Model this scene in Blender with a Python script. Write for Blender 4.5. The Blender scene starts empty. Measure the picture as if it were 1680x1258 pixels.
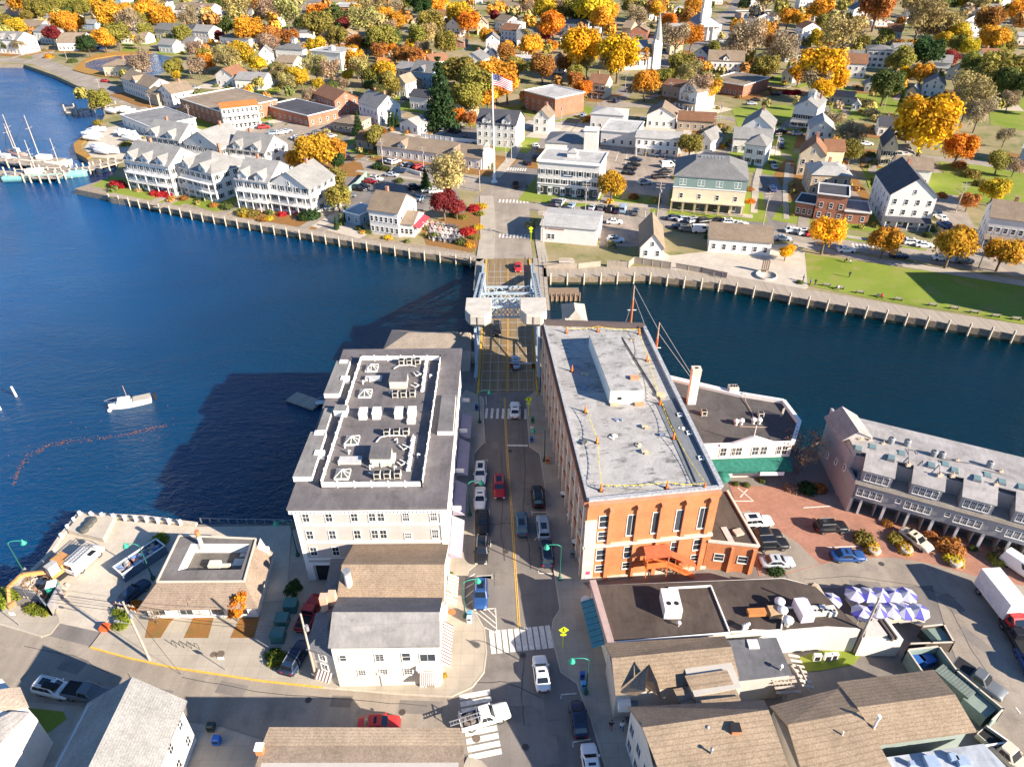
import bpy, math, random
from mathutils import Vector, Matrix
from mathutils.geometry import tessellate_polygon
random.seed(7)
S=bpy.context.scene
COL=S.collection
# ---------------------------------------------------------------- camera
H=76.0; F=1162.0; CX=840.; CY=629.
TH=math.atan(F/1701.0); RL=-math.atan2(10,1701.)
_s,_c=math.sin(TH),math.cos(TH); _cr,_sr=math.cos(RL),math.sin(RL)
FW=Vector((0,_c,-_s)); _r0=Vector((1,0,0)); _u0=Vector((0,_s,_c))
RT=_cr*_r0+_sr*_u0; UP=-_sr*_r0+_cr*_u0
cd=bpy.data.cameras.new('camera'); cam=bpy.data.objects.new('camera',cd); COL.objects.link(cam)
cam.matrix_world=Matrix(((RT.x,UP.x,-FW.x,0),(RT.y,UP.y,-FW.y,0),(RT.z,UP.z,-FW.z,H),(0,0,0,1)))
cd.sensor_width=36; cd.lens=F/1680*36; cd.clip_start=1; cd.clip_end=20000
S.camera=cam
# ---------------------------------------------------------------- sky and sun
SUN_EL=math.radians(25.5); SHD=math.radians(30.7)     # shadows run 30.7 deg off -X towards +Y
w=bpy.data.worlds.new('World'); S.world=w; w.use_nodes=True
nt=w.node_tree; bg=nt.nodes['Background']; sk=nt.nodes.new('ShaderNodeTexSky')
sk.sky_type='NISHITA'; sk.sun_disc=False; sk.sun_elevation=SUN_EL
sdir=Vector((math.cos(SHD)*math.cos(SUN_EL),-math.sin(SHD)*math.cos(SUN_EL),math.sin(SUN_EL)))
sk.sun_rotation=math.atan2(sdir.x,sdir.y); sk.altitude=0; sk.air_density=1.0; sk.dust_density=0.0; sk.ozone_density=7.0
nt.links.new(sk.outputs[0],bg.inputs[0]); bg.inputs[1].default_value=0.082
ld=bpy.data.lights.new('sun','SUN'); ld.energy=5.0; ld.angle=math.radians(.5); ld.color=(1,.89,.745)
sun=bpy.data.objects.new('sun',ld); COL.objects.link(sun); sun.rotation_euler=sdir.to_track_quat('Z','Y').to_euler()
S.view_settings.view_transform='Standard'; S.view_settings.look='None'; S.view_settings.gamma=1
S.view_settings.exposure=1.36
S.render.engine='CYCLES'
try:
    S.cycles.max_bounces=6; S.cycles.diffuse_bounces=3; S.cycles.glossy_bounces=3; S.cycles.transmission_bounces=2
except Exception: pass
# ---------------------------------------------------------------- pixel to ground
def at(px,py,z=0.):
    d=RT*((px-CX)/F)-UP*((py-CY)/F)+FW
    t=(z-H)/d.z
    return Vector((d.x*t,d.y*t,z))
def scale_at(P): return F/max(1,(Vector(P)-Vector((0,0,H))).dot(FW))
def proj(P):
    d=Vector(P)-Vector((0,0,H)); z=d.dot(FW); return CX+F*d.dot(RT)/z, CY-F*d.dot(UP)/z
# ---------------------------------------------------------------- materials
MATS={}
class NT:
    def __init__(s,name):
        s.m=bpy.data.materials.new(name); s.m.use_nodes=True; s.t=s.m.node_tree; s.b=s.t.nodes['Principled BSDF']
    def n(s,t,**k):
        o=s.t.nodes.new('ShaderNode'+t)
        for a,v in k.items():
            if a in ('operation','blend_type','data_type','feature','wave_type','bands_direction','noise_dimensions','offset','squash','clamp'): setattr(o,a,v)
            else: s.set(o.inputs[a.replace('_',' ')] if isinstance(a,str) else o.inputs[a],v)
        return o
    def set(s,i,v):
        if hasattr(v,'is_linked') or isinstance(v,bpy.types.NodeSocket): s.t.links.new(v,i)
        else:
            if isinstance(v,tuple) and len(v)==3 and i.type=='RGBA': v=v+(1,)
            i.default_value=v
    def coord(s,kind='Object'):
        return s.t.nodes.new('ShaderNodeTexCoord').outputs[kind]
    def pos(s): return s.t.nodes.new('ShaderNodeNewGeometry').outputs['Position']
    def ocol(s): return s.t.nodes.new('ShaderNodeObjectInfo').outputs['Color']
    def orand(s): return s.t.nodes.new('ShaderNodeObjectInfo').outputs['Random']
    def noise(s,sc,vec,det=3,rough=.55,dist=0):
        o=s.t.nodes.new('ShaderNodeTexNoise'); o.inputs['Scale'].default_value=sc; o.inputs['Detail'].default_value=det
        o.inputs['Roughness'].default_value=rough; o.inputs['Distortion'].default_value=dist
        s.t.links.new(vec,o.inputs['Vector']); return o.outputs[0]
    def mapr(s,v,a,b,c,d):
        o=s.t.nodes.new('ShaderNodeMapRange'); s.t.links.new(v,o.inputs[0])
        for i,x in enumerate((a,b,c,d)): o.inputs[i+1].default_value=x
        return o.outputs[0]
    def mix(s,f,a,b,t='MIX'):
        o=s.t.nodes.new('ShaderNodeMixRGB'); o.blend_type=t
        s.set(o.inputs[0],f); s.set(o.inputs[1],a); s.set(o.inputs[2],b); return o.outputs[0]
    def math(s,op,a,b=0.):
        o=s.t.nodes.new('ShaderNodeMath'); o.operation=op; s.set(o.inputs[0],a); s.set(o.inputs[1],b); return o.outputs[0]
    def mulc(s,c,v):   # colour times scalar
        o=s.t.nodes.new('ShaderNodeVectorMath'); o.operation='SCALE'; s.set(o.inputs[0],c); s.set(o.inputs['Scale'],v); return o.outputs[0]
    def mapping(s,vec,sc=(1,1,1),rot=(0,0,0)):
        o=s.t.nodes.new('ShaderNodeMapping'); s.t.links.new(vec,o.inputs[0]); o.inputs['Scale'].default_value=sc; o.inputs['Rotation'].default_value=rot; return o.outputs[0]
    def bump(s,h,st=.3,d=.05):
        o=s.t.nodes.new('ShaderNodeBump'); o.inputs['Strength'].default_value=st; o.inputs['Distance'].default_value=d
        s.t.links.new(h,o.inputs['Height']); s.t.links.new(o.outputs[0],s.b.inputs['Normal'])
    def base(s,c,r=.8,metal=0,spec=None):
        s.set(s.b.inputs['Base Color'],c); s.set(s.b.inputs['Roughness'],r); s.b.inputs['Metallic'].default_value=metal
        if spec is not None: s.b.inputs['Specular IOR Level'].default_value=spec
        return s.m
def simple(name,c=None,r=.7,metal=0,var=.12,sc=1.5,spec=.3,world=False):
    if name in MATS: return MATS[name]
    n=NT(name); v=n.pos() if world else n.coord(); f=n.mapr(n.noise(sc,v,4),.3,.7,1-var,1+var)
    m=n.base(n.mulc(c if c else n.ocol(),f),r,metal,spec); MATS[name]=m; return m
# object-coloured
paint=simple('paint',None,.42,0,.06,.8,.5)
matte=simple('matte',None,.8,0,.14,1.2,.2)
def _siding():
    n=NT('siding'); v=n.coord(); sp=n.t.nodes.new('ShaderNodeSeparateXYZ'); n.t.links.new(v,sp.inputs[0])
    f=n.mapr(n.noise(.5,v,5),.3,.7,.93,1.04); st=n.mapr(n.noise(3,n.mapping(v,(1,1,.15)),3),.35,.7,1.02,.95)
    fr=n.math('FRACT',n.math('MULTIPLY',sp.outputs[2],5.)); n.bump(fr,.5,.03)
    return n.base(n.mulc(n.mulc(n.ocol(),f),st),.7,0,.25)
siding=_siding()
def _shingle():
    n=NT('shingle'); v=n.coord(); sp=n.t.nodes.new('ShaderNodeSeparateXYZ'); n.t.links.new(v,sp.inputs[0])
    a=n.mapr(n.noise(.35,v,5,.6),.3,.7,.84,1.12); b=n.mapr(n.noise(5.5,v,2,.8),.25,.75,.68,1.32)
    st=n.mapr(n.noise(1.6,n.mapping(v,(1,1,.2)),3),.3,.7,.92,1.07)
    fr=n.mapr(n.math('FRACT',n.math('MULTIPLY',sp.outputs[2],6.)),0,.3,.70,1.)
    n.bump(n.noise(9,v,2),.5,.03)
    return n.base(n.mulc(n.mulc(n.mulc(n.mulc(n.ocol(),a),b),st),fr),.9,0,.15)
shingle=_shingle()
def _membrane():
    n=NT('membrane'); v=n.coord(); a=n.mapr(n.noise(.22,v,6,.65,.6),.3,.7,.72,1.22); b=n.mapr(n.noise(2.2,n.mapping(v,(1,.25,1)),4,.7),.3,.75,1.12,.82)
    sp=n.t.nodes.new('ShaderNodeSeparateXYZ'); n.t.links.new(v,sp.inputs[0])
    seam=n.mapr(n.math('FRACT',n.math('MULTIPLY',sp.outputs[1],.5)),0.,.045,.80,1.)
    seam2=n.mapr(n.math('FRACT',n.math('MULTIPLY',sp.outputs[0],.16)),0.,.02,.88,1.)
    pud=n.mapr(n.noise(.5,v,3,.5,1.5),.58,.66,1.,.86)
    return n.base(n.mulc(n.mulc(n.mulc(n.mulc(n.mulc(n.ocol(),a),b),seam),pud),seam2),.85,0,.2)
membrane=_membrane()
def _brick(name,mortar,bump=.4,paving=False,c1=None):
    n=NT(name); v=n.coord(); 
    if not paving:
        sp=n.t.nodes.new('ShaderNodeSeparateXYZ'); n.t.links.new(v,sp.inputs[0]); cb=n.t.nodes.new('ShaderNodeCombineXYZ')
        n.t.links.new(n.math('ADD',sp.outputs[0],sp.outputs[1]),cb.inputs[0]); n.t.links.new(sp.outputs[2],cb.inputs[1]); vv=cb.outputs[0]
    else: vv=v
    o=n.t.nodes.new('ShaderNodeTexBrick'); n.t.links.new(vv,o.inputs[0]); o.inputs['Scale'].default_value=1 if not paving else 1
    o.inputs['Brick Width'].default_value=.3 if not paving else .45; o.inputs['Row Height'].default_value=.1 if not paving else .22; o.inputs['Mortar Size'].default_value=.012
    c=c1 if c1 else n.ocol()
    n.set(o.inputs['Color1'],n.mulc(c,1.08)); n.set(o.inputs['Color2'],n.mulc(c,.88)); n.set(o.inputs['Mortar'],n.mix(.35,c,mortar))
    a=n.mapr(n.noise(.4,v,5,.6),.3,.7,.84,1.14)
    return n.base(n.mulc(o.outputs[0],a),.85,0,.2)
brick=_brick('brick',(.6,.5,.4))
pavers=_brick('brick_paving',(.35,.28,.22),paving=True)
def _ground(name,c1,c2,sc=.05,fine=3.,r=.9,c3=None,cr=False,bump=.0,lo=.4,hi=.62):
    n=NT(name); v=n.pos(); a=n.mapr(n.noise(sc,v,7,.62,.5),lo,hi,0,1); c=n.mix(a,c1,c2)
    if c3: c=n.mix(n.mapr(n.noise(sc*3.1,n.mapping(v,(1,1,1),(0,0,.7)),5,.65),.52,.68,0,1),c,c3)
    f=n.mapr(n.noise(fine,v,4,.75),.25,.75,.86,1.14); c=n.mulc(c,f)
    if cr:   # cracks and tar lines
        vo=n.t.nodes.new('ShaderNodeTexVoronoi'); vo.feature='DISTANCE_TO_EDGE'; vo.inputs['Scale'].default_value=.13
        nz=n.t.nodes.new('ShaderNodeTexNoise'); nz.inputs['Scale'].default_value=.5; n.t.links.new(v,nz.inputs[0])
        n.t.links.new(n.mix(1.,v,n.mulc(nz.outputs['Color'],2.5),'ADD'),vo.inputs['Vector'])
        c=n.mulc(c,n.mapr(vo.outputs[0],0.,.006,.86,1.))
        wv=n.mapr(n.noise(.35,n.mapping(v,(1,.06,1)),4,.6),.4,.65,.88,1.08); c=n.mulc(c,wv)
    if bump: n.bump(n.noise(fine*1.5,v,3),bump,.05)
    return n.base(c,r,0,.2)
asphalt=_ground('asphalt',(.195,.172,.155),(.25,.222,.195),.06,5.,.88,(.16,.145,.13),True)
asphalt_old=_ground('asphalt_old',(.29,.245,.195),(.36,.305,.245),.08,4.,.9,(.25,.21,.175),True)
lot=_ground('lot_asphalt',(.32,.255,.20),(.37,.30,.24),.08,4.,.9,(.22,.185,.155),True)
def _conc():
    n=NT('concrete'); v=n.pos(); o=n.t.nodes.new('ShaderNodeTexBrick'); n.t.links.new(v,o.inputs[0]); o.offset=0
    o.inputs['Scale'].default_value=1; o.inputs['Brick Width'].default_value=1.6; o.inputs['Row Height'].default_value=1.6; o.inputs['Mortar Size'].default_value=.02
    n.set(o.inputs['Color1'],(.42,.365,.29)); n.set(o.inputs['Color2'],(.385,.335,.27)); n.set(o.inputs['Mortar'],(.30,.26,.21))
    a=n.mapr(n.noise(.3,v,6,.65),.3,.7,.84,1.12); return n.base(n.mulc(o.outputs[0],a),.9,0,.2)
concrete=_conc()
plainconc=_ground('plain_concrete',(.46,.40,.32),(.54,.47,.38),.3,3.,.9,(.44,.38,.31))
grass=_ground('grass',(.16,.215,.022),(.22,.265,.04),.05,4.,.95,(.27,.24,.07),bump=.4,lo=.35,hi=.6)
earth=_ground('town_ground',(.20,.185,.07),(.34,.265,.155),.03,1.5,.95,(.12,.15,.035),lo=.38,hi=.58)
mulch=_ground('leaf_litter',(.30,.13,.035),(.22,.12,.045),.5,5.,.95,(.16,.13,.03))
sand=_ground('shore_stone',(.33,.26,.19),(.24,.19,.14),.8,4.,.95,(.42,.35,.26),bump=.7)
marsh=_ground('marsh_grass',(.38,.20,.04),(.30,.17,.05),.3,5.,.95,bump=.8)
def _wood():
    n=NT('deck_boards'); v=n.coord(); w1=n.t.nodes.new('ShaderNodeTexWave'); w1.inputs['Scale'].default_value=1.6; n.t.links.new(v,w1.inputs[0])
    w1.bands_direction='X'
    c=n.mix(n.mapr(n.noise(.7,n.mapping(v,(2.5,.1,1)),4,.6),.3,.7,0,1),(.30,.245,.19),(.42,.355,.28))
    c=n.mulc(c,n.mapr(w1.outputs[1],0.,.12,.75,1.)); return n.base(c,.85,0,.2)
boards=_wood()
def _water():
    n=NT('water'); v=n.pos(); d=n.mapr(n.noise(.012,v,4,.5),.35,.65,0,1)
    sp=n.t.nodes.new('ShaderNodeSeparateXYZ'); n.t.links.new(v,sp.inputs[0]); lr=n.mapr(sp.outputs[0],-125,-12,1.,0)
    c=n.mix(lr,n.mix(d,(.0002,.015,.027),(.0003,.021,.038)),n.mix(d,(.0002,.052,.165),(.0003,.078,.24)))  # uneven sky reflection painted into the base colour: bright left, dark centre and right
    n.base(c,.09,0,.5); n.b.inputs['Specular Tint'].default_value=(.35,.78,1,1); n.b.inputs['Subsurface Weight'].default_value=1; n.b.inputs['Subsurface Radius'].default_value=(1,1,1); n.b.inputs['Subsurface Scale'].default_value=3.5; n.b.inputs['IOR'].default_value=1.33
    a=n.noise(.55,n.mapping(v,(1,1.9,1),(0,0,.45)),5,.6,.4); b=n.noise(2.4,n.mapping(v,(1,1.7,1),(0,0,.2)),3,.6); e=n.noise(.05,v,3)
    wp=n.mapr(n.noise(.018,n.mapping(v,(1,2.6,1),(0,0,.35)),4,.6,1.2),.38,.62,.35,1.25); n.set(n.b.inputs['Roughness'],n.mapr(wp,.35,1.25,.05,.16))
    h=n.math('ADD',n.math('ADD',n.math('MULTIPLY',a,wp),n.math('MULTIPLY',b,.35)),n.math('MULTIPLY',e,1.))
    bp=n.t.nodes.new('ShaderNodeBump'); bp.inputs['Strength'].default_value=.85; bp.inputs['Distance'].default_value=.42
    n.t.links.new(h,bp.inputs['Height']); n.t.links.new(bp.outputs[0],n.b.inputs['Normal']); return n.m
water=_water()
def _leaf():
    n=NT('foliage'); v=n.coord(); at_=n.t.nodes.new('ShaderNodeAttribute'); at_.attribute_name='rnd'
    f=n.mapr(at_.outputs['Fac'],0,1,.72,1.6); c=n.mulc(n.ocol(),f)
    g=n.mapr(n.noise(.33,v,3,.5,.3),.40,.62,0,1)
    hs=n.t.nodes.new('ShaderNodeHueSaturation'); n.t.links.new(c,hs.inputs['Color']); hs.inputs['Saturation'].default_value=1.0
    n.t.links.new(n.mapr(at_.outputs['Fac'],0,1,.485,.52),hs.inputs['Hue'])
    alt=n.mulc(hs.outputs[0],.74); cc=n.mix(g,alt,hs.outputs[0])
    n.base(cc,.75,0,.15)
    tr=n.t.nodes.new('ShaderNodeBsdfTranslucent'); n.t.links.new(cc,tr.inputs[0]); mx=n.t.nodes.new('ShaderNodeMixShader'); mx.inputs[0].default_value=.35
    out=n.t.nodes['Material Output']; n.t.links.new(n.b.outputs[0],mx.inputs[1]); n.t.links.new(tr.outputs[0],mx.inputs[2]); n.t.links.new(mx.outputs[0],out.inputs[0]); return n.m
leaf=_leaf()
bark=simple('bark',(.16,.12,.085),.95,0,.3,3)
def _glass():
    n=NT('window_glass'); f=n.mapr(n.orand(),0,1,.5,1.6); return n.base(n.mulc((.035,.045,.055),f),.08,0,.6)
glass=_glass()
carglass=simple('car_glass',(.012,.015,.02),.06,0,.05,1,.8)
white=simple('white_trim',(.80,.77,.72),.55,0,.05,.8,.3)
blind=simple('window_blind',(.50,.45,.38),.6,0,.1,2)
black=simple('dark_rubber',(.02,.02,.022),.8,0,.1)
chrome=simple('bright_metal',(.55,.55,.56),.3,.8,.05)
metal=simple('galvanised_metal',(.42,.42,.42),.45,.5,.15,2)
red=simple('tail_light_red',(.45,.01,.01),.3); lampw=simple('headlight_lens',(.75,.75,.7),.15)
yellow=simple('yellow_paint',(.72,.42,.06),.7,0,.2,2); wline=simple('white_road_paint',(.68,.64,.57),.8,0,.18,2,.2,True); yline=simple('yellow_road_paint',(.66,.40,.10),.8,0,.18,2,.2,True)
cope=simple('roof_membrane_white',(.62,.59,.56),.7,0,.1,.6)
# ---------------------------------------------------------------- mesh helpers
class MB:
    def __init__(s): s.v=[]; s.f=[]; s.mi=[]; s.sm=[]
    def add(s,vs,fs,m=0,sm=False):
        b=len(s.v); s.v+= [tuple(p) for p in vs]; s.f+=[tuple(b+i for i in f) for f in fs]; s.mi+=[m]*len(fs); s.sm+=[sm]*len(fs); return s
    def quad(s,*p,m=0): return s.add(p,[tuple(range(len(p)))],m)
    def box(s,x0,y0,z0,x1,y1,z1,m=0):
        return s.add([(x0,y0,z0),(x1,y0,z0),(x1,y1,z0),(x0,y1,z0),(x0,y0,z1),(x1,y0,z1),(x1,y1,z1),(x0,y1,z1)],
            [(3,2,1,0),(4,5,6,7),(0,1,5,4),(1,2,6,5),(2,3,7,6),(3,0,4,7)],m)
    def cbox(s,cx,cy,z0,sx,sy,sz,m=0,rz=0,tx=1,ty=1):
        c,n=math.cos(rz),math.sin(rz); v=[]
        for z,kx,ky in((z0,1,1),(z0+sz,tx,ty)):
            for a,b in((-1,-1),(1,-1),(1,1),(-1,1)):
                x,y=a*sx/2*kx,b*sy/2*ky; v.append((cx+c*x-n*y,cy+n*x+c*y,z))
        return s.add(v,[(3,2,1,0),(4,5,6,7),(0,1,5,4),(1,2,6,5),(2,3,7,6),(3,0,4,7)],m)
    def prism(s,poly,z0,z1,m=0,mt=None):
        n=len(poly); P=[Vector((p[0],p[1],0)) for p in poly]
        ar=sum(P[i].x*P[(i+1)%n].y-P[(i+1)%n].x*P[i].y for i in range(n))
        if ar<0: P=P[::-1]
        v=[(p.x,p.y,z0) for p in P]+[(p.x,p.y,z1) for p in P]
        s.add(v,[(i,(i+1)%n,n+(i+1)%n,n+i) for i in range(n)],m)
        tri=tessellate_polygon([P])
        b=len(s.v)-2*n
        for t in tri:
            a,bb,c=[P[i] for i in t]
            if (bb-a).cross(c-a).z<0: t=(t[0],t[2],t[1])
            s.f.append(tuple(b+n+i for i in t)); s.mi.append(m if mt is None else mt); s.sm.append(False)
            s.f.append(tuple(b+i for i in (t[2],t[1],t[0]))); s.mi.append(m); s.sm.append(False)
        return s
    def tube(s,p,q,r,r2=None,n=6,m=0,cap=True,sm=True):
        p,q=Vector(p),Vector(q); r2=r if r2 is None else r2; d=(q-p); 
        if d.length<1e-6: return s
        d.normalize(); a=d.orthogonal().normalized(); b=d.cross(a); v=[]
        for c,rr in((p,r),(q,r2)):
            for i in range(n):
                t=2*math.pi*i/n; v.append(c+a*rr*math.cos(t)+b*rr*math.sin(t))
        s.add(v,[(i,(i+1)%n,n+(i+1)%n,n+i) for i in range(n)],m,sm)
        if cap: s.add([v[i] for i in range(n)],[tuple(range(n))[::-1]],m); s.add([v[n+i] for i in range(n)],[tuple(range(n))],m)
        return s
    def path(s,pts,r,n=6,m=0):
        for a,b in zip(pts,pts[1:]): s.tube(a,b,r,None,n,m)
        return s
    def lathe(s,prof,cx=0,cy=0,n=10,m=0,z0=0,sm=True):
        v=[]
        for r,z in prof:
            for i in range(n):
                t=2*math.pi*i/n; v.append((cx+r*math.cos(t),cy+r*math.sin(t),z+z0))
        k=len(prof)
        return s.add(v,[(j*n+i,j*n+(i+1)%n,(j+1)*n+(i+1)%n,(j+1)*n+i) for j in range(k-1) for i in range(n)],m,sm)
    def beam(s,p,q,w_,h_,m=0):
        p,q=Vector(p),Vector(q); d=(q-p).normalized(); a=d.cross(Vector((0,0,1)))
        if a.length<.01: a=Vector((1,0,0))
        a.normalize(); b=a.cross(d).normalized(); v=[]
        for c in(p,q):
            for i,j in((-1,-1),(1,-1),(1,1),(-1,1)): v.append(c+a*w_/2*i+b*h_/2*j)
        return s.add(v,[(3,2,1,0),(4,5,6,7),(0,1,5,4),(1,2,6,5),(2,3,7,6),(3,0,4,7)],m)
    def mesh(s,name,mats):
        me=bpy.data.meshes.new(name); me.from_pydata(s.v,[],s.f)
        for m in (mats if isinstance(mats,(list,tuple)) else [mats]): me.materials.append(m)
        me.polygons.foreach_set('material_index',s.mi); me.polygons.foreach_set('use_smooth',s.sm); me.update(); return me
    def build(s,name,mats,parent=None,color=None,loc=None,rz=0,world=False):
        if world and parent is not None:      # vertices are given in world space
            R_=parent
            while R_.parent is not None: R_=R_.parent
            c,n=math.cos(-R_.rotation_euler.z),math.sin(-R_.rotation_euler.z); L=R_.location
            s.v=[((x-L.x)*c-(y-L.y)*n,(x-L.x)*n+(y-L.y)*c,z-L.z) for x,y,z in s.v]
        return put(s.mesh(name,mats),name,parent,color,loc,rz)
def put(me,name,parent=None,color=None,loc=None,rz=0,scale=None):
    o=bpy.data.objects.new(name,me); COL.objects.link(o)
    if parent is not None: o.parent=parent
    if color is not None: o.color=(color[0],color[1],color[2],1)
    if loc is not None: o.location=loc
    if rz: o.rotation_euler=(0,0,rz)
    if scale: o.scale=scale
    return o
def tag(o,label=None,cat=None,group=None,kind=None):
    if label: o['label']=label
    if cat: o['category']=cat
    if group: o['group']=group
    if kind: o['kind']=kind
    return o
def thing(name,label,cat,loc=(0,0,0),rz=0,group=None):
    o=bpy.data.objects.new(name,None); COL.objects.link(o); o.location=loc; o.rotation_euler=(0,0,rz); o.empty_display_size=.3
    return tag(o,label,cat,group)
def struct(name,mb,mats,color=None): return tag(mb.build(name,mats,None,color),kind='structure')
def copy_tree(o,parent=None,top=True):
    c=o.copy(); COL.objects.link(c)
    if parent is not None: c.parent=parent
    for ch in list(o.children): copy_tree(ch,c,False)
    return c
def PX(l,z=0.): return [at(x,y,z).to_2d() for x,y in l]
# ================================================================ SETTING
WZ=-1.8
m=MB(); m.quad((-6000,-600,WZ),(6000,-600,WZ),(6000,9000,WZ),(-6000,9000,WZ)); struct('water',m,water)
Zc=0
south=[(-900,-300),(-900,40),(-120,52)]+[tuple(p) for p in PX([(0,962),(37,953),(78,913),(101,879),(131,842),(323,860),(482,858)])]+[(-27.9,74.7),(-27.9,104),(-25,118),(-6.5,118.5),(-6.5,108.5),(7.5,108.5),(22,107),(27.5,101),(45,89),(50,91),(70,84),(110,62),(900,-40),(900,-300)]
m=MB(); m.prism(south,-3.2,0,1,0); struct('ground',m,[asphalt,plainconc])
NS=[(122,310),(170,320),(180,324),(250,336),(330,352.5),(420,369),(490,381),(540,390),(613,402),(682,414),(761,423),(786,430)]
NW=[(800,421),(886,436),(892,454),(965,454),(1060,452),(1119,459),(1189,466),(1318,490),(1466,516),(1680,551)]
north=PX(NS+NW); north=[tuple(p) for p in north]+[(230,78),(900,-60),(6000,0),(6000,9000),(-6000,9000),(-6000,600),(-420,430)]+[tuple(p) for p in PX([(0,106),(39,106),(90,124),(176,164),(184,168),(168,197),(165,210),(140,222),(122,237),(124,252),(144,262),(197,262),(193,276),(184,288),(157,299)])]
m=MB(); m.prism(north,-3.2,0,1,0); struct('terrain',m,[earth,sand])
# pond behind the causeway
pond=[(131,105),(147,97),(184,91),(231,90),(252,88),(289,96),(299,98),(275,115),(265,121),(249,126),(199,127),(168,124),(136,115)]
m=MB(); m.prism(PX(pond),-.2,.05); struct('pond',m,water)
sheetz=[.02]
def sheet(name,poly,mat,z=None,pix=True,kind='structure',zb=-.1):
    if z is None: sheetz[0]+=.004; z=sheetz[0]
    m=MB(); m.prism(PX(poly) if pix else poly,zb,z); o=m.build(name,mat); o['kind']=kind; return o
def strip_pts(pts,wd,pix=True):
    P=[at(*p).to_2d() for p in pts] if pix else [Vector(p) for p in pts]; L=[];R=[]
    for i,p in enumerate(P):
        a=P[max(0,i-1)];b=P[min(len(P)-1,i+1)]; d=(b-a).normalized(); n=Vector((-d.y,d.x)); ww=wd[i] if isinstance(wd,(list,tuple)) else wd
        L.append(p+n*ww/2);R.append(p-n*ww/2)
    return L+R[::-1]
def road(name,pts,wd,mat,z=None): return sheet(name,strip_pts(pts,wd),mat,z,False)
# marsh fringe and shore stones
sheet('shore',[(122,310),(157,299),(200,300),(260,318),(330,340),(420,357),(490,370),(613,391),(690,402),(775,411),(786,430),(682,414),(540,390),(420,369),(250,336)],sand,.03)
sheet('lawn',[(150,305),(184,290),(240,296),(300,315),(400,333),(490,352),(540,365),(540,376),(490,366),(420,354),(330,338),(240,322),(180,312)],grass,.05)
tag(sheet('marsh_grass',[(165,207),(140,222),(121,237),(124,252),(143,262),(150,258),(135,246),(134,238),(150,226),(168,214)],marsh,.35),kind='stuff')
tag(sheet('pond_reeds',[(128,107),(120,116),(140,122),(168,127),(200,130),(168,120),(140,112),(140,104),(155,98),(190,92.5),(250,89),(250,86),(184,87),(150,93)],marsh,.5),kind='stuff')
# roads of the far side
road('causeway_road',[(-60,98),(20,99),(70,103),(120,123),(170,145),(230,168),(290,192),(345,214),(400,240),(480,254),(573,268),(640,282),(720,292),(800,305)],[11,11,11,12,14,14,14,13,12,11,11,11,12,14],asphalt_old)
road('side_road',[(70,103),(66,88),(55,72),(80,62)],9,asphalt_old)
road('main_road',[(836,345),(842,320),(846,300),(858,262),(868,240),(885,222),(915,197),(950,184),(992,175),(1040,140),(1074,115),(1110,93),(1150,70),(1185,45),(1200,20),(1210,0)],[18,17,14,12,11,10,9,9,9,9,9,9,9,8,8,8],asphalt)
road('main_road',[(840,424),(838,385),(836,345),(838,325)],[10.5,10.5,12,15],asphalt_old)
road('main_road_apron',[(790,316),(836,322),(900,330)],16,asphalt_old)
road('waterfront_road',[(890,338),(1000,350),(1060,352),(1150,360),(1270,377),(1400,398),(1540,418),(1680,440),(1900,470)],[13,16,18,15,14,12,12,12,12],asphalt_old)
road('side_street',[(1258,378),(1262,300),(1273,250),(1290,215),(1310,196),(1345,180),(1420,178),(1500,172),(1600,165)],[11,11,11,10,9,8,8,8,8],asphalt)
road('side_street',[(1310,196),(1270,192),(1210,196),(1160,190),(1100,178),(1040,172),(980,172)],[8,8,7,7,8,9,9],asphalt_old)
road('side_street',[(1595,430),(1560,350),(1535,300),(1512,270),(1500,256),(1540,262),(1610,268),(1680,280)],[9,9,9,8,7,7,7,7],asphalt_old)
road('side_street',[(560,268),(556,240),(600,215),(640,190),(690,170)],7,asphalt)
road('side_street',[(1380,110),(1450,115),(1540,125),(1680,128)],8,asphalt_old)
road('side_street',[(515,0),(505,20),(495,40),(500,60)],10,asphalt)
road('side_street',[(870,58),(960,62),(1040,58),(1100,75)],9,asphalt_old)
road('side_street',[(1200,20),(1180,48),(1260,52),(1330,50)],14,asphalt_old)
road('side_street',[(760,70),(830,75),(880,60)],7,asphalt_old)
# parking lots, lawns and yards
sheet('parking_lot',[(980,240),(1050,240),(1105,262),(1110,296),(1095,325),(1040,318),(985,300)],lot)
sheet('parking_lot',[(560,290),(640,292),(750,312),(762,350),(700,345),(560,345),(480,362),(490,340)],asphalt)
sheet('parking_lot',[(640,190),(745,205),(800,215),(800,240),(745,242),(640,228),(610,210)],asphalt)
sheet('parking_lot',[(400,210),(470,200),(545,208),(540,232),(470,248),(410,232)],asphalt_old)
sheet('boatyard_gravel',[(168,212),(200,200),(262,224),(262,255),(200,262),(150,258),(138,244),(150,226)],plainconc)
sheet('parking_lot',[(975,365),(1060,368),(1070,405),(985,405)],lot)
sheet('parking_lot',[(1160,35),(1200,45),(1240,60),(1200,75),(1150,62)],asphalt_old)
sheet('courtyard',[(1050,395),(1100,420),(1230,405),(1300,400),(1320,415),(1325,472),(1300,480),(1196,465),(1060,432)],plainconc)
sheet('park_lawn',[(1321,416),(1330,418),(1465,437),(1590,455),(1760,482),(1760,560),(1680,533),(1560,510),(1440,492),(1330,470),(1322,462)],grass,.09)
sheet('lawn',[(1540,265),(1610,272),(1680,285),(1680,345),(1600,330),(1555,300)],grass,.06)
sheet('lawn',[(1200,178),(1290,172),(1330,190),(1260,198),(1210,208)],grass,.06)
sheet('lawn',[(1380,142),(1480,158),(1560,162),(1550,185),(1460,188),(1395,200),(1370,180)],grass,.06)
sheet('lawn',[(1620,158),(1680,160),(1680,215),(1625,205)],grass,.06)
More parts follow.
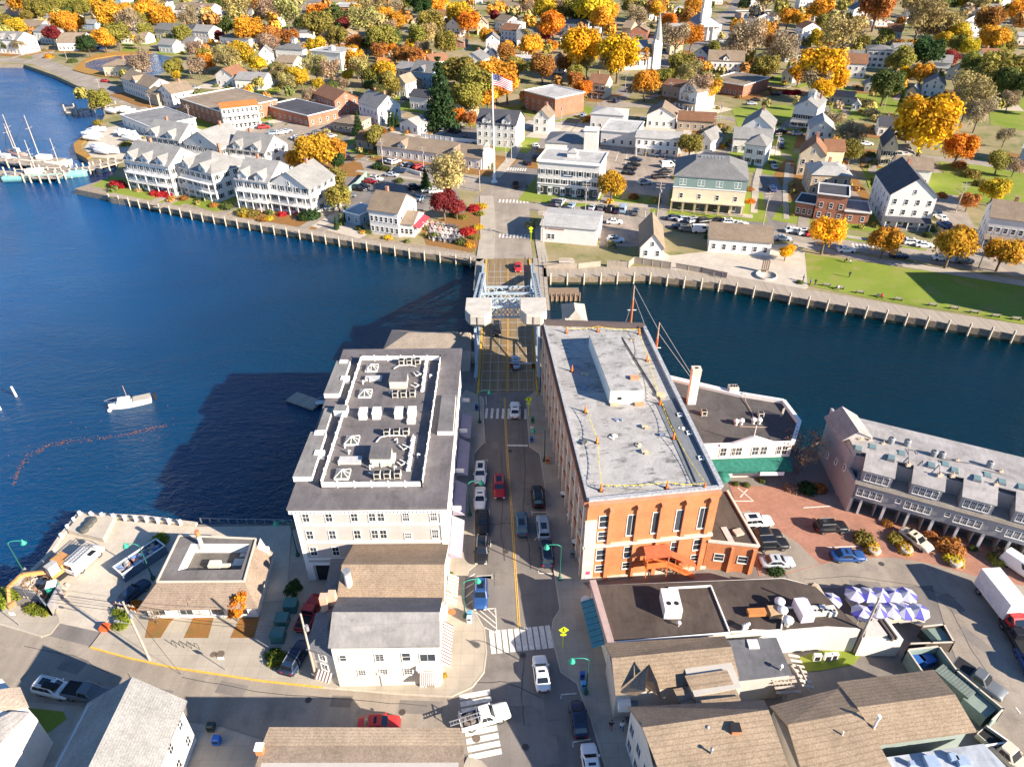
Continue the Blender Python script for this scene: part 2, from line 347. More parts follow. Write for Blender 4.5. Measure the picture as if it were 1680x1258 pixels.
sheet('lawn',[(500,255),(590,262),(600,285),(560,300),(505,290)],mulch,.05)
sheet('lawn',[(1060,205),(1110,178),(1160,186),(1205,190),(1170,202),(1110,210)],grass,.05)
sheet('lawn',[(985,330),(1050,325),(1100,330),(1098,345),(1040,338),(985,340)],grass,.06)
sheet('lawn',[(1345,378),(1520,400),(1520,412),(1345,388)],grass,.06)
sheet('lawn',[(905,383),(1050,392),(1050,402),(905,392)],grass,.06)
sheet('lawn',[(205,76),(238,82),(225,88),(195,88)],grass,.05)
sheet('garden_terrace',[(690,372),(745,352),(790,345),(800,385),(775,415),(700,402)],mulch,.06)
# sidewalks of the far side (raised kerbs)
def walk(pts,wd,name='sidewalk',z=.15): return sheet(name,strip_pts(pts,wd),concrete,z,False)
walk([(795,425),(800,385),(800,350),(798,322)],4.2)
walk([(892,432),(886,400),(884,372)],2.4,'sidewalk',.16)
walk([(740,304),(650,290),(585,281)],2.2)
walk([(905,328),(1000,334),(1100,342),(1235,356)],3.)
walk([(1300,400),(1420,425),(1560,447),(1680,466)],3.2)
walk([(1290,372),(1400,390),(1560,412),(1680,432)],2.2,'sidewalk',.16)
walk([(1237,350),(1240,300),(1250,262),(1262,232)],2.)
walk([(1290,360),(1288,310),(1293,268)],1.6)
walk([(885,312),(890,270),(905,232),(935,205)],2.5)
walk([(812,292),(838,262),(850,238)],3.4)
# ------------------------------------------------------ near side pavements
sheet('sidewalk',[(764,640),(793,652),(793.5,728),(777.4,744.6),(778,836),(779.6,928),(770,936),(764,950),(762,985),(768,998),(780,1006),(795,1033),(798,1070),(794,1103),(775,1127),(740,1143),(640,1138),(530,1128),(429.5,1117),(288,1096),(209,1079),(148,1062),(167,1037),(196,1010),(230,1000),(470,985),(480,870),(720,830),(757,650)],concrete,.13)
sheet('sidewalk',[(-60,1016),(0,1024),(69,1045),(84,1040),(98,1022),(97,1012),(60,1003),(0,985),(-60,975)],concrete,.13)
sheet('sidewalk',[(863.6,655),(863.6,680),(869,733),(886,744.6),(893.7,796),(898,849),(907,925),(909,935),(912,952),(918.8,1000),(908,1017),(905,1035),(908,1054),(920,1103),(947,1121),(957,1150),(968.5,1178),(992.7,1258),(1010,1300),(1075,1300),(1030,1190),(985,1060),(975,975),(957,957),(893,650),(880,640)],concrete,.13)
sheet('sidewalk',[(50,1152),(131,1159),(150,1165),(314,1186),(364,1193),(430,1214),(416,1300),(-80,1320),(-80,1180),(0,1150)],concrete,.13)
sheet('sidewalk',[(740,1300),(767,1242),(790,1248),(804,1262),(812,1300)],concrete,.13)
sheet('brick_paving',[(1196,795),(1300,800),(1385,838),(1530,865),(1700,925),(1700,965),(1600,945),(1530,925),(1470,915),(1390,915),(1330,930),(1290,942),(1245,945),(1236,905)],pavers,.03).color=(.36,.175,.12,1)
sheet('driveway',[(1290,940),(1250,945),(1240,900),(1210,840),(1230,838),(1310,892),(1345,925)],asphalt_old,.04)
sheet('alley',[(1290,942),(1330,930),(1390,915),(1470,915),(1530,925),(1600,945),(1700,965),(1700,1300),(1640,1258),(1560,1060),(1530,960),(1300,965)],asphalt_old,.025)
sheet('yard_concrete',[(45,950),(82,915),(104,884),(133,849),(323,864),(478,862),(478,870),(470,985),(230,1000),(196,1010),(167,1037),(98,1022),(90,1000)],plainconc,.022)
sheet('street_surface',[(-80,1020),(0,1020),(69,1040),(148,1060),(288,1094),(430,1115),(530,1126),(740,1141),(775,1127),(775,1240),(640,1200),(430,1230),(364,1200),(131,1165),(0,1150),(-80,1170)],asphalt_old,.018)
# ------------------------------------------------------ road markings
mk=[.034]
def mark(pts,wd,mat,name='road_marking',z=None,pix=True):
    mk[0]+=.0002
    o=sheet(name,strip_pts(pts,wd,pix),mat,mk[0] if z is None else z,False,zb=0.); return o
for dx in(-.11,.11):
    P=[at(*p) for p in((828,652),(829,690),(833,760),(840,845),(845,930),(852,1032))]
    mark([(p.x+dx,p.y) for p in P],.12,yline,pix=False)
for dx in(-.11,.11): mark([(at(*p).x+dx,at(*p).y) for p in((838,412),(836,385),(837,365))],.13,yline,pix=False)
def zebra(p0,p1,n,ln,wd=.62,mat=wline,ang=None):
    a=at(*p0).to_2d(); b=at(*p1).to_2d(); d=(b-a).normalized(); nrm=Vector((-d.y,d.x)) if ang is None else Vector((math.cos(ang),math.sin(ang)))
    for i in range(n):
        c=a.lerp(b,i/(n-1)); mark([tuple(c-nrm*ln/2),tuple(c+nrm*ln/2)],wd,mat,'crosswalk_stripe',pix=False)
zebra((808,1053),(901,1044),10,3.3,.62)
zebra((798,678),(862,679),8,3.0,.45)
zebra((779,1139),(796,1237),9,3.6,.62)
zebra((820,387),(867,388),9,2.6,.45)
zebra((820,330),(866,331),9,2.8,.5)
zebra((818,277),(862,279),12,3.2,.45)
zebra((1240,352),(1275,357),8,3.,.5)
zebra((1400,403),(1445,407),8,3.,.5)
zebra((868,162),(900,168),6,3.,.5)
for a,b in(((832,730.5),(866,731)),): mark([a,b],.4,wline)
for q in([(780,757),(800,754),(800,757)],[(800,841),(803,836),(803,845)],[(801,890),(805,884),(805,896)],[(782,945),(807,944),(807,939),(807,949)],[(783,999),(811,998),(811,1003)],
         [(896,840),(873,840),(872,836),(873,845)],[(905,882),(880,882),(877,886)],[(910,941),(884,940),(883,936)],[(946,1137),(921,1139),(920,1146)],[(969,1212),(940,1217),(940,1225)]):
    mark(q,.11,wline)
mark([(793.5,690),(796,728)],.12,wline); mark([(797,650),(798,665)],.12,wline)
# hatched kerb bays
for a,b in(((780,1003),(813,1030)),((786,1000),(813,1022)),((795,1029),(812,1037)),((800,999),(813,1012)),((764,950),(779,941)),((763,965),(780,955)),((763,980),(778,967)),((766,992),(780,982)),((813,997),(815,1036))): mark([a,b],.12,wline,z=.0345)
# lot bays
for a,b in(((1318,833),(1364,830)),((1343,874),(1392,873)),((1357,898),(1408,896)),((1210,800),(1236,822)),((1204,822),(1236,822)),((1214,816),(1226,803)),((1560,1100),(1572,1112)),((1666,1160),(1674,1170))): mark([a,b],.16,wline,z=.052)
for a,b in(((985,245),(978,262)),((1000,246),(994,263)),((1015,248),(1010,265)),((1030,249),(1026,268)),((1045,251),(1043,270))): mark([a,b],.15,wline,z=.09)
for i in range(14): mark([(905+i*14,352-i*.1+i*1.0*.6),(898+i*14.6,340+i*.55)],.13,wline,z=.09)
# painted kerbs
k=MB()
def kerb(pts,mat,name='kerb',h=.16,w_=.16): 
    P=strip_pts(pts,w_); m=MB(); m.prism(P,-.05,h); return tag(m.build(name,mat),kind='structure')
kerb([(148,1062),(209,1079),(288,1096),(429.5,1117),(530,1128)],yellow)
kerb([(0,1024),(40,1036),(69,1045)],plainconc)
for pl in([(530,1128),(640,1138),(740,1143),(775,1127),(794,1103),(798,1070),(795,1033),(780,1006),(768,998)],[(779.6,928),(778,836),(777.4,744.6),(793.5,728),(793.5,655)],[(863.6,660),(869,733),(886,744.6),(893.7,796),(898,849),(907,925),(912,952),(918.8,1000),(908,1017),(905,1035),(908,1054),(920,1103),(947,1121),(957,1150),(968.5,1178),(992.7,1258)]): kerb(pl,plainconc)

# patches, tar seams, drains and covers in the street surfaces
pat=_ground('asphalt_patch',(.185,.165,.145),(.24,.21,.18),.2,6.,.92); rr=random.Random(4)
for x,y,a,b,rz in((842,705,1.6,5.,0),(812,730,1.2,2.2,.1),(870,790,1.3,3.,0),(836,880,1.1,6.,.02),(866,960,2.4,3.4,0),(820,950,1.4,2.,0),(905,1150,1.8,4.5,.1),(850,1150,3.,1.2,0),(690,1160,5.,1.6,-.05),(560,1150,2.4,1.4,-.05),(380,1130,3.5,1.5,-.2),(120,1090,3.,2.,-.3),(260,1150,2.,3.,-.2),(1420,960,4,1.4,-.1),(1560,990,2.,3.,.3),(1600,1050,1.4,4.,.5),(1480,1150,1,1,0),(905,1230,1.5,3.,.1),(40,1000,2,2,.2),(845,375,1.4,3.5,0),(848,350,3.,1.5,0)):
    q=at(x,y,0); m=MB(); m.cbox(q.x,q.y,-.02,a,b,0.,0,rz); c_,s2=math.cos(rz),math.sin(rz); P=[(q.x+c_*i*a/2-s2*j*b/2,q.y+s2*i*a/2+c_*j*b/2) for i,j in((-1,-1),(1,-1),(1,1),(-1,1))]; sheet('asphalt_patch',P,pat,.0295+rr.random()*.003,False,zb=-.05)
tar=simple('tar_seam',(.05,.045,.045),.5,0,.2)
for pl in([(822,740),(826,800),(822,870),(830,930)],[(858,700),(862,770),(858,830),(868,900),(872,940)],[(800,860),(830,858),(872,862)],[(300,1110),(420,1135),(600,1150),(720,1160)],[(210,1105),(225,1130),(240,1175)],[(860,1080),(855,1140),(862,1200)],[(1320,950),(1400,945),(1500,960),(1580,985)],[(1560,1000),(1590,1060),(1640,1130)],[(40,1060),(120,1075),(190,1110)],[(770,1120),(830,1118),(900,1150)]):
    P=[at(*p) for p in pl]; Q=[]
    for a,b in zip(P,P[1:]):
        for i in range(6): q=a.lerp(b,i/6); Q.append((q.x+rr.uniform(-.09,.09),q.y+rr.uniform(-.09,.09)))
    sheet('tar_seam',strip_pts(Q,.06,False),tar,.0332,False,zb=0.)
for x,y,lb in((830,905,'in the sunlit left lane beside the double yellow line'),(858,1075,'just below the big zebra crossing'),(660,1168,'in the shaded left street'),(837,740,'near the stop line by the bridge'),(1446,925,'at the edge of the brick lot'),(862,1225,'in the lower street in the shade'),(506,1148,'in the left street below the shop annex')):
    q=at(x,y,0); m=MB(); m.tube((0,0,0),(0,0,.01),.38,None,16); tag(m.build('manhole_cover',simple('iron_cover',(.09,.075,.065),.6,.3),None,None,(q.x,q.y,.034)),'round iron manhole cover '+lb,'manhole cover')

for pl in([(246,1013),(290,1011),(278,1024),(264,1047),(238,1047)],[(318,1013),(352,1011),(342,1047),(302,1047)],[(396,1011),(427,1011),(417,1047),(378,1047)]): sheet('leaf_bed',pl,mulch,.15)
# ================================================================ BUILDING KIT
WC={}
def winmesh(w_,h_,st,sh=None):
    k=(round(w_,2),round(h_,2),st)
    if k in WC: return WC[k]
    m=MB(); t=.09 if w_>.6 else .06; p=.07
    hw=w_/2
    m.box(-hw-t,-p,-t,-hw,.02,h_+t); m.box(hw,-p,-t,hw+t,.02,h_+t); m.box(-hw,-p,h_,hw,.02,h_+t); m.box(-hw-t*.6,-p-.05,-t*1.6,hw+t*.6,.02,-t*.0-.001)
    m.box(-hw,-.02,0,hw,.01,h_,1)
    if 'd' in st: m.box(-hw,-.045,h_*.5-.03,hw,-.021,h_*.5+.03)
    if 'm' in st or 't' in st:
        n=2 if 'm' in st else 3
        for i in range(1,n): x=-hw+w_*i/n; m.box(x-.018,-.04,0.002,x+.018,-.022,h_-.002)
        if 't' in st:
            for i in range(1,3): z=h_*i/3; m.box(-hw,-.039,z-.018,hw,-.0215,z+.018)
    if 'b' in st: m.box(-hw+.03,-.019,h_*.45,hw-.03,-.0185,h_-.01,3)      # half-drawn blind
    if 's' in st:
        for s_ in(-1,1): x=s_*(hw+t+.02+.2); m.box(x-.2,-.06,-.03,x+.2,.0,h_+.03,2)
    me=m.mesh('window',[white,glass,simple('shutter_dark',(.04,.05,.05),.6,0,.05),blind]); WC[k]=me; return me
FR={0:0,1:math.pi/2,2:math.pi,3:-math.pi/2}
def facepos(face,u,w,d): return {0:(u,0),1:(w,u),2:(w-u,d),3:(0,d-u)}[face]
def win(root,face,u,z,ww,wh,w,d,st='d',name='window'):
    x,y=facepos(face,u,w,d); return put(winmesh(ww,wh,st),name,root,None,(x,y,z),FR[face])
def wins(root,face,us,zs,ww,wh,w,d,st='d'):
    L=d if face in(1,3) else w
    if isinstance(us,int): n=us; us=[L*(i+.5)/n for i in range(n)]
    for z in zs:
        for u in us: win(root,face,u,z,ww,wh,w,d,st)
DC={}
def door(root,face,u,w,d,col=(.3,.12,.08),ww=1.,wh=2.1,z=.05):
    k=(ww,wh)
    if k not in DC:
        m=MB(); m.box(-ww/2,-.05,0,ww/2,.01,wh,0); m.box(-ww/2-.1,-.08,0,-ww/2,.01,wh+.1,1); m.box(ww/2,-.08,0,ww/2+.1,.01,wh+.1,1); m.box(-ww/2,-.08,wh,ww/2,.01,wh+.1,1)
        m.box(-ww*.3,-.06,wh*.55,ww*.3,-.04,wh*.9,2); DC[k]=m.mesh('door',[paint,white,glass])
    x,y=facepos(face,u,w,d); return put(DC[k],'door',root,col,(x,y,z),FR[face])
def slab(m,pts,t=.2,mi=0):
    """roof panel: pts is a planar polygon (counter-clockwise from above), thickness t downwards"""
    n=len(pts); P=[Vector(p) for p in pts]; nn=(P[1]-P[0]).cross(P[2]-P[0])
    if nn.z<0: P=P[::-1]
    v=P+[p-Vector((0,0,t)) for p in P]
    m.add(v,[tuple(range(n)),tuple(range(2*n-1,n-1,-1))]+[(i,n+i,n+(i+1)%n,(i+1)%n) for i in range(n)],mi)
def walls(root,w,d,h,color,mat=None,axis=None,rise=0,z0=0,x0=0,y0=0,name='wall'):
    m=MB(); m.box(x0,y0,z0,x0+w,y0+d,h)
    if axis=='x':
        for x,s_ in((x0,1),(x0+w,-1)):
            m.add([(x,y0,h),(x,y0+d,h),(x,y0+d/2,h+rise)],[(0,1,2) if s_<0 else (2,1,0)])
    if axis=='y':
        for y,s_ in((y0,1),(y0+d,-1)):
            m.add([(x0,y,h),(x0+w,y,h),(x0+w/2,y,h+rise)],[(0,1,2) if s_>0 else (2,1,0)])
    return m.build(name,mat or siding,root,color)
def roof(root,kind,w,d,h,rise,color,oh=.4,mat=None,x0=0,y0=0,t=.16,flatf=.0,name='roof',trim=True):
    m=MB(); X0,X1,Y0,Y1=x0-oh,x0+w+oh,y0-oh,y0+d+oh
    if kind=='x':
        k=rise*oh/(d/2); yc=y0+d/2; e=h-k+t*.8; r=h+rise+t*.8
        slab(m,[(X0,Y0,e),(X1,Y0,e),(X1,yc,r),(X0,yc,r)],t); slab(m,[(X0,yc,r),(X1,yc,r),(X1,Y1,e),(X0,Y1,e)],t)
    elif kind=='y':
        k=rise*oh/(w/2); xc=x0+w/2; e=h-k+t*.8; r=h+rise+t*.8
        slab(m,[(X0,Y0,e),(xc,Y0,r),(xc,Y1,r),(X0,Y1,e)],t); slab(m,[(xc,Y0,r),(X1,Y0,e),(X1,Y1,e),(xc,Y1,r)],t)
    elif kind=='hip':
        W_,D_=X1-X0,Y1-Y0; s_=min(W_,D_)/2*(1-flatf); e=h+t*.3; r=h+rise
        a=(X0+s_,Y0+s_,r); b=(X1-s_,Y0+s_,r); c=(X1-s_,Y1-s_,r); dd=(X0+s_,Y1-s_,r)
        A,B,C_,D=(X0,Y0,e),(X1,Y0,e),(X1,Y1,e),(X0,Y1,e)
        m.add([A,B,C_,D,a,b,c,dd],[(0,1,5,4),(1,2,6,5),(2,3,7,6),(3,0,4,7),(4,5,6,7)]); m.box(X0,Y0,e-t,X1,Y1,e-.001)
    elif kind=='flat':
        m.box(X0,Y0,h-.05,X1,Y1,h+.12); 
    elif kind=='shed':
        slab(m,[(X0,Y0,h),(X1,Y0,h),(X1,Y1,h+rise),(X0,Y1,h+rise)],t)
    o=m.build(name,mat or shingle,root,color)
    if kind=='flat' and trim:
        m=MB(); pw,ph=.25,.35; z0=h+.121
        m.box(X0,Y0,z0,X1,Y0+pw,z0+ph); m.box(X0,Y1-pw,z0,X1,Y1,z0+ph); m.box(X0,Y0+pw,z0,X0+pw,Y1-pw,z0+ph); m.box(X1-pw,Y0+pw,z0,X1,Y1-pw,z0+ph)
        m.build('parapet',white if trim is True else matte,root,None if trim is True else trim)
    return o
def chimney(rf,x,y,z0,z1,s=.7,color=(.42,.17,.10)):
    m=MB(); m.box(x-s/2,y-s/2,z0,x+s/2,y+s/2,z1-.15); m.box(x-s/2-.06,y-s/2-.06,z1-.149,x+s/2+.06,y+s/2+.06,z1); m.box(x-s/4,y-s/4,z1+.001,x+s/4,y+s/4,z1+.02,1)
    return m.build('chimney',[brick,black],rf,color)
def frame(name,label,cat,P,Q,group=None):
    P,Q=Vector(P[:2]),Vector(Q[:2]); d=Q-P; r=thing(name,label,cat,(P.x,P.y,0),math.atan2(d.y,d.x),group); return r,d.length
def cyl(root,name,x,y,z,r,h,mat=metal,n=10,r2=None,color=None):
    m=MB(); m.tube((x,y,z),(x,y,z+h),r,r2,n); return m.build(name,mat,root,color)
WHT=(.74,.70,.63); CRM=(.70,.60,.46); TAN=(.28,.22,.16); GRY=(.25,.245,.24); DRK=(.085,.085,.09); LGT=(.50,.48,.45); BRN=(.27,.165,.11); ORB=(.50,.165,.05)
# ================================================================ 1 LARGE WHITE BUILDING
r,w=frame('waterfront_building','long beige four storey building with dark flat roof and white rooftop railing by the river','building',(-27.5,64.3),(-8.7,64.4))
d=36.6;h=13.5
Z1=lambda X,Y,z: at(460+X/3.594,530+Y/3.594,z)
walls(r,w,d,h,(.55,.48,.435),z0=-2.4)
m=MB(); m.box(-.55,-.55,h,w+.55,d+.55,h+.35); roof_=m.build('roof',membrane,r,(.15,.135,.135))
m=MB()
for a in((-.45,-.45,w+.45,-.12),(-.45,d+.12,w+.45,d+.45),(-.45,-.12,-.12,d+.12),(w+.12,-.12,w+.45,d+.12)): m.box(a[0],a[1],h-.7,a[2],a[3],h-.001)
for i in range(40): m.box(.1+i*.47,-.6,h-.45,.25+i*.47,-.451,h-.25)
m.build('cornice',white,r)
m=MB()
for z in(10.35,7.2,4.1): m.box(-.06,-.07,z,w+.06,-.001,z+.35); m.box(w+.001,-.06,z,w+.07,d,z+.35); m.box(-.07,-.07,z,-.001,d,z+.35)
for x in(-.08,w-.5): m.box(x,-.1,0,x+.58,-.071,h-.7)
for i in range(8): m.box(w+.002,i*5.2,0,w+.1,i*5.2+.4,h-.7)
m.build('trim',white,r)
for z in(11.1,8.0): 
    for u in(1.4,4.3,7.5,9.75,10.85,14.,17.5): win(r,0,u,z,.8,1.45 if not(z==8. and u==14.) else .9,w,d,'dmb' if u<12 else 'dt')
for u in(1.4,4.3,7.5,9.75,10.85,14.,17.5): win(r,0,u,4.95,.8,1.45,w,d,'dm')
for z in(11.1,8.,4.95): wins(r,1,10,[z],.9,1.5,w,d,'dm')
m=MB(); m.box(1.2,-.06,.2,4.2,.0,3.1); m.build('garage_opening',black,r)
m=MB(); m.box(.0,-.12,3.1,5.2,-.061,3.7); m.box(.3,-.12,0,.9,-.062,3.1); m.box(4.3,-.12,0,4.9,-.061,3.1); m.build('arcade_frame',white,r)
def wbox(root,name,mat,pts,z0,z1,color=None,mt=None):
    m=MB(); m.prism([p[:2] for p in pts],z0,z1,0,mt); return m.build(name,mat,root,color,world=True)
RZ=h+.35
# railing around the roof well
cr=[Z1(240,968,RZ),Z1(837,965,RZ),Z1(945,222,RZ),Z1(478,222,RZ)]
for i in range(4):
    a,b=cr[i],cr[(i+1)%4]; m=MB(); m.beam(a+Vector((0,0,.5)),b+Vector((0,0,.5)),.08,.8)
    n_=6 if i%2==0 else 12
    for j in range(n_+1): q=a.lerp(b,j/n_); m.cbox(q.x,q.y,RZ,.2,.2,1.05)
    m.build('railing',white,r,world=True)
# low wedge dormers
for k,(a,b,c_,e,hh) in enumerate((((72,905),(185,905),(270,640),(178,640),.8),((255,415),(348,415),(412,222),(332,222),.8),((215,630),(268,630),(310,500),(262,500),.4),((925,638),(1018,638),(1010,420),(955,420),.7))):
    P=[Z1(*q,RZ+hh) for q in(a,b,c_,e)]
    if k==3:
        P=[Z1(*q,RZ+hh) for q in((925,638),(1018,638),(1035,420),(952,420))]
    m=MB(); m.prism([p[:2] for p in P],RZ-.1,RZ+hh,0,1); rf=m.build('roof_dormer',[white,membrane],r,(.24,.225,.21) if k<3 else (.2,.185,.18),world=True)
    ends=[0,2] if k!=2 else []
# pavilion on the river side
P=[Z1(*q,RZ+1.1) for q in((312,515),(385,518),(400,482),(325,478))]
m=MB(); m.prism([p[:2] for p in P],RZ,RZ+1.1,0,1); m.build('roof_pavilion',[white,membrane],r,(.25,.24,.23),world=True)
for a in((352,235,410,222),(360,330,400,312),(205,772,248,755),(205,655,262,640)):
    p=Z1(a[0],a[1],RZ+.6); m=MB(); m.cbox(p.x+.6,p.y,RZ,1.3,.9,.95); m.build('roof_vent',white,r,world=True)
# stair penthouses
for a in((640,340,750,280),(525,795,655,715)):
    P=[Z1(a[0],a[1],RZ+1.5),Z1(a[2]-8,a[1],RZ+1.5),Z1(a[2],a[3],RZ+1.5),Z1(a[0]+14,a[3],RZ+1.5)]
    m=MB(); m.prism([p[:2] for p in P],RZ,RZ+1.35); m.build('stair_penthouse',siding,r,(.72,.65,.52),world=True)
    m=MB(); c_=sum(P,Vector())/4; m.prism([(c_+(p-c_)*1.06)[:2] for p in P],RZ+1.351,RZ+1.5); m.build('penthouse_roof',membrane,r,(.17,.155,.15),world=True)
# skylights
sk_m=None
for X,Y in((545,262),(505,412),(425,688),(367,887)):
    p=Z1(X,Y,RZ+.3); m=MB()
    if sk_m is None:
        for j in range(4):
            a=math.pi/4+j*math.pi/2; b=a+math.pi/2; A=Vector((1.3*math.cos(a),1.3*math.sin(a),.3)); B=Vector((1.3*math.cos(b),1.3*math.sin(b),.3)); T=Vector((0,0,.95))
            m.add([A,B,T],[(0,1,2)],1); m.beam(A,T,.09,.09); m.beam((A+B)/2,T,.08,.08)
        m.cbox(0,0,0,1.9,1.9,.3); sk_m=m.mesh('skylight',[white,simple('skylight_glass',(.10,.10,.09),.1)])
    put(sk_m,'skylight',r,None,(p.x-r.location.x,p.y-r.location.y,RZ))
# condensers
cm=MB(); cm.box(-.42,-.42,.12,.42,.42,.95); cm.box(-.36,-.36,.951,.36,.36,.97,1); cm.box(-.3,-.43,.25,.3,-.421,.85,1); cm.tube((0,0,.97),(0,0,1.0),.3,None,10,1)
for a,b in((-.4,-.4),(.4,-.4),(.4,.4),(-.4,.4)): cm.box(a-.05,b-.05,0,a+.05,b+.05,.12)
cond=cm.mesh('condenser',[simple('ac_casing',(.62,.58,.50),.5),black])
for X,Y in((722,232),(768,230),(817,228),(683,422),(733,420),(785,418),(632,648),(690,646),(745,644),(573,898),(632,896),(693,894)):
    p=Z1(X,Y,RZ+.4); put(cond,'condenser',r,None,(p.x-r.location.x,p.y-r.location.y,RZ))
vm=MB(); vm.cbox(0,0,0,1.15,1.7,.95,0,0,.92,.92); vm.cbox(0,0,.951,1.2,1.75,.12); vent_me=vm.mesh('roof_unit',white)
for X,Y in((493,535),(572,533),(703,531),(780,530)):
    p=Z1(X,Y,RZ+.5); put(vent_me,'roof_unit',r,None,(p.x-r.location.x,p.y-r.location.y,RZ))
for X,Y,a,b in((550,325,2.5,.9),(413,808,2.9,1.1),(772,577,1.2,.9),(660,795,.8,1.6)):
    p=Z1(X,Y,RZ+.3); m=MB(); m.cbox(p.x,p.y,RZ,a,b,.45); m.cbox(p.x,p.y,RZ+.451,a+.1,b+.1,.06); m.build('roof_hatch',simple('hatch_metal',(.50,.49,.47),.5),r,world=True)
for (X,Y,X2,Y2) in((862,232,838,405),(785,678,755,872)):
    a,b=Z1(X,Y,RZ),Z1(X2,Y2,RZ); m=MB()
    for j in range(14): q=a.lerp(b,j/13); m.cbox(q.x,q.y,RZ,.55,.12,.35+.1*(j%3)); m.cbox(q.x+.1*(j%2),q.y+.15,RZ+.36,.12,.2,.15)
    m.beam(a+Vector((0,0,.35)),b+Vector((0,0,.35)),.35,.12); m.build('pipe_rack',white,r,world=True)
for pl in([(668,268),(700,250),(760,248),(800,255)],[(640,410),(660,400),(700,398)],[(565,700),(590,672),(640,662),(700,662),(740,668)],[(520,880),(560,892)],[(785,290),(800,310),(830,300),(805,285)],[(770,365),(795,378),(818,365),(790,352)],[(700,720),(725,745),(755,730),(720,715)],[(690,820),(712,838),(738,822),(705,805)],[(670,690),(688,680),(690,705)]):
    P=[Z1(x,y,RZ+.25) for x,y in pl]; m=MB(); m.path(P,.09,6); m.build('pipe',white,r,world=True)
for X,Y in((515,290),(487,360),(528,345),(380,735),(345,835),(403,772),(545,850),(595,848),(672,866),(657,385),(697,383),(882,325),(810,793),(528,862)):
    p=Z1(X,Y,RZ); m=MB(); m.tube(p,p+Vector((0,0,.7)),.11); m.beam(p+Vector((0,0,.65)),p+Vector((.35,-.1,.6)),.2,.2); m.build('vent_pipe',white,r,world=True)
# street-side awnings and signs
ac=simple('awning_lavender',(.34,.30,.36),.8,0,.08)
for (y0,y1) in((65.5,72.5),(73.5,80.),(82,90),(91,97)):
    m=MB(); m.add([(-8.6,y0,3.9),(-8.6,y1,3.9),(-6.9,y1,2.9),(-6.9,y0,2.9),(-6.9,y0,2.55),(-6.9,y1,2.55)],[(0,3,2,1),(3,4,5,2)]); m.add([(-8.6,y0,3.9),(-6.9,y0,2.9),(-8.6,y0,2.9)],[(0,2,1)]); m.build('awning',ac,r,world=True)
for y in(72.9,80.8,90.5,99.): m=MB(); m.box(-8.6,y-.06,4.6,-7.3,y+.06,5.3); m.build('hanging_sign',white,r,world=True)
# rear wing towards the bridge
P=[at(628,574,5.).to_2d(),at(772,574,5.).to_2d(),at(774,546,5.).to_2d(),at(643,541,5.).to_2d()]
r=thing('riverside_shed','low wide building with brown hipped roof at the end of the large beige building','building',(P[0].x,P[0].y,0))
m=MB(); m.prism([p.lerp(sum(P,Vector((0,0)))/4,.03) for p in P],-2.5,4.9); m.build('wall',siding,r,(.5,.45,.38),world=True)
a,b,c_,e=[Vector((p.x,p.y,5.)) for p in P]; f1=a.lerp(b,.25)+(e-a)*.5+Vector((0,0,1.6)); f2=a.lerp(b,.93)+(e-a)*.5+Vector((0,0,1.6))
m=MB(); 
for q in([a,b,f2,f1],[b,c_,f2],[c_,e,f1,f2],[e,a,f1]): slab(m,q,.15)
m.build('roof',shingle,r,(.30,.25,.20),world=True)
# ================================================================ 2 TWIN GABLED SHOPS
Pq,Qq=at(558,1127,0),at(726,1122,0)
r,w=frame('shop_building','cream clapboard shop with light grey gable roof and striped awnings on the street corner','building',Pq,Qq)
fY=lambda v:(v-48.6)
walls(r,w,7.3,7.1,(.74,.68,.57))
m=MB(); 
def wpt(x,y,z): return at(x,y,z)
A=[wpt(538,1062,7.3),wpt(722,1060,7.3),Vector((-8.35,51.7,9.4)),Vector((-20.55,51.8,9.4))]; slab(m,A,.18)
rf=m.build('roof',membrane,r,(.29,.27,.255),world=True)
m=MB(); slab(m,[Vector((-20.55,51.8,9.4)),Vector((-8.35,51.7,9.4)),Vector((-8.4,55.4,7.4)),Vector((-21.,55.6,7.4))],.18); m.build('roof_slope',shingle,r,(.14,.14,.15),world=True)
m=MB(); 
for x in(-20.3,-8.5): m.add([(x,48.7,7.),(x,51.75,9.2),(x,55.5,7.),],[(0,1,2) if x<-15 else(2,1,0)])
m.build('gable',siding,r,(.74,.68,.57),world=True)
for u,z,ww,wh,st in((1.1,5.1,.7,1.,'db'),(5.2,4.9,.9,1.2,'mt'),(8.2,4.8,.9,1.4,'db'),(10.6,4.6,1.7,1.3,'m'),(2.9,2.3,.8,1.,'t'),(5.4,2.3,.8,1.,'t'),(8.2,2.2,.9,1.1,'t')): win(r,0,u,z,ww,wh,w,7,st)
m=MB(); m.box(9.35,-.35,0,11.75,-.001,3.5); m.box(9.2,-.5,3.501,11.9,-.001,3.75); m.build('shopfront',white,r)
def striped(root,x0,x1,y0,z0,y1,z1,n,cols,face='front'):
    m=MB()
    for i in range(n):
        a=x0+(x1-x0)*i/n; b=x0+(x1-x0)*(i+1)/n
        m.add([(a,y0,z0),(b,y0,z0),(b,y1,z1),(a,y1,z1),(a,y1,z1-.25),(b,y1,z1-.25)],[(0,3,2,1),(3,4,5,2)],i%2)
    return m.build('awning',cols,root)
dk=simple('stripe_brown',(.16,.11,.09),.8)
striped(r,9.5,11.7,-.36,2.95,-1.3,2.1,20,[dk,white])
door(r,0,10.6,w,7,(.3,.25,.2),1.,2.,.0).location.y=-.36
m=MB(); m.box(9.6,-.38,3.1,11.6,-.351,3.45); m.build('shop_sign',simple('sign_cream',(.66,.6,.5)),r)
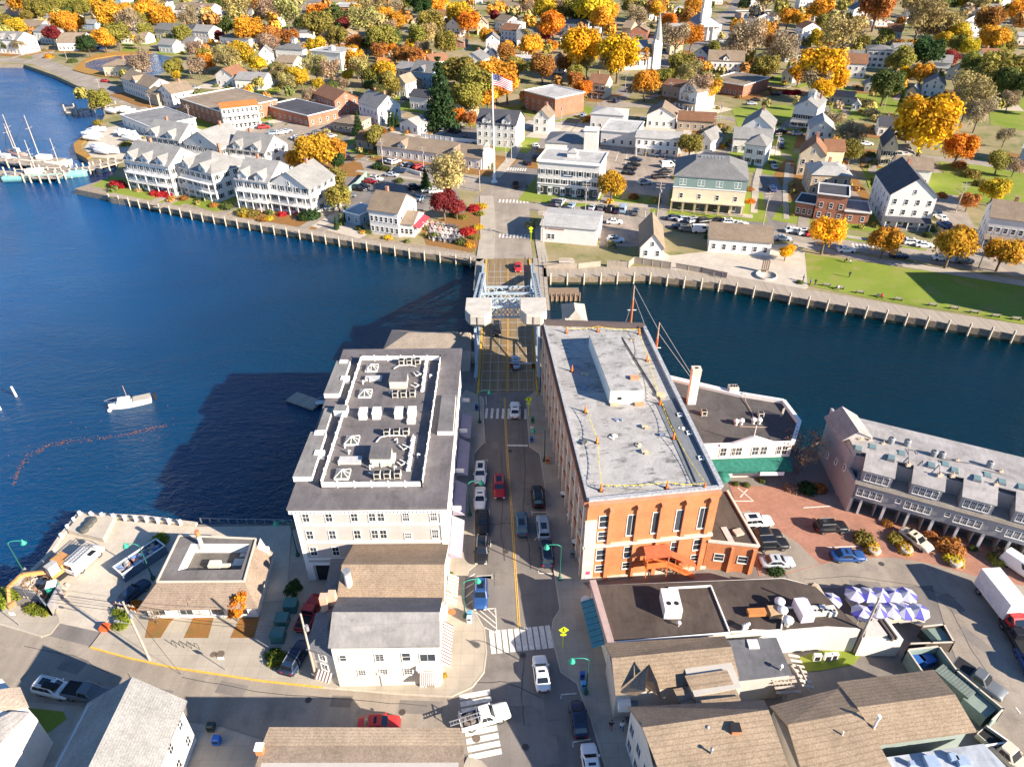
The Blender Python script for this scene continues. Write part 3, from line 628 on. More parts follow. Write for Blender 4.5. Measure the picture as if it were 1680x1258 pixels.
def text(root,s_,loc,size,rz,color=(.05,.04,.04),name='sign_lettering',rx=math.pi/2,ext=.01):
    cu=bpy.data.curves.new(name,'FONT'); cu.body=s_; cu.size=size; cu.extrude=ext; cu.align_x='CENTER'; cu.align_y='CENTER'
    o=bpy.data.objects.new(name,cu); COL.objects.link(o); dg=bpy.context.evaluated_depsgraph_get(); me=bpy.data.meshes.new_from_object(o.evaluated_get(dg)); bpy.data.objects.remove(o); bpy.data.curves.remove(cu)
    me.materials.clear(); me.materials.append(paint); o=put(me,name,root,color,loc); o.rotation_euler=(rx,0,rz); return o
text(r,'ADORE',(10.6,-.39,3.27),.3,0)
# east side awning strips
m=MB()
for i in range(26): 
    y=48.9+i*.22; m.add([(-8.4,y,4.1),(-8.4,y+.22,4.1),(-7.3,y+.22,3.1),(-7.3,y,3.1)],[(0,3,2,1)],i%2)
m.build('side_awning',[white,dk],r,world=True)
m=MB()
for i in range(16): 
    y=57.4+i*.3; m.add([(-8.4,y,3.7),(-8.4,y+.3,3.7),(-7.1,y+.3,2.9),(-7.1,y,2.9)],[(0,3,2,1)],i%2)
m.build('terrace_awning',[simple('stripe_peach',(.62,.33,.2),.8),white],r,world=True)
# round hanging sign
m=MB(); m.tube((-8.4,56.2,4.3),(-7.4,56.2,4.3),.04); m.tube((-7.6,56.15,3.6),(-7.6,56.25,3.6),.5,None,16,1); m.build('round_sign',[metal,simple('sign_orange',(.7,.16,.06),.5)],r,world=True)
# tan roofed neighbour behind it
r=thing('shop_building','tan shingled gable building between the grey roofed corner shop and the large beige building','building',(-21,55.8,0))
m=MB(); m.box(-20.7,55.7,0,-8.5,63.6,7.3); m.add([(-20.7,55.7,7.3),(-20.7,63.6,7.3),(-20.7,58.2,10.)],[(0,2,1)]); m.add([(-8.5,55.7,7.3),(-8.5,63.6,7.3),(-8.5,58.2,10.)],[(0,1,2)]); m.build('wall',siding,r,(.72,.66,.56),world=True)
m=MB(); slab(m,[wpt(386,0,0)*0+Vector((-21.1,55.1,7.2)),Vector((-8.2,55.0,7.2)),Vector((-8.25,58.1,10.05)),Vector((-20.6,58.2,10.05))],.2); slab(m,[Vector((-20.6,58.2,10.05)),Vector((-8.25,58.1,10.05)),Vector((-8.3,63.8,7.4)),Vector((-20.6,63.8,7.4))],.2)
rf=m.build('roof',shingle,r,(.29,.215,.15),world=True)
p=at(570.5,948,9.5); m=MB(); m.tube((p.x,p.y,8.2),(p.x,p.y,10.5),.42,.42,12); m.tube((p.x,p.y,10.5),(p.x,p.y,10.8),.5,.5,12,1); m.build('flue',[white,metal],r,world=True)
bpy.context.view_layer.update()
m=MB()
for (X,Y) in((285,640),(340,620)): 
    p=at(460+X/4.06,820+Y/4.06,9.); m.cbox(p.x,p.y,4.5,.85,.85,4.6)
m.build('chimney',brick,r,(.62,.36,.24),world=True)
m=MB(); a,b,c_,e=at(531,975,6.),at(556,975,6.),at(572,912,7.5),at(545,912,7.5); slab(m,[at(528,992,5.6),at(557,984,7.2),at(570,915,8.6),at(543,916,6.3)],.2); m.build('side_roof',shingle,r,(.12,.12,.13),world=True)
m=MB(); m.prism([(-23.3,54.6),(-20.8,54.6),(-20.8,62.6),(-22.6,62.6)],0,5.4); m.build('side_wing',siding,r,(.6,.55,.47),world=True)
# west wing of the corner shop
r=thing('shop_annex','narrow two storey white annex with small hipped roof on the left of the corner shop','building',(-23.4,50,0))
m=MB(); m.prism([(-23.3,49.8),(-20.35,48.7),(-20.35,54.2),(-23.3,54.2)],0,5.8); m.build('wall',siding,r,(.74,.69,.60),world=True)
m=MB(); ap=Vector((-21.3,51.4,7.6)); E=[Vector((-23.6,49.5,5.8)),Vector((-20.35,48.5,5.8)),Vector((-20.35,54.4,5.8)),Vector((-23.6,54.4,5.8))]; E2=Vector((-20.8,54.4,7.6))
for q in([E[0],E[1],ap],[E[1],E[2],E2,ap],[E[2],E[3],E2],[E[3],E[0],ap,E2]): slab(m,q,.12)
m.build('roof',shingle,r,(.16,.16,.17),world=True)
for z in(4.2,2.4): 
    o=put(winmesh(.8,1.,'mt'),'window',r,None,(1.55,-.78,z)); o.rotation_euler=(0,0,-.357)
m=MB()
for i in range(10): a=Vector((-22.9,49.6,2.1))+Vector((.19*i,-.07*i,0)); b=a+Vector((.19,-.07,0)); o_=Vector((-.3,-.85,-.7)); m.add([a,b,b+o_,a+o_],[(0,3,2,1)],i%2)
m.build('awning',[dk,white],r,world=True)
# ================================================================ 3 BRICK BUILDING
P0,Q0=at(957.7,958.7),None
fl=Vector((9.35,63.9)); fr=Vector((26.3,66.1)); brr=Vector((22.9,106.7)); bl=Vector((5.65,108.2))
r=thing('brick_building','large three storey orange brick building with pale weathered flat roof beside the street','building',(fl.x,fl.y,0),math.atan2(fr.y-fl.y,fr.x-fl.x))
h=14.4
def wallseg(P,Q,n,rows,zs,ww,wh,first=True):
    pass
m=MB(); m.prism([fl,fr,brr,bl],-2,h); m.build('wall',brick,r,ORB,world=True)
cen=(fl+fr+brr+bl)/4
ex=lambda k:[p+(p-cen).normalized()*k for p in(fl,fr,brr,bl)]
# roof deck and parapet
m=MB(); m.prism(ex(-.2),h,h+.25)
_n=NT('weathered_roof'); v=_n.coord(); a_=_n.mapr(_n.noise(.16,v,7,.7,.8),.4,.62,0,1); st=_n.mapr(_n.noise(1.1,_n.mapping(v,(.35,1.2,1),(0,0,.05)),7,.78,.3),.50,.57,0,.9); s2=_n.mapr(_n.noise(.35,v,3,.6),.45,.6,0,1)
c_=_n.mix(a_,(.43,.41,.385),(.31,.295,.275)); c_=_n.mix(_n.math('MULTIPLY',st,s2),c_,(.13,.125,.12)); _n.bump(_n.noise(2,v,4),.3,.04)
sp=_n.t.nodes.new('ShaderNodeSeparateXYZ'); _n.t.links.new(v,sp.inputs[0])
seam=_n.mapr(_n.math('FRACT',_n.math('MULTIPLY',sp.outputs[0],.33)),0,.03,.86,1.)
weather=_n.base(_n.mulc(_n.mulc(c_,_n.mapr(_n.noise(4,v,3),.3,.7,.9,1.1)),seam),.9,0,.08)
m.build('roof',weather,r,world=True)
m=MB()
def curb(m,P,Q,wd,z0,z1): 
    m.beam(Vector((P.x,P.y,(z0+z1)/2)),Vector((Q.x,Q.y,(z0+z1)/2)),wd,z1-z0)
E_=ex(-.12)
curb(m,E_[0],E_[1],.5,h+.251,h+.6); curb(m,E_[3],E_[0],.35,h+.252,h+.5); curb(m,E_[1],E_[2],.6,h+.253,h+.75)
m.build('parapet',simple('parapet_cap',(.36,.36,.37),.7,0,.3,3),r,world=True)
m=MB(); curb(m,E_[3],E_[2],.9,h+.25,h+.95)
for i in range(46):
    q=E_[3].lerp(E_[2],i/45); m.cbox(q.x,q.y+.5,h+.5,.2,.25,.5)
m.build('rear_cornice',simple('cornice_brown',(.12,.09,.08)),r,world=True)
# dark lower strip along the east edge
S0=at(1075,660,h+.3),at(1112,653,h+.3),at(1183,800,h+.3),at(1140,803,h+.3)
m=MB(); m.prism([p[:2] for p in S0],h+.25,h+.31); m.build('roof_strip',membrane,r,(.17,.18,.19),world=True)
Z4=lambda X,Y,z: at(880+X/3.594,510+Y/3.594,z)
m=MB(); curb(m,Z4(735,530,h+.3).to_2d(),Z4(940,1010,h+.3).to_2d(),.12,h+.3,h+.42); curb(m,Z4(505,160,h+.3).to_2d(),Z4(735,530,h+.3).to_2d(),.14,h+.3,h+.45); m.build('roof_curb',simple('tar_black',(.05,.05,.05)),r,world=True)
# penthouse
ph=h+2.7
P=[Z4(437,470,ph),Z4(632,465,ph),Z4(487,130,ph),Z4(312,138,ph)]
P=[p.to_2d() for p in P]; m=MB(); m.prism(P,h,ph-.1); m.build('penthouse',siding,r,(.70,.67,.62),world=True)
m=MB(); m.prism(P,ph-.099,ph); m.build('penthouse_roof',weather,r,world=True)
q=Z4(490,500,h+1.4); m=MB(); m.cbox(q.x,P[0].y-.02,h+1.1,.5,.1,.4); m.build('vent_grille',black,r,world=True)
for X,Y,cl in((578,398,(.6,.28,.15)),(605,545,(.6,.28,.15)),(460,545,(.55,.42,.28)),(735,492,(.55,.45,.3))): 
    q=Z4(X,Y,ph if Y<450 else h+.5); m=MB(); z_=ph if Y<450 else h+.25; m.cbox(q.x,q.y,z_,1.3,.8,.35); m.build('lumber_stack',matte,r,cl,world=True)
for X,Y in((847,612),(903,718),(972,866)):
    q=Z4(X,Y,h+.4); m=MB(); m.cbox(q.x,q.y,h+.3,.75,.75,.18); m.cbox(q.x,q.y,h+.481,.4,.4,.03,1); m.build('roof_drain_box',[white,black],r,world=True)
for X,Y in((238,325),(285,370),(290,452),(560,165),(855,700),(282,775),(605,790),(650,690),(650,838),(485,645),(457,745),(745,735)):
    q=Z4(X,Y,h+.3); m=MB(); random.seed(X); 
    for j in range(3): m.cbox(q.x+random.uniform(-.4,.4),q.y+random.uniform(-.3,.3),h+.25,random.uniform(.3,.9),random.uniform(.15,.5),random.uniform(.1,.4),0,random.uniform(0,3))
    m.build('roof_debris',matte,r,random.choice([(.6,.57,.5),(.5,.42,.3),(.12,.12,.12),(.25,.28,.35)]),world=True)
# front facade
Wd=(fr-fl).length; L=r
m=MB(); pil=simple('pilaster_orange',(.62,.25,.10),.85)
for u in(.9,4.45,7.55,10.75,13.95): m.box(u+2.0-.14,-.3,0,u+2.25+.14,-.001,h-1.6); m.cbox(u+2.12,-.3,h-1.6,.5,.5,.5)
m.box(0,-.25,h-.9,Wd,-.001,h-.001); m.box(0,-.45,h-.35,Wd,-.251,h-.001)
m.build('pilaster',brick,r,ORB)
m=MB(); m.box(-.25,-.3,0,1.25,-.302+.3,h-3.); m.build('corner_pier',simple('limestone',(.60,.52,.42),.85),r)
m=MB(); m.box(-.1,-.36,6.5,Wd,-.0,6.95); m.box(-.36,-.3,6.5,-.001,3,6.95); m.build('string_course',simple('limestone'),r)
m=MB(); m.box(.3,-.34,1.6,.85,-.301,2.2); m.build('wall_plaque',simple('plaque_pink',(.6,.08,.2),.5),r)
m=MB(); m.box(.2,-.34,.8,.9,-.301,1.3); m.build('wall_plaque',white,r)
m=MB(); m.box(-.3,-.22,-.02,Wd+.1,-.003,.5); m.build('plinth',simple('limestone'),r)
C3={}
for u in(2.2,5.9,9.2,12.3,15.4):
    if u==2.2: win(r,0,u,10.,1.15,1.9,Wd,40,'db'); win(r,0,u,7.6,1.2,1.5,Wd,40,'d')
    else: win(r,0,u,8.0,1.15,3.6,Wd,40,'mb' if u!=9.2 else 'b')
    if u==9.2: continue
    win(r,0,u,3.9,1.15,1.9,Wd,40,'db'); win(r,0,u,1.7,1.15,1.1,Wd,40,'d')
# fire stair with red roofs
ex_=(8.2,11.1)
m=MB(); m.box(8.0,-1.7,3.0,11.0,-.31,3.15); 
for x in(8.05,10.9): 
    m.box(x,-1.7,0,x+.1,-1.6,5.3)
m.box(8.0,-1.7,3.151,8.08,-.31,4.1); m.box(8.0,-1.7,3.151,11.0,-1.62,4.0); m.build('stair_landing',simple('stair_orange',(.58,.17,.05),.6),r)
m=MB(); slab(m,[(7.8,-1.95,5.3),(11.2,-1.95,5.3),(11.2,-.31,5.9),(7.8,-.31,5.9)],.1)
for i in range(10): m.box(7.9+i*.36,-1.96,5.28,7.95+i*.36,-1.9,5.36)
slab(m,[(11.2,-1.95,5.2),(15.0,-1.95,2.5),(15.0,-.8,2.6),(11.2,-.8,5.3)],.08); m.build('canopy',simple('stair_red',(.5,.10,.04),.6),r)
m=MB()
for i in range(14): t=i/14; m.box(11.05+t*3.8,-1.6,3.0-t*2.9,11.33+t*3.8,-.7,3.05-t*2.9)
for y in(-1.65,-.7): m.beam((11.0,y,3.05),(14.9,y,.1),.06,.25); m.beam((11.0,y,4.0),(14.9,y,1.05),.05,.05)
for t in(0,.25,.5,.75,1.): m.box(11.+3.9*t-.03,-1.68,3.0-2.9*t,11.+3.9*t+.03,-1.62,5.2-2.7*t)
m.build('stair_flight',simple('stair_orange'),r)
# street facade (west): tall pilasters and windows
dirW=(bl-fl); LW=dirW.length; aW=math.atan2(dirW.y,dirW.x)
rw=math.atan2(-(fl-bl).y,-(fl-bl).x)   # unused helper angle
locW=lambda s_,z,off=0: None
wallang=math.atan2((fl-bl).y,(fl-bl).x)-r.rotation_euler.z
def onwest(mb,name,mat,color=None):
    o=mb.build(name,mat,r,color); 
    v_=Vector((bl.x-fl.x,bl.y-fl.y,0)); c,n=math.cos(-r.rotation_euler.z),math.sin(-r.rotation_euler.z)
    o.location=(v_.x*c-v_.y*n,v_.x*n+v_.y*c,0); o.rotation_euler=(0,0,wallang); return o
for i in range(14):
    u=1.+i*(LW-2)/13; m=MB(); m.box(u-.3,-.35,0,u+.3,-.001,h-.4); onwest(m,'pilaster',simple('limestone'))
    if i<13:
        uc=u+(LW-2)/26
        for z,hh in((1.0,2.8),(5.6,2.8),(10.0,2.6)):
            o=put(winmesh(1.3,hh,'dm'),'window',r); c,n=math.cos(-r.rotation_euler.z),math.sin(-r.rotation_euler.z)
            q=bl.lerp(fl,uc/LW)-fl; o.location=(q.x*c-q.y*n,q.x*n+q.y*c,z); o.rotation_euler=(0,0,wallang)
m=MB(); m.box(0,-.5,h-.7,LW,-.001,h); m.box(0,-.25,4.4,LW,-.002,4.9); m.box(0,-.2,9.0,LW,-.003,9.3); onwest(m,'cornice',simple('red_brick_trim',(.40,.15,.08)))
# safety cones and tape on the roof
cone_m=MB(); cone_m.box(-.28,-.28,0,.28,.28,.06,1); cone_m.lathe([(.2,.06),(.13,.5),(.12,.62),(.05,1.05)],0,0,8,0); cone_me=cone_m.mesh('traffic_cone',[simple('cone_orange',(.85,.17,.03),.5),black])
cones=[(177,118),(210,345),(288,585),(357,765),(380,1048),(768,1032),(990,1038),(728,540),(808,742),(652,282),(605,125),(362,110)]
clab=['on the far left corner of the pale roof','left of the blue shaded roof patch','left edge midway along the pale roof','left edge nearer the orange facade','at the front left roof corner above the orange facade','at the middle of the front edge above the orange facade','at the front right roof corner above the orange facade','at the corner of the dark roof strip behind the penthouse','beside the dark roof strip midway','on the right behind the penthouse edge','on the far right corner of the pale roof','on the far edge of the pale roof in the middle']
CP=[]
for (X,Y),lb in zip(cones,clab):
    q=Z4(X,Y+12,h+.26); CP.append(q); tag(put(cone_me,'traffic_cone',None,None,q,0,(1,1,1.15)),'orange cone with black base '+lb,'traffic cone','roof cones')
def tape(idx,lab,sag=.15):
    m=MB(); random.seed(idx[0])
    for a,b in zip(idx,idx[1:]):
        A=CP[a]+Vector((0,0,1.05)); B=CP[b]+Vector((0,0,1.05)); n_=max(6,int((B-A).length/.5))
        for i in range(n_):
            t0,t1=i/n_,(i+.8)/n_; p,q=A.lerp(B,t0),A.lerp(B,t1); 
            p=p-Vector((0,0,sag*4*t0*(1-t0)*2)); q=q-Vector((0,0,sag*4*t1*(1-t1)*2)); m.beam(p,q,.03,.065)
            if i%2: m.beam(q,q+Vector((random.uniform(-.1,.1),random.uniform(-.25,-.1),-.1)),.12,.05)
    tag(m.build('caution_tape',simple('tape_yellow',(.85,.62,.04),.5)),lab,'caution tape','roof caution tape')
tape([4,5,6],'yellow caution tape strung along the front roof edge above the orange facade'); tape([6,8,7],'yellow caution tape beside the dark roof strip'); tape([7,9,10],'yellow caution tape along the right rear roof edge'); tape([10,11,0],'yellow caution tape along the far roof edge'); tape([2,3,4],'yellow caution tape along the left side of the pale roof')
# low extension on the right with dark worn roof
A=at(1170,950);B=at(1242,949)
r=thing('brick_annex','single storey orange brick annex with dark worn roof, right of the big brick building','building',(25.9,66.2,0))
e1=[Vector((25.9,66.1)),Vector((35.,67.2)),Vector((30.6,86.5)),Vector((24.4,85.8))]
hx=5.2; q1=[at(1171,897,hx).to_2d(),at(1245,897,hx).to_2d(),at(1192,800,hx).to_2d(),at(1180,802,hx).to_2d()]
FRp=q1[1]; BRp=at(1193,806,hx).to_2d(); dn=(fr-fl).normalized()
e1=[Vector((26.0,66.0)),FRp,BRp,Vector((24.8,BRp.y-.3))]
m=MB(); m.prism(e1,0,hx-.1); m.build('wall',brick,r,ORB,world=True)
m=MB(); m.prism(e1,hx-.099,hx); m.build('roof',membrane,r,(.09,.07,.055),world=True)
m=MB(); curb(m,e1[0],e1[1],.35,hx+.001,hx+.3); curb(m,e1[1],e1[2],.3,hx+.002,hx+.28); m.build('parapet',simple('limestone'),r,world=True)
for X,Y,a,b in((1.5,.0,2.6,.7),(3.4,1.2,1.4,1.)):
    q=at(1180+(170+60*0+(X-1.5)*55)/3.36*0+1197+ (X-1.5)*0,875,hx); 
q=at(1194,878,hx); m=MB(); m.cbox(q.x,q.y,hx+.001,.8,3.0,.1,0,.15); m.build('roof_patch',matte,r,(.5,.45,.4),world=True)
q=at(1211,874,hx); m=MB(); m.cbox(q.x,q.y,hx+.001,1.2,1.1,.3,0,.3); m.build('roof_box',matte,r,(.5,.42,.33),world=True)
dd=(e1[1]-e1[0]); an=math.atan2(dd.y,dd.x)
for t in(.28,.75):
    q=e1[0].lerp(e1[1],t); o=put(winmesh(1.2,1.2,'db'),'window',r,None,(q.x-25.9,q.y-66.2,1.9)); o.rotation_euler=(0,0,an)
for t in(.5,.93): q=e1[0].lerp(e1[1],t); m=MB(); m.cbox(q.x,q.y-.1,0,.35,.35,hx-.5); m.build('pilaster',brick,r,ORB,world=True)
# ================================================================ 4 GREEN AWNING BUILDING
r=thing('restaurant_building','white restaurant with small pediment, green awning and dark flat roof behind the brick building','building',(31.5,84.3,0))
fp=[(28.6,84.2),(43.2,84.8),(45.9,89.9),(45.2,95.6),(38.9,97.6),(27.4,103.)]
m=MB(); m.prism(fp,-2.5,6.3); m.build('wall',siding,r,(.76,.70,.60),world=True)
m=MB(); c_=Vector((37,92)); m.prism([c_+(Vector(p)-c_)*.97 for p in fp],6.301,6.4); m.build('roof',membrane,r,(.10,.09,.085),world=True)
m=MB()
FP=[Vector(p) for p in fp]
for i,(z1,wd) in enumerate(((7.0,.35),(7.1,.6),(7.1,.6),(7.1,.5),(6.9,1.),)): curb(m,FP[i],FP[(i+1)%6],wd,6.3,z1+i*.004)
m.build('parapet',white,r,world=True)
m=MB(); m.add([(33.5,84.1,7.),(40.2,84.4,7.),(36.9,84.25,8.3),(33.5,84.6,7.),(40.2,84.9,7.),(36.9,84.75,8.3)],[(0,1,2),(5,4,3),(0,2,5,3),(2,1,4,5)]); m.box(31.8,83.95,6.7,41.5,84.09,7.1); m.build('pediment',white,r,world=True)
cylr=MB(); cylr.tube((36.9,84.6,8.3),(36.9,84.6,10.2),.06); cylr.build('flagstaff',white,r,world=True)
an=math.atan2(.6,14.6)
for u,ww in((32.6,.9),(34.2,.5),(35.0,.9),(37.6,.95),(38.9,.95),(41.3,.6),(42.2,.8)):
    put(winmesh(ww,1.5,'dm'),'window',r,None,(u-31.5,84.33+(u-31.5)*.041-84.3-.02,4.6),an)
m=MB(); q=[(30.5,84.2,4.0),(43.2,84.75,4.0),(43.4,82.9,2.9),(30.6,82.4,2.9),(43.4,82.9,2.5),(30.6,82.4,2.5)]
m.add(q,[(0,3,2,1),(3,5,4,2)]); 
m.build('awning',simple('awning_green',(.015,.13,.095),.7,0,.3,2),r,world=True)
m=MB()
for i in range(9):
    t=math.pi*i/8; 
m.lathe([(1.3,0),(1.2,.35),(.8,.7),(.0,.9)],32.3,82.,12,0,2.2); m.build('entrance_canopy',simple('awning_green'),r,world=True)
m=MB(); m.box(38.3,82.4,2.2,42.0,82.55,2.8); m.build('sign_board',white,r,world=True)
m=MB(); m.box(29.5,99.2,3.5,30.6,100.2,3.6)
# tall chimney
m=MB(); m.cbox(29.9,95.9,6.2,1.35,1.15,5.9); m.cbox(29.9,95.9,12.101,1.45,1.25,1.1,1); m.cbox(29.9,95.9,13.202,1.5,1.3,.12,1); m.cbox(29.9,95.9,13.323,.55,.45,.04,2)
m.build('chimney',[white,simple('limestone'),black],r,world=True)
m=MB(); m.beam((27.6,103,6.9),(38.5,98.1,6.9),.1,.1)
p=at(1080+515/4.194,560+330/4.194,7.); m=MB(); m.cbox(p.x,p.y,6.,1.6,1.3,1.6); 
for a in(-.4,.1,.5): m.tube((p.x+a,p.y,7.6),(p.x+a,p.y,7.9),.16,None,8,1)
m.build('chimney',[simple('limestone'),black],r,world=True)
Z6=lambda X,Y,z:at(1080+X/4.194,560+Y/4.194,z)
for X,Y in((315,492),(705,505)): p=Z6(X,Y,6.8); put(cond,'condenser',r,None,(p.x-31.5,p.y-84.3,6.4))
for X,Y in((535,560),(573,556),(655,550),(695,552)):
    p=Z6(X,Y,6.8); m=MB(); m.lathe([(.25,0),(.25,.5),(.42,.6),(.42,.9),(.2,1.1),(0,1.12)],p.x,p.y,10,0,6.4); m.build('exhaust_fan',white,r,world=True)
p=Z6(850,515,6.5); m=MB()
for i in range(3): m.tube((p.x+i*.2-.2,p.y+i*.15,6.4),(p.x+i*.2-.1,p.y+i*.15,8.),.06)
m.build('vent_stack',simple('limestone'),r,world=True)
m=MB(); m.path([Z6(600,350,7.1),Z6(600,410,6.6),Z6(650,500,6.5),Z6(655,540,6.5)],.06); m.path([Z6(560,585,6.5),Z6(700,590,6.5),Z6(750,590,6.5)],.06); m.build('pipe',simple('pipe_copper',(.5,.35,.28),.5),r,world=True)
# planted beds in front
# ================================================================ 5 GREY CONDOMINIUM
A=Vector((49.9,76.7)); B=Vector((70.1,66.9)); 
r,w=frame('townhouse_row','long grey shingled townhouse row with broad pale roof and garages beneath','townhouses',A,B)
U=36; gs=(.34,.33,.32)
m=MB(); m.prism([(0,3.2),(U,3.2),(U,12.6),(-5.2,12.6),(-1.6,3.2)],-2.5,8.3); m.build('wall',siding,r,(.40,.36,.36))
ew=MB(); ew.prism([(0,0),(.35,.0),(-.95,3.3),(-1.45,3.3)],0,5.8); ew.prism([(-1.3,3.0),(-.9,3.),(-5.,12.6),(-5.4,12.6)],0,9.2); ew.build('end_wall',siding,r,(.40,.37,.36))
m=MB(); wr=simple('pale_membrane',(.47,.43,.40),.75,0,.1,.5)
e9=9.0; slab(m,[(-1.2,3.2,9.1),(U,3.2,9.1),(U,4.6,9.45),(-1.9,4.6,9.45)],.15); slab(m,[(-1.9,4.6,9.45),(U,4.6,9.45),(U,12.9,8.4),(-5.2,12.9,8.4)],.15)
rf=m.build('roof',membrane,r,(.38,.35,.33))
wg=simple('dormer_glass',(.18,.22,.26),.08,0,.1,2,.8)
for k in range(6):
    u0=.5+6.3*k; 
    m=MB(); m.box(u0,.5,3.0,u0+3.9,3.199,8.0); m.build('bay',siding,r,gs)
    m=MB(); slab(m,[(u0-.15,.25,8.1),(u0+4.05,.25,8.1),(u0+4.05,3.25,9.15),(u0-.15,3.25,9.15)],.14); m.build('bay_roof',membrane,r,(.38,.35,.33))
    for i in range(4): put(winmesh(.66,1.25,'dt'),'window',r,None,(u0+.75+i*.8,.5,6.35))
    for i in range(4): put(winmesh(.7,1.2,'dt'),'window',r,None,(u0+.4+i*.85,.0,3.75))
    if k in(1,2,3,4): put(winmesh(.6,.7,'d'),'window',r,None,(u0-.9,.0,4.3))
    m=MB(); m.box(u0+4.0,.1,0,u0+4.35,.5,2.95); m.box(u0+.9,.1,0,u0+1.2,.5,2.95); m.build('column',white,r)
m=MB(); m.box(.1,0,2.95,U,3.198,5.7); m.build('upper_floor',siding,r,gs)
m=MB(); slab(m,[(-.1,-.2,5.75),(U,-.2,5.75),(U,.9,6.1),(-.1,.9,6.1)],.1); m.build('skirt_roof',shingle,r,(.24,.21,.18))
m=MB(); m.box(.4,3.,0,U,3.19,2.95)
for k in range(12): m.box(.4+3.15*k,.6,0,.55+3.15*k,3.,2.95)
m.build('garage_wall',matte,r,(.30,.27,.26))
# end gable over the corner
m=MB(); g=[(48.7,88.2,9.1),(48.9,82.2,9.1),(54.1,83.0,9.1),(54.0,88.6,9.1)]; pa=Vector((50.2,86.9,12.1)); pb=Vector((50.35,80.9,12.))
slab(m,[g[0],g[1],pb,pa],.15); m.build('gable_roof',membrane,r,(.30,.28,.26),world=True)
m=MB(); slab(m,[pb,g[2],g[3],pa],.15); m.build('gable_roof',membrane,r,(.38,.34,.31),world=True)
m=MB(); m.add([(49.0,82.4,8.9),(53.9,83.1,8.9),(50.4,81.3,11.8)],[(0,1,2)]); m.add([(48.8,88.,8.9),(53.9,88.4,8.9),(50.25,86.8,11.8)],[(2,1,0)]); m.build('gable_wall',siding,r,(.55,.52,.5),world=True)
for k,(y,z) in enumerate(((79.5,7.),(81.8,6.2),(84.2,5.4))):
    o=put(winmesh(.55,.9,'d'),'window',r,None,(0,0,0)); pp=Vector((49.55-(y-77)*.085,y)); c,n=math.cos(-r.rotation_euler.z),math.sin(-r.rotation_euler.z); q=pp-A
    o.location=(q.x*c-q.y*n-.08,q.x*n+q.y*c,z-1.2); o.rotation_euler=(0,0,-math.pi/2+math.radians(22))
Z7=lambda X,Y,z:at(1320+X/4.194,640+Y/4.194,z)
bpy.context.view_layer.update()
for X,Y in((592,345),(703,360),(885,435),(940,445),(1270,510)):
    p=Z7(X,Y+15,9.2); m=MB(); m.lathe([(.45,0),(.48,.1),(.48,1.1),(.4,1.2),(.2,1.25)],p.x,p.y,12,0,8.9); m.build('condenser',simple('unit_grey',(.25,.26,.26),.5),r,world=True)
for X,Y in((368,405),(465,395),(595,468),(665,440),(870,520),(965,515),(1030,555),(1185,610),(1255,590),(1355,635),(1490,670)):
    p=Z7(X,Y,9.2); m=MB(); m.cbox(p.x,p.y,8.9,1.,1.2,.55,0,r.rotation_euler.z); m.cbox(p.x,p.y,9.451,.85,1.05,.05,1,r.rotation_euler.z); m.build('skylight',[simple('unit_grey'),simple('skylight_teal',(.16,.24,.24),.15)],r,world=True)
for X,Y in((380,345),(400,330),(450,345),(540,370),(1050,485),(1350,560),(715,510),(930,580),(1020,585),(1315,650)):
    p=Z7(X,Y,9.2); m=MB(); m.cbox(p.x,p.y,8.9,.6,.4,.5); m.tube((p.x,p.y,9.4),(p.x,p.y,9.8),.08); m.build('roof_vent',simple('vent_tan',(.5,.4,.3)),r,world=True)
m=MB(); 
for pl in([(715,400),(715,505)],[(720,410),(780,415),(778,440)],[(720,455),(815,480),(812,520)],[(940,470),(1050,490),(1220,510)],[(480,330),(570,350),(690,385)],[(925,480),(930,580)],[(1230,545),(1350,575)]): m.path([Z7(x,y,9.4) for x,y in pl],.04,5)
m.build('pipe_run',simple('pipe_dark',(.12,.10,.09)),r,world=True)
# ================================================================ 6 DARK FLAT ROOFED RESTAURANT ROW
r=thing('dark_roof_building','low building with dark flat roof and pinkish left parapet in front of the brick building','building',(10.2,52,0))
f6=[(10.2,59.2),(11.3,50.9),(31.9,53.),(42.3,54.),(42.5,57.7),(36.5,59.8)]
f6=[(10.,59.6),(11.2,50.6),(31.6,52.6),(37.4,53.1),(41.2,52.8),(38.2,59.2),(34.6,60.6)]
m=MB(); m.prism(f6,0,4.3); m.build('wall',siding,r,(.78,.73,.62),world=True)
m=MB(); m.prism([(10.2,59.5),(11.4,50.9),(31.6,52.8),(37.4,53.3),(41.1,53.),(38.1,59.1),(34.5,60.4)],4.301,4.4); m.build('roof',membrane,r,(.085,.066,.055),world=True)
m=MB(); curb(m,Vector((10.05,59.8)),Vector((11.3,50.4)),.8,4.2,5.1); m.build('parapet',simple('pink_stone',(.42,.30,.27),.9),r,world=True)
m=MB(); V=lambda a,b:Vector((a,b))
for a,b in((V(10.9,51.0),V(25.6,52.3)),(V(25.5,52.3),V(24.9,59.2)),(V(24.9,59.2),V(19.5,58.9)),(V(11.0,51.),V(10.4,59.4)),(V(25.7,52.4),V(31.5,52.6)),(V(31.6,52.5),V(33.0,55.8)),(V(33.,55.8),V(36.,55.9))): curb(m,a,b,.16,4.4,4.65)
m.build('roof_edging',white,r,world=True)
Z5=lambda X,Y,z:at(940+X/3.956,940+Y/3.956,z)
Zs=lambda X,Y,z:at(1260+X/3.957,940+Y/3.957,z)
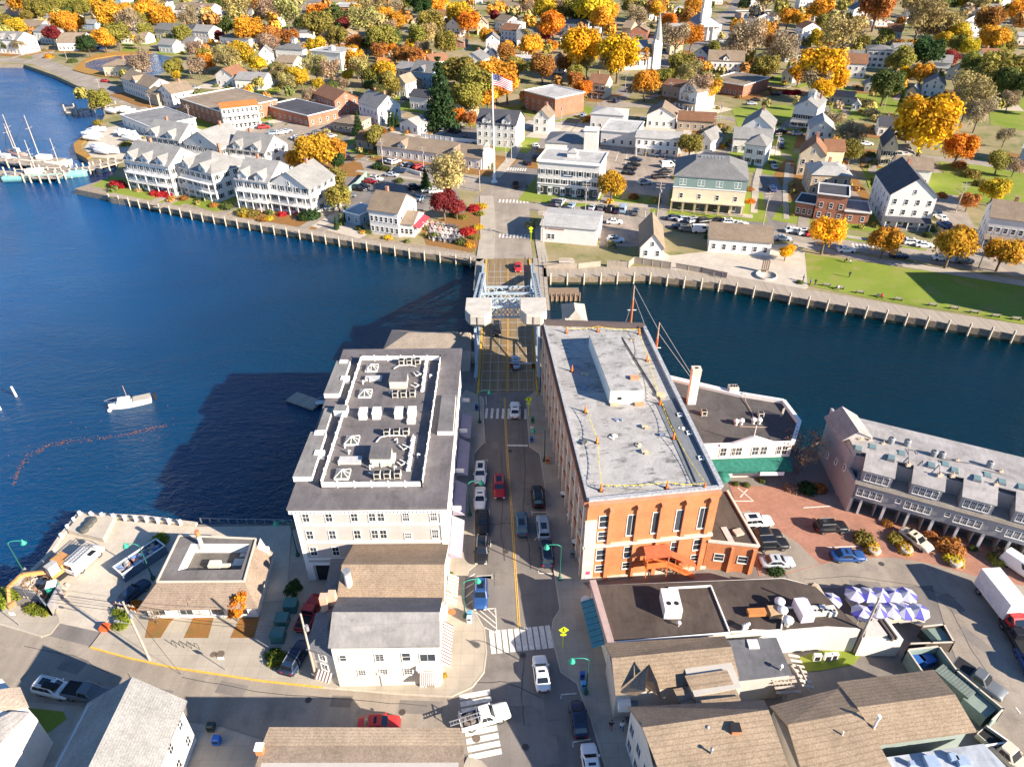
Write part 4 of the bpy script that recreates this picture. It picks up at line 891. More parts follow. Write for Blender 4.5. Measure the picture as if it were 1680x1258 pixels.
# roof units
def unit(root,c,sx,sy,sz,z,mat,rz=0,name='roof_unit',top=True,color=None):
    m=MB(); m.cbox(c.x,c.y,z,sx,sy,sz,0,rz)
    if top: 
        for k in(-.22,.22): m.tube((c.x+k*sx*math.cos(rz+1.57)*0+k*sx,c.y-sy*.2,z+sz),(c.x+k*sx,c.y-sy*.2,z+sz+.03),.3*min(1,sx/2),None,10,1)
    return m.build(name,[mat,black],root,color,world=True)
c_=Z5(640,170,6.); unit(r,c_,2.1,3.2,1.7,4.4,white)
c_=Z5(655,245,4.6); unit(r,c_,.7,.7,.6,4.4,white,name='exhaust_fan',top=False)
c_=Z5(685,335,4.6); m=MB(); m.lathe([(.1,0),(.1,.5),(.3,.55),(.2,.8),(0,.85)],c_.x,c_.y,8,0,4.4); m.build('exhaust_fan',white,r,world=True)
c_=Z5(1225,250,5.0); unit(r,c_,3.4,.9,.5,4.7,simple('rust_orange',(.48,.20,.06)),.05,'duct',False)
c_=Z5(1310,250,5.); unit(r,c_,1.5,1.3,.9,4.5,simple('duct_tan',(.5,.33,.18)),.05,'duct',False)
for X,Y in((1340,190),(1358,245),(1395,310)):
    c_=Z5(X,Y,5.2); m=MB(); m.lathe([(.3,0),(.3,.7),(.6,.8),(.65,1.1),(.4,1.35),(0,1.4)],c_.x,c_.y,12,0,4.4); m.build('exhaust_fan',white,r,world=True)
for X,Y in((1105,360),(1120,352),(1135,345)):
    c_=Z5(X,Y,4.8); m=MB(); m.tube((c_.x,c_.y,4.4),(c_.x,c_.y,5.2),.13); m.lathe([(.22,0),(.22,.2),(0,.25)],c_.x,c_.y,8,0,5.2); m.build('vent_pipe',white,r,world=True)
c_=Zs(232,235,5.2); unit(r,c_,1.6,2.6,1.4,4.4,simple('unit_lavender',(.6,.55,.62)),.1,'roof_unit',False)
for X,Y in((310,245),(352,242),(410,245)): c_=Zs(X,Y,4.8); unit(r,c_,1.,1.1,.8,4.4,simple('ac_casing'),.1,'condenser')
m=MB(); m.path([Z5(1160,365,4.6),Z5(1424,375,4.6)],.07); m.build('pipe',simple('limestone'),r,world=True)
# west awning (teal) and barrel
m=MB()
n_=16
for i in range(n_):
    y0=58.2-i*.42; y1=y0-.42; x0=10.05+i*.05
    m.add([(x0,y0,3.6),(x0,y1,3.6),(x0-1.5,y1,2.9),(x0-1.5,y0,2.9),(x0-1.5,y0,2.65),(x0-1.5,y1,2.65)],[(0,3,2,1),(3,4,5,2)],i%2)
m.build('awning',[simple('awning_teal',(.02,.16,.22),.6),simple('awning_teal_light',(.03,.22,.29),.6)],r,world=True)
m=MB(); m.lathe([(.45,0),(.5,.9),(.75,1.),(.75,1.08),(0,1.1)],9.3,58.6,14,0,1.6); m.build('lantern_sign',simple('tin_white',(.5,.55,.6)),r,world=True)
# pyramid pavilion beside it
r=thing('pavilion','small open pavilion with tan pyramid roof beside the patio umbrellas','pavilion',(36.5,61,0))
E5=[Zs(215,165,3.),Zs(385,165,3.),Zs(330,75,3.),Zs(185,80,3.)]; ap=Zs(318,75,5.0); ap=(E5[0]+E5[1]+E5[2]+E5[3])/4+Vector((0,0,1.8))
m=MB()
for i in range(4): slab(m,[E5[i],E5[(i+1)%4],ap],.08)
m.build('roof',shingle,r,(.34,.28,.20),world=True)
for e in E5: q=e.lerp(ap,.12); m=MB(); m.tube((q.x,q.y,0),(q.x,q.y,3.),.09); m.build('post',simple('post_brown',(.2,.13,.08)),r,world=True)
# ================================================================ 7 SHINGLED HOUSES BOTTOM RIGHT
def house_free(name,label,polys,foot,hw,rcol,wcol,cat='building',mat=None,group=None):
    P=foot; r=thing(name,label,cat,(P[0][0],P[0][1],0),0,group); m=MB(); m.prism(P,0,hw); m.build('wall',siding,r,wcol,world=True)
    for k,(pl,c) in enumerate(polys):
        m=MB(); slab(m,[Vector(p) for p in pl],.2); rf=m.build('roof' if k==0 else 'roof_slope',mat or shingle,r,c or rcol,world=True)
        if k==0: R_=rf
    return r,R_
tn=(.285,.215,.15); tn2=tn
r,rf=house_free('gabled_shop','tan shingled gabled shop between the dark flat roof and the lower shingled house',
   [([(10.9,47.8,6.3),(24.6,49.2,6.3),(24.6,51.4,5.2),(10.5,50.5,5.2)],(.26,.2,.14)),([(11.0,44.3,4.9),(24.9,46.2,4.9),(24.6,49.2,6.3),(10.9,47.8,6.3)],tn)],
   [(11.1,44.5),(16.,45.),(24.7,46.2),(24.3,50.8),(10.9,50.2)],4.9,tn,(.55,.50,.45))
m=MB(); c0=Vector((18.,46.)); 
m.prism([(19.3,43.6),(24.6,44.6),(24.3,48.),(18.9,47.2)],0,5.6); m.build('upper_storey',siding,r,(.5,.46,.40),world=True)
m=MB(); slab(m,[Z5(725,665,5.9),Z5(1000,625,5.9),Z5(1090,820,5.3),Z5(815,860,5.3)],.15); m.build('roof_panel',shingle,r,tn,world=True)
m=MB(); slab(m,[Z5(650,750,5.2),Z5(722,738,5.2),Z5(815,855,4.9),Z5(720,885,4.9)],.12); m.build('roof_panel',shingle,r,tn,world=True)
# front gable (dark)
m=MB(); ap1=Z5(495,588,6.9); slab(m,[ap1,Z5(275,775,4.8),Z5(415,790,5.0),Z5(470,760,6.3)],.12); m.build('roof_valley',shingle,r,(.26,.2,.145),world=True)
m=MB(); slab(m,[ap1,Z5(430,690,5.6),Z5(580,820,4.6),Z5(545,700,6.6)],.12); m.build('roof_valley',shingle,r,(.26,.2,.145),world=True)
m=MB(); q=Z5(335,835,3.6); m.cbox(q.x,q.y,2.4,1.3,.9,1.3); m.build('bay_window',[white],r,world=True)
m=MB(); m.prism([p[:2] for p in(Z5(300,780,3.2),Z5(405,785,3.2),Z5(425,850,3.2),Z5(320,860,3.2))],2.9,3.1); m.build('deck',simple('deck_blue',(.12,.2,.25),.6),r,world=True)
m=MB(); q=Z5(575,722,3.3); m.cbox(q.x,q.y,3.0,.9,1.2,.3); m.build('skylight',white,r,world=True)
m=MB()
r,rf=house_free('grey_flat_annex','annex with smooth dark grey flat roof and white skylight between tan shingled roofs',[([Z5(925,440,4.6),Z5(1320,415,4.6),Z5(1424,660,4.0),Z5(1035,705,4.0)],None)],
   [(24.3,46.2),(30.9,47.),(30.6,51.8),(23.8,51.3)],4.0,(.13,.13,.14),(.5,.47,.42),mat=membrane)
q=Z5(1170,455,4.7); m=MB(); m.cbox(q.x,q.y,4.35,1.2,1.1,.35); m.build('skylight',white,r,world=True)
q=Z5(1350,610,4.6); m=MB(); m.lathe([(.1,0),(.1,.5),(.25,.55),(.2,.8),(0,.9)],q.x,q.y,8,0,4.2); m.build('vent_pipe',white,r,world=True)
m=MB()
for (X,Y,X2,Y2,z) in((1290,690,1440,672,3.6),(1300,715,1450,697,3.2),(1310,745,1440,735,2.8),(1320,775,1480,765,2.4)): m.beam(Z5(X,Y,z),Z5(X2,Y2,z),.3,.12)
for i in range(6): a=Z5(1300+i*25,690,3.6); m.beam(a,a-Vector((0,0,3.4)),.1,.1)
m.build('wood_stair',simple('weathered_wood',(.5,.43,.35),.85),r,world=True)
m=MB()
for i in range(7): a=Zs(130+i*15,530+i*33,3.2); b=Zs(100+i*26,510+i*28,2.2); m.beam(a,a+Vector((1.6,.3,-.8)),.28,.1)
m.beam(Zs(150,600,3.3),Zs(270,760,2.6),.15,.3); m.beam(Zs(200,600,3.1),Zs(270,740,2.6),.15,.3); m.build('wood_stair',simple('weathered_wood'),r,world=True)
r,rf=house_free('shingled_house','broad tan shingled gable roof with a brick chimney at the bottom of the street',
   [([Z5(450,1000,8.8),Z5(360,865,6.8),Z5(1240,820,6.8),Z5(1270,885,8.8)],tn2),([Vector((15.,31.,6.2)),Z5(1385,1258,6.4)+Vector((.3,-2.5,0)),Z5(1270,885,8.8),Z5(450,1000,8.8)],tn)],
   [(13.9,31.),(25.6,32.),(25.3,41.2),(12.1,41.4)],6.6,tn,(.62,.58,.52))
m=MB(); m.add([(12.1,41.4,6.6),(13.9,31.,6.2),(12.75,38.8,8.7)],[(0,1,2)]); m.build('gable',siding,r,(.66,.6,.52),world=True)
q=Z5(1052,1015,8.4); m=MB(); m.cbox(q.x,q.y,7.2,.85,.85,1.6); m.cbox(q.x,q.y,8.801,.95,.95,.12,1); m.build('chimney',[simple('chimney_orange',(.55,.2,.08)),black],r,world=True)
for X,Y in((868,1025),(895,1168)): q=Z5(X,Y,7.8); m=MB(); m.tube((q.x,q.y,7.),(q.x,q.y,8.5),.1); m.lathe([(.18,0),(.18,.15),(0,.2)],q.x,q.y,8,0,8.5); m.build('vent_pipe',metal,r,world=True)
# glazed west front
an=math.atan2(31.-41.4,13.9-12.1)
for i in range(5):
    t=.1+i*.2; q=Vector((12.1,41.4)).lerp(Vector((13.9,31)),t)
    for z in(1.,4.): o=put(winmesh(1.1,1.5,'m'),'window',r,None,(q.x-13.9,q.y-31.,z)); o.rotation_euler=(0,0,an)
r,rf=house_free('shingled_house','tan shingled gable roof joined behind the white ladder stair, second roof from the street',
   [([(28.2,40.4,5.6),(36.3,41.8,5.6),(36.,45.3,4.4),(27.5,43.2,4.4)],tn2),([(28.7,34.5,3.9),(38.,36.5,3.9),(36.3,41.8,5.6),(28.2,40.4,5.6)],tn)],
   [(28.6,35.),(37.5,37.),(35.8,44.6),(27.8,42.8)],4.0,tn,(.5,.45,.38))
q=Zs(483,1045,5.2); m=MB(); m.tube((q.x,q.y,4.6),(q.x,q.y,5.7),.09); m.build('vent_pipe',white,r,world=True)
r,rf=house_free('shingled_house','large tan shingled gable roof with tall white vent pipe nearest the green yard fence',
   [([Zs(580,870,5.6),Zs(1215,785,5.6),Zs(1075,625,4.2),Zs(445,705,4.2)],tn2),([Zs(700,1115,4.),Zs(1355,1025,4.),Zs(1215,785,5.6),Zs(580,870,5.6)],tn)],
   [(37.2,39.6),(48.0,41.),(47.2,47.),(36.1,45.8)],4.,tn,(.30,.36,.33))
q=Zs(695,985,5.2); m=MB(); m.tube((q.x,q.y,4.6),(q.x,q.y,6.5),.14); m.tube((q.x,q.y,6.5),(q.x,q.y,6.9),.2,None,8); m.build('vent_pipe',white,r,world=True)
r,rf=house_free('flat_roof_building','low building with pale bluish flat roof at the bottom right corner',
   [([Zs(480,1300,3.),Zs(1540,1258,3.)+Vector((1,-2,0)),Zs(1400,1105,3.),Zs(720,1200,3.)],None)],[(34.5,30.),(48.5,30.),(48.,38.4),(36.6,37.2)],2.9,(.45,.48,.52),(.5,.48,.44),mat=membrane)
for X,Y,s_ in((1060,1230,1.3),(1200,1200,.8),(1260,1225,1.1),(930,1240,.5)): q=Zs(X,Y,3.2); m=MB(); m.cbox(q.x,q.y,3.0,s_,s_*.9,.6); m.build('roof_unit',simple('unit_blue',(.3,.38,.5)),r,world=True)
# fenced service yard
def fence(name,label,pts,h_,mat,color,step=2.2,z0=0,t=.08,rail=None):
    P=[Vector(p[:2]) for p in pts]; r=thing(name,label,'fence',(P[0].x,P[0].y,z0))
    for a,b in zip(P,P[1:]):
        m=MB(); m.beam(Vector((a.x,a.y,z0+h_/2)),Vector((b.x,b.y,z0+h_/2)),t,h_); m.beam(Vector((a.x,a.y,z0+h_+.03)),Vector((b.x,b.y,z0+h_+.03)),t+.1,.06,1); m.build('panel',[mat,rail or mat],r,color,world=True)
        n=max(1,int((b-a).length/step)); m=MB()
        for i in range(n+1): q=a.lerp(b,i/n); m.cbox(q.x,q.y,z0,.14,.14,h_+.12)
        m.build('posts',[mat],r,color,world=True)
    return r
gsage=(.22,.28,.25)
fence('yard_fence','tall grey green board fence around the service yard with pale top rail',[Zs(905,500,2.2),Zs(1110,478,2.2),Zs(1225,635,2.2),Zs(1525,885,2.2),Zs(1450,960,2.2)],2.3,matte,gsage,rail=simple('limestone'))
fence('yard_fence','short grey green fence by the white boxes, left side of the service yard',[Zs(905,500,2.2),Zs(1000,640,2.2)],2.3,matte,gsage,rail=simple('limestone'))
fence('bin_enclosure_fence','dark brown timber fence round the bins behind the patio umbrellas',[Zs(1000,350,1.8),Zs(1140,335,1.8),Zs(1205,450,1.8),Zs(920,460,1.8)],1.9,matte,(.10,.075,.06),rail=simple('limestone'))
fence('corner_fence','small white railed fence at the foot of the service yard',[Zs(1420,990,1.6),Zs(1570,1095,1.6),Zs(1400,1120,1.6)],1.6,matte,(.35,.33,.28),rail=white)
for X,Y,nm,lab,c in((960,560,'wheelie_bin','blue rubbish bin, left of the pair in the fenced service yard',(.02,.1,.35)),(1030,560,'wheelie_bin','blue rubbish bin, right of the pair in the fenced service yard',(.02,.1,.35))):
    q=Zs(X,Y,.8); m=MB(); m.cbox(0,0,0,1.4,1.2,1.1,0,0,1.1,1.1); m.cbox(0,0,1.1,1.6,1.4,.12); tag(m.build(nm,paint,None,c,(q.x,q.y,0),.3),lab,'bin','blue yard bins')
q=Zs(1110,405,1.2); m=MB(); m.cbox(0,0,0,1.7,2.4,1.3,0,0,1.05,1.05); m.cbox(0,0,1.3,1.7,2.5,.15,1); tag(m.build('dumpster',[paint,simple('dumpster_lid',(.20,.26,.22))],None,(.12,.16,.14),(q.x,q.y,0),.3),'grey green dumpster inside the brown timber bin enclosure','dumpster')
q=Zs(1050,415,1.); m=MB(); m.cbox(0,0,0,1.,2.,1.3,0,0,1.05,1.05); m.cbox(0,0,1.3,1.,2.1,.12); tag(m.build('dumpster',paint,None,(.03,.05,.05),(q.x,q.y,0),.3),'narrow black dumpster left of the grey green dumpster','dumpster')
# green container trailer in the yard
q1_,q2_=Zs(1110,610,2.),Zs(1330,790,2.); dv=(q2_-q1_); m=MB(); L_=dv.length; m.box(0,-.8,.0,L_,.8,2.0); 
for i in range(12): m.box(L_*i/12,-.83,.1,L_*i/12+.12,.83,2.02)
tag(m.build('cargo_container',matte,None,(.17,.20,.17),(q1_.x,q1_.y,.02),math.atan2(dv.y,dv.x)),'long weathered green container standing inside the service yard fence','container')
q=Zs(1375,845,1.8); m=MB(); m.cbox(0,0,0,2.6,1.9,1.7); m.cbox(0,0,1.7,2.7,2.,.08); tag(m.build('utility_shed',matte,None,(.22,.27,.23),(q.x,q.y,0),math.atan2(dv.y,dv.x)),'boxy sage green shed at the end of the weathered container','shed')
# white extension of the dark roof building
r=thing('kitchen_extension','white walled kitchen extension with covered plant on its roof beside the leaning pole','building',(38.,52.,0))
fx=[Zs(610,430,3.2),Zs(880,430,3.2),Zs(780,300,3.2),Zs(640,310,3.2)]
m=MB(); m.prism([p[:2] for p in fx],0,3.2); m.build('wall',siding,r,(.78,.72,.62),world=True)
m=MB(); m.prism([p[:2] for p in(Zs(625,415,3.3),Zs(775,415,3.3),Zs(700,320,3.3),Zs(645,325,3.3))],3.201,3.7); m.build('tarpaulin',matte,r,(.55,.50,.44),world=True)
m=MB(); m.beam(Zs(720,305,3.5),Zs(810,430,3.5),.3,.7); m.beam(Zs(745,300,3.5),Zs(835,425,3.5),.2,.5); m.build('plank',simple('dark_plank',(.1,.08,.07)),r,world=True)
sheet('lawn',[(1310,1078),(1345,1068),(1390,1066),(1412,1075),(1400,1090),(1345,1100),(1320,1102)],grass,.06)
for X,Y in((325,520),(397,518),(435,512)):
    q=Zs(X,Y,1.2); m=MB(); m.cbox(0,0,0,.9,.4,1.1); m.cbox(0,-.21,.15,.6,.02,.7,1); tag(m.build('condenser_unit',[white,black],None,None,(q.x,q.y-.1,.05)),'white outdoor unit against the white restaurant wall, %s of three'%({325:'leftmost',397:'middle',435:'rightmost'}[X]),'air conditioner','outdoor units by the white wall')
# ================================================================ 8 BANK LIKE BUILDING AND YARD
r=thing('small_bank_building','single storey white building with brown shingle mansard roof around a sunken flat roof','building',(-46.8,58.3,0))
b8=[Vector((-46.6,58.2)),Vector((-32.7,58.3)),Vector((-33.4,67.6)),Vector((-45.6,68.4))]
m=MB(); m.prism(b8,0,3.1); m.build('wall',siding,r,(.82,.78,.72),world=True)
EL=[(-47.0,57.2,3.),(-32.0,57.4,3.),(-32.6,66.6,3.),(-45.9,68.9,3.2)]; RL_=[(-45.0,59.9,5.),(-34.0,59.9,5.),(-34.7,67.,5.),(-45.2,67.8,5.)]
for i,(c,) in enumerate((((.29,.22,.165),),((.29,.22,.165),),((.29,.22,.165),),((.29,.22,.165),))):
    m=MB(); slab(m,[EL[i],EL[(i+1)%4],RL_[(i+1)%4],RL_[i]],.12); m.build('mansard',shingle,r,c,world=True)
m=MB(); 
Z2=lambda X,Y,z:at(220+X/4.494,840+Y/4.494,z)
well=[(-43.1,61.8),(-35.,61.9),(-35.2,66.3),(-43.1,66.4)]
O=[(-45.,59.9),(-34.,59.9),(-34.6,67.1),(-45.2,67.8)]
m.prism([O[0],O[1],well[1],well[0]],4.8,5.02); m.prism([O[1],O[2],well[2],well[1]],4.8,5.021); m.prism([O[2],O[3],well[3],well[2]],4.8,5.022,); m.prism([O[3],O[0],well[0],well[3]],4.8,5.023)
m.build('roof_deck',membrane,r,(.17,.155,.145),world=True)
m=MB(); m.prism(well,3.1,3.3); m.build('sunken_roof',membrane,r,(.13,.12,.11),world=True)
m=MB()
for i in range(4): curb(m,Vector(O[i]),Vector(O[(i+1)%4]),.2,5.02,5.2)
m.build('roof_edging',simple('limestone'),r,world=True)
m=MB(); curb(m,Vector(well[3]),Vector(well[0]),.1,3.3,5.0); curb(m,Vector(well[3])+Vector((0,0)),Vector(well[2]),.1,3.3,4.99);m.build('well_wall',white,r,world=True)
m=MB(); q=Z2(510,240,5.); 
for i in range(5): m.tube((q.x-.25+i*.0,q.y,4.2+i*.5),(q.x-.25,q.y,4.7+i*.5),.28,.28,10,i%2)
m.tube((q.x-.25,q.y,6.7),(q.x-.25,q.y,7.6),.28,.3,10,2); m.build('chimney',[white,simple('limestone'),simple('chimney_orange')],r,world=True)
q=Z2(595,385,3.9); m=MB(); m.cbox(q.x,q.y,3.3,1.5,1.,.9); m.cbox(q.x+1.2,q.y-.1,3.6,1.8,.4,.4); m.cbox(q.x+3.,q.y+.4,3.3,1.4,1.2,.6); m.build('air_handler',simple('ac_casing'),r,world=True)
q=Z2(835,295,3.5); m=MB(); m.cbox(q.x,q.y,3.3,1.7,1.4,.15); m.build('roof_hatch',simple('hatch_metal'),r,world=True)
for a,b in((Z2(905,500,4.2),Z2(950,590,3.4)),(Z2(945,470,4.2),Z2(985,555,3.4))): pass
for X,Y in((1060,250,),(985,520)): pass
m=MB(); m.add([Z2(1083,225,3.),Z2(1025,385,0.),Z2(1083,305,0.)],[(0,1,2)])
# lower: side gable fin roof
m=MB(); slab(m,[Z2(930,190,5.6),Z2(905,265,4.6),Z2(1015,315,3.2)],.3); m.build('end_fin',siding,r,(.5,.44,.37),world=True)
for u in(1.5,5.,9.,12.): put(winmesh(1.6,1.6,'m'),'window',r,None,(u+.2,-.12,.9))
r8=r
# gable end house bottom left
r,w_=frame('gable_house','white clapboard house with big grey gable roof, left slope in shade, lower left corner','house',(-44.8,31.),(-35.2,31.))
m=MB(); R1=(-38.9,42.9,10.8); R0=(-38.9,25.,10.8)
slab(m,[R0,(-34.3,25.,7.0),(-34.2,42.6,7.0),R1],.2); rf=m.build('roof',shingle,r,(.27,.26,.245),world=True)
m=MB(); slab(m,[(-45.2,25.,6.),R0,R1,(-45.2,43.0,6.)],.2); m.build('roof_slope',shingle,r,(.27,.26,.245),world=True)
m=MB(); P=[(-44.7,25.4),(-34.8,25.4),(-34.8,42.2),(-44.7,42.5)]; m.prism(P,0,6.5); m.add([(-44.7,42.4,6.5),(-34.8,42.2,6.5),(-38.9,42.3,10.5)],[(2,1,0)]); m.add([(-44.7,34.5,6.5),(-34.8,34.5,6.5),(-38.9,34.5,10.6)],[(0,1,2)]); m.build('wall',siding,r,WHT,world=True)
for y in(28.5,31.,33.5,36.,38.5,41.):
    for z in(4.6,1.4): 
        o=put(winmesh(.75,1.4,'dm'),'window',r,None,(-34.8+44.8,y-31.,z)); o.rotation_euler=(0,0,math.pi/2)
# house at far left bottom
r,w_=frame('small_gable_house','small white house with tan roof and orange trimmed windows at the left edge','house',(-58.,34.),(-50.,34.))
Z0=lambda X,Y,z:at(X/3.818,1020+Y/3.818,z)
m=MB(); P=[(-60.,35.),(-50.,36.5),(-50.4,42.),(-56.8,46.6),(-62.,45.)]
m.prism(P,0,5.0); m.build('wall',siding,r,WHT,world=True)
m=MB(); slab(m,[Z0(-120,520,6.2),Z0(0,420,6.2),Z0(125,405,6.4),Z0(180,530,5.),Z0(60,560,5.)],.15); rf=m.build('roof',shingle,r,(.36,.29,.23),world=True)
m=MB(); slab(m,[Z0(-80,640,5.6),Z0(70,560,5.6),Z0(185,565,5.2),Z0(0,760,5.),Z0(-80,780,5.)],.15); m.build('roof_slope',shingle,r,(.33,.31,.29),world=True)
m=MB(); P=[Z0(-60,640,0),Z0(70,600,0),Z0(190,600,0),Z0(60,800,0),Z0(-60,800,0)]; P=[(-60,32),(-50.8,32.8),(-50.,38.5),(-56,39),(-60,39)]; m.prism(P,0,4.8); m.build('front_wing',siding,r,WHT,world=True)
for (X,Y,z) in((25,570,3.6),(125,530,3.6)): q=Z0(X,Y,z+.5); m=MB(); m.cbox(q.x,q.y-.3,z,1.1,.15,1.1); m.cbox(q.x,q.y-.38,z+.15,.8,.02,.8,1); m.build('window',[white,simple('chimney_orange')],r,world=True)
for X,Y in((122,670),(92,718)): q=Z0(X,Y,3.); m=MB(); m.cbox(q.x+.1,q.y,2.6,.1,.7,.9); m.cbox(q.x+.16,q.y,2.75,.04,.45,.6,1); m.build('window',[simple('chimney_orange'),glass],r,world=True)
sheet('lawn',[(30,1160),(105,1168),(110,1180),(70,1210),(45,1195)],grass,.16); sheet('lawn',[(-20,1225),(20,1230),(60,1258),(60,1300),(-40,1300)],grass,.16)
# bottom centre roof
r,w_=frame('street_shop_roof','low shop with weathered grey tan roof cut by the bottom edge of the picture','building',(-25.,30.),(-5.,30.))
m=MB(); slab(m,[(-25.4,30.,6.),(-4.7,30.,6.),(-5.,37.9,6.5),(-25.2,38.0,6.5)],.2); m.build('roof',shingle,r,(.27,.21,.155),world=True)
m=MB(); slab(m,[(-25.2,38.0,6.5),(-5.,37.9,6.5),(-5.4,39.2,7.5),(-24.6,39.4,7.5)],.2); m.build('roof_slope',shingle,r,(.27,.21,.155),world=True)
m=MB(); m.prism([(-25.,30),(-5.3,30),(-5.5,39.),(-24.6,39.2)],0,6.4); m.build('wall',siding,r,(.5,.45,.4),world=True)
q=at(426,1228,7.); m=MB(); m.cbox(q.x,q.y,5.8,.7,.7,1.5); m.cbox(q.x,q.y,7.301,.8,.8,.2,1); m.build('chimney',[simple('chimney_orange'),white],r,world=True)
# unseen street block that shades the lower left street
# ================================================================ 9 BRIDGE
r=thing('drawbridge','steel bascule drawbridge with twin concrete counterweights carrying the street over the river','bridge',(0,112,0))
dm=NT('grating'); v=dm.pos(); sp=dm.t.nodes.new('ShaderNodeSeparateXYZ'); dm.t.links.new(v,sp.inputs[0])
cc=dm.mix(dm.mapr(dm.noise(.5,dm.mapping(v,(3,.15,1)),4,.6),.35,.65,0,1),(.17,.12,.06),(.28,.19,.09)); grating=dm.base(cc,.7)
m=MB(); m.box(-6.3,108.3,-.7,4.7,168.,.03); m.build('deck',grating,r,world=True)
m=MB()
for i in range(17): m.box(-5.9,109+i*3.2,.031,4.3,109.22+i*3.2,.06)
for x in(-5.9,-4.3,-2.7,1.2,2.8,4.1): m.box(x,108.6,.032,x+.16,165,.065)
m.build('deck_frame',simple('deck_frame',(.33,.30,.26),.7),r,world=True)
m=MB(); m.box(-1.05,108.6,.033,-.65,165,.07); m.build('centre_line',simple('bridge_gold',(.42,.24,.07)),r,world=True)
m=MB(); m.box(-6.55,107,.03,-6.15,167,.3); m.box(4.5,107,.03,4.85,167,.3); m.build('kerb',simple('bridge_yellow',(.62,.36,.05)),r,world=True)
m=MB(); m.box(5.5,107,-.5,8.6,168,.12); m.box(-9.,150,-.5,-6.6,168,.12); m.build('walkway',boards,r,world=True)
bl_=simple('bridge_blue_grey',(.36,.42,.47),.45,.1); wh_=simple('bridge_white',(.42,.48,.52),.45,.1)
for x in(-6.9,5.15):
    m=MB(); m.box(x-.15,112,-1.2,x+.15,163,.9); m.box(x-.35,112,.901,x+.35,163,1.0); m.build('girder',bl_,r,world=True)
for x in(5.5,8.6):
    m=MB(); 
    for z in(.6,1.15): m.beam((x,107,z),(x,168,z),.05,.05)
    for i in range(26): m.box(x-.03,107+i*2.4,.12,x+.03,107.06+i*2.4,1.15)
    m.build('handrail',simple('rail_dark',(.12,.13,.15),.5),r,world=True)
m=MB(); 
for z in(.6,1.15): m.beam((-8.9,150,z),(-8.9,168,z),.05,.05)
m.build('handrail',simple('rail_dark'),r,world=True)
# towers, arms and counterweights
for sx,x in((-1,-6.9),(1,5.15)):
    m=MB()
    for y,yt in((114.5,117.),(126,120.5)): m.beam((x,y,0),(x,yt,10.6),.45,.5)
    for i in range(4): 
        t=i/4; t2=(i+1)/4; A=Vector((x,114.5,0)).lerp(Vector((x,117,10.6)),t); B=Vector((x,126,0)).lerp(Vector((x,120.5,10.6)),t2); A2=Vector((x,114.5,0)).lerp(Vector((x,117,10.6)),t2); m.beam(A,B,.18,.18); m.beam(A2,B,.18,.18)
    m.build('tower',bl_,r,world=True)
    m=MB(); xa=x+(.0 if sx<0 else .3)
    for dx in(-.5,.5): m.beam((xa+dx,121,11.9),(xa+dx,156,1.4),.42,.8)
    for i in range(13): q=Vector((xa,121,11.9)).lerp(Vector((xa,156,1.4)),i/12); m.box(xa-.5,q.y-.1,q.z-.1,xa+.5,q.y+.1,q.z+.1)
    m.build('operating_arm',wh_,r,world=True)
    m=MB()
    for i in range(7):
        a=Vector((x-sx*.7,122,10.6)).lerp(Vector((x-sx*.7,150,2.2)),i/7); b=Vector((x-sx*.7,122,10.6)).lerp(Vector((x-sx*.7,150,2.2)),(i+1)/7); m.beam(a,(b.x,b.y,b.z-1.9),.18,.18); m.beam((a.x,a.y,a.z-1.9),(b.x,b.y,b.z-1.9),.2,.2); m.beam(b,(b.x,b.y,b.z-1.9),.15,.15)
    m.beam((x-sx*.7,122,10.6),(x-sx*.7,150,2.2),.25,.3); m.build('side_truss',wh_,r,world=True)
    cx=-6.25 if sx<0 else 4.1; hw=2.45
    pl=[(cx-hw,121.6),(cx-hw,116.6),(cx-hw+1.1,114.6),(cx+hw-1.2,114.4),(cx+hw,115.8),(cx+hw,121.6)]
    m=MB(); n=6; c0=(cx,118.3); vs=[(c0[0]+(q[0]-c0[0])*.93,c0[1]+(q[1]-c0[1])*.93+.5,10.2) for q in pl]+[(q[0],q[1],11.) for q in pl]+[(q[0],q[1],12.6) for q in pl]+[(c0[0]+(q[0]-c0[0])*.97,c0[1]+(q[1]-c0[1])*.97,12.95) for q in pl]
    f=[tuple(range(n))[::-1],tuple(range(3*n,4*n))]+[(j*n+i,j*n+(i+1)%n,(j+1)*n+(i+1)%n,(j+1)*n+i) for j in range(3) for i in range(n)]; m.add(vs,f)
    m.build('counterweight',simple('counterweight_cream',(.52,.47,.40),.75,0,.16,.6),r,world=True)
    m=MB(); m.box(cx-hw-.06,118.,10.9,cx-hw-.001,118.15,12.6); m.box(cx-.06,114.36,11.,cx+.06,114.42,12.6); m.box(cx+hw+.001,118.,10.9,cx+hw+.06,118.15,12.6); m.build('panel_joint',simple('joint_grey',(.25,.22,.19)),r,world=True)
m=MB()
def lat(y1,z1,y2,z2,n_=7,t=.2,X0=-6.2,X1=4.6):
    m.beam((X0,y1,z1),(X1,y1,z1),t*1.7,t*1.7); m.beam((X0,y2,z2),(X1,y2,z2),t*1.7,t*1.7)
    for i in range(n_):
        xa=X0+(X1-X0)*i/n_; xb=X0+(X1-X0)*(i+1)/n_; m.beam((xa,y1,z1),(xb,y2,z2),t,t); m.beam((xa,y2,z2),(xb,y1,z1),t,t)
lat(121.5,10.9,121.5,8.7); lat(127.5,9.6,127.5,7.6); lat(121.5,10.9,127.5,9.6,6,.16); lat(121.5,8.7,127.5,7.6,6,.14)
m.build('portal_truss',wh_,r,world=True)
m=MB(); lat(132,8.4,132,6.,6,.22); lat(139.5,6.2,139.5,4.5,6,.22); m.beam((-6.2,132,8.4),(-.8,139.5,5.),.35,.35); m.beam((4.6,132,8.4),(-.8,139.5,5.),.35,.35)
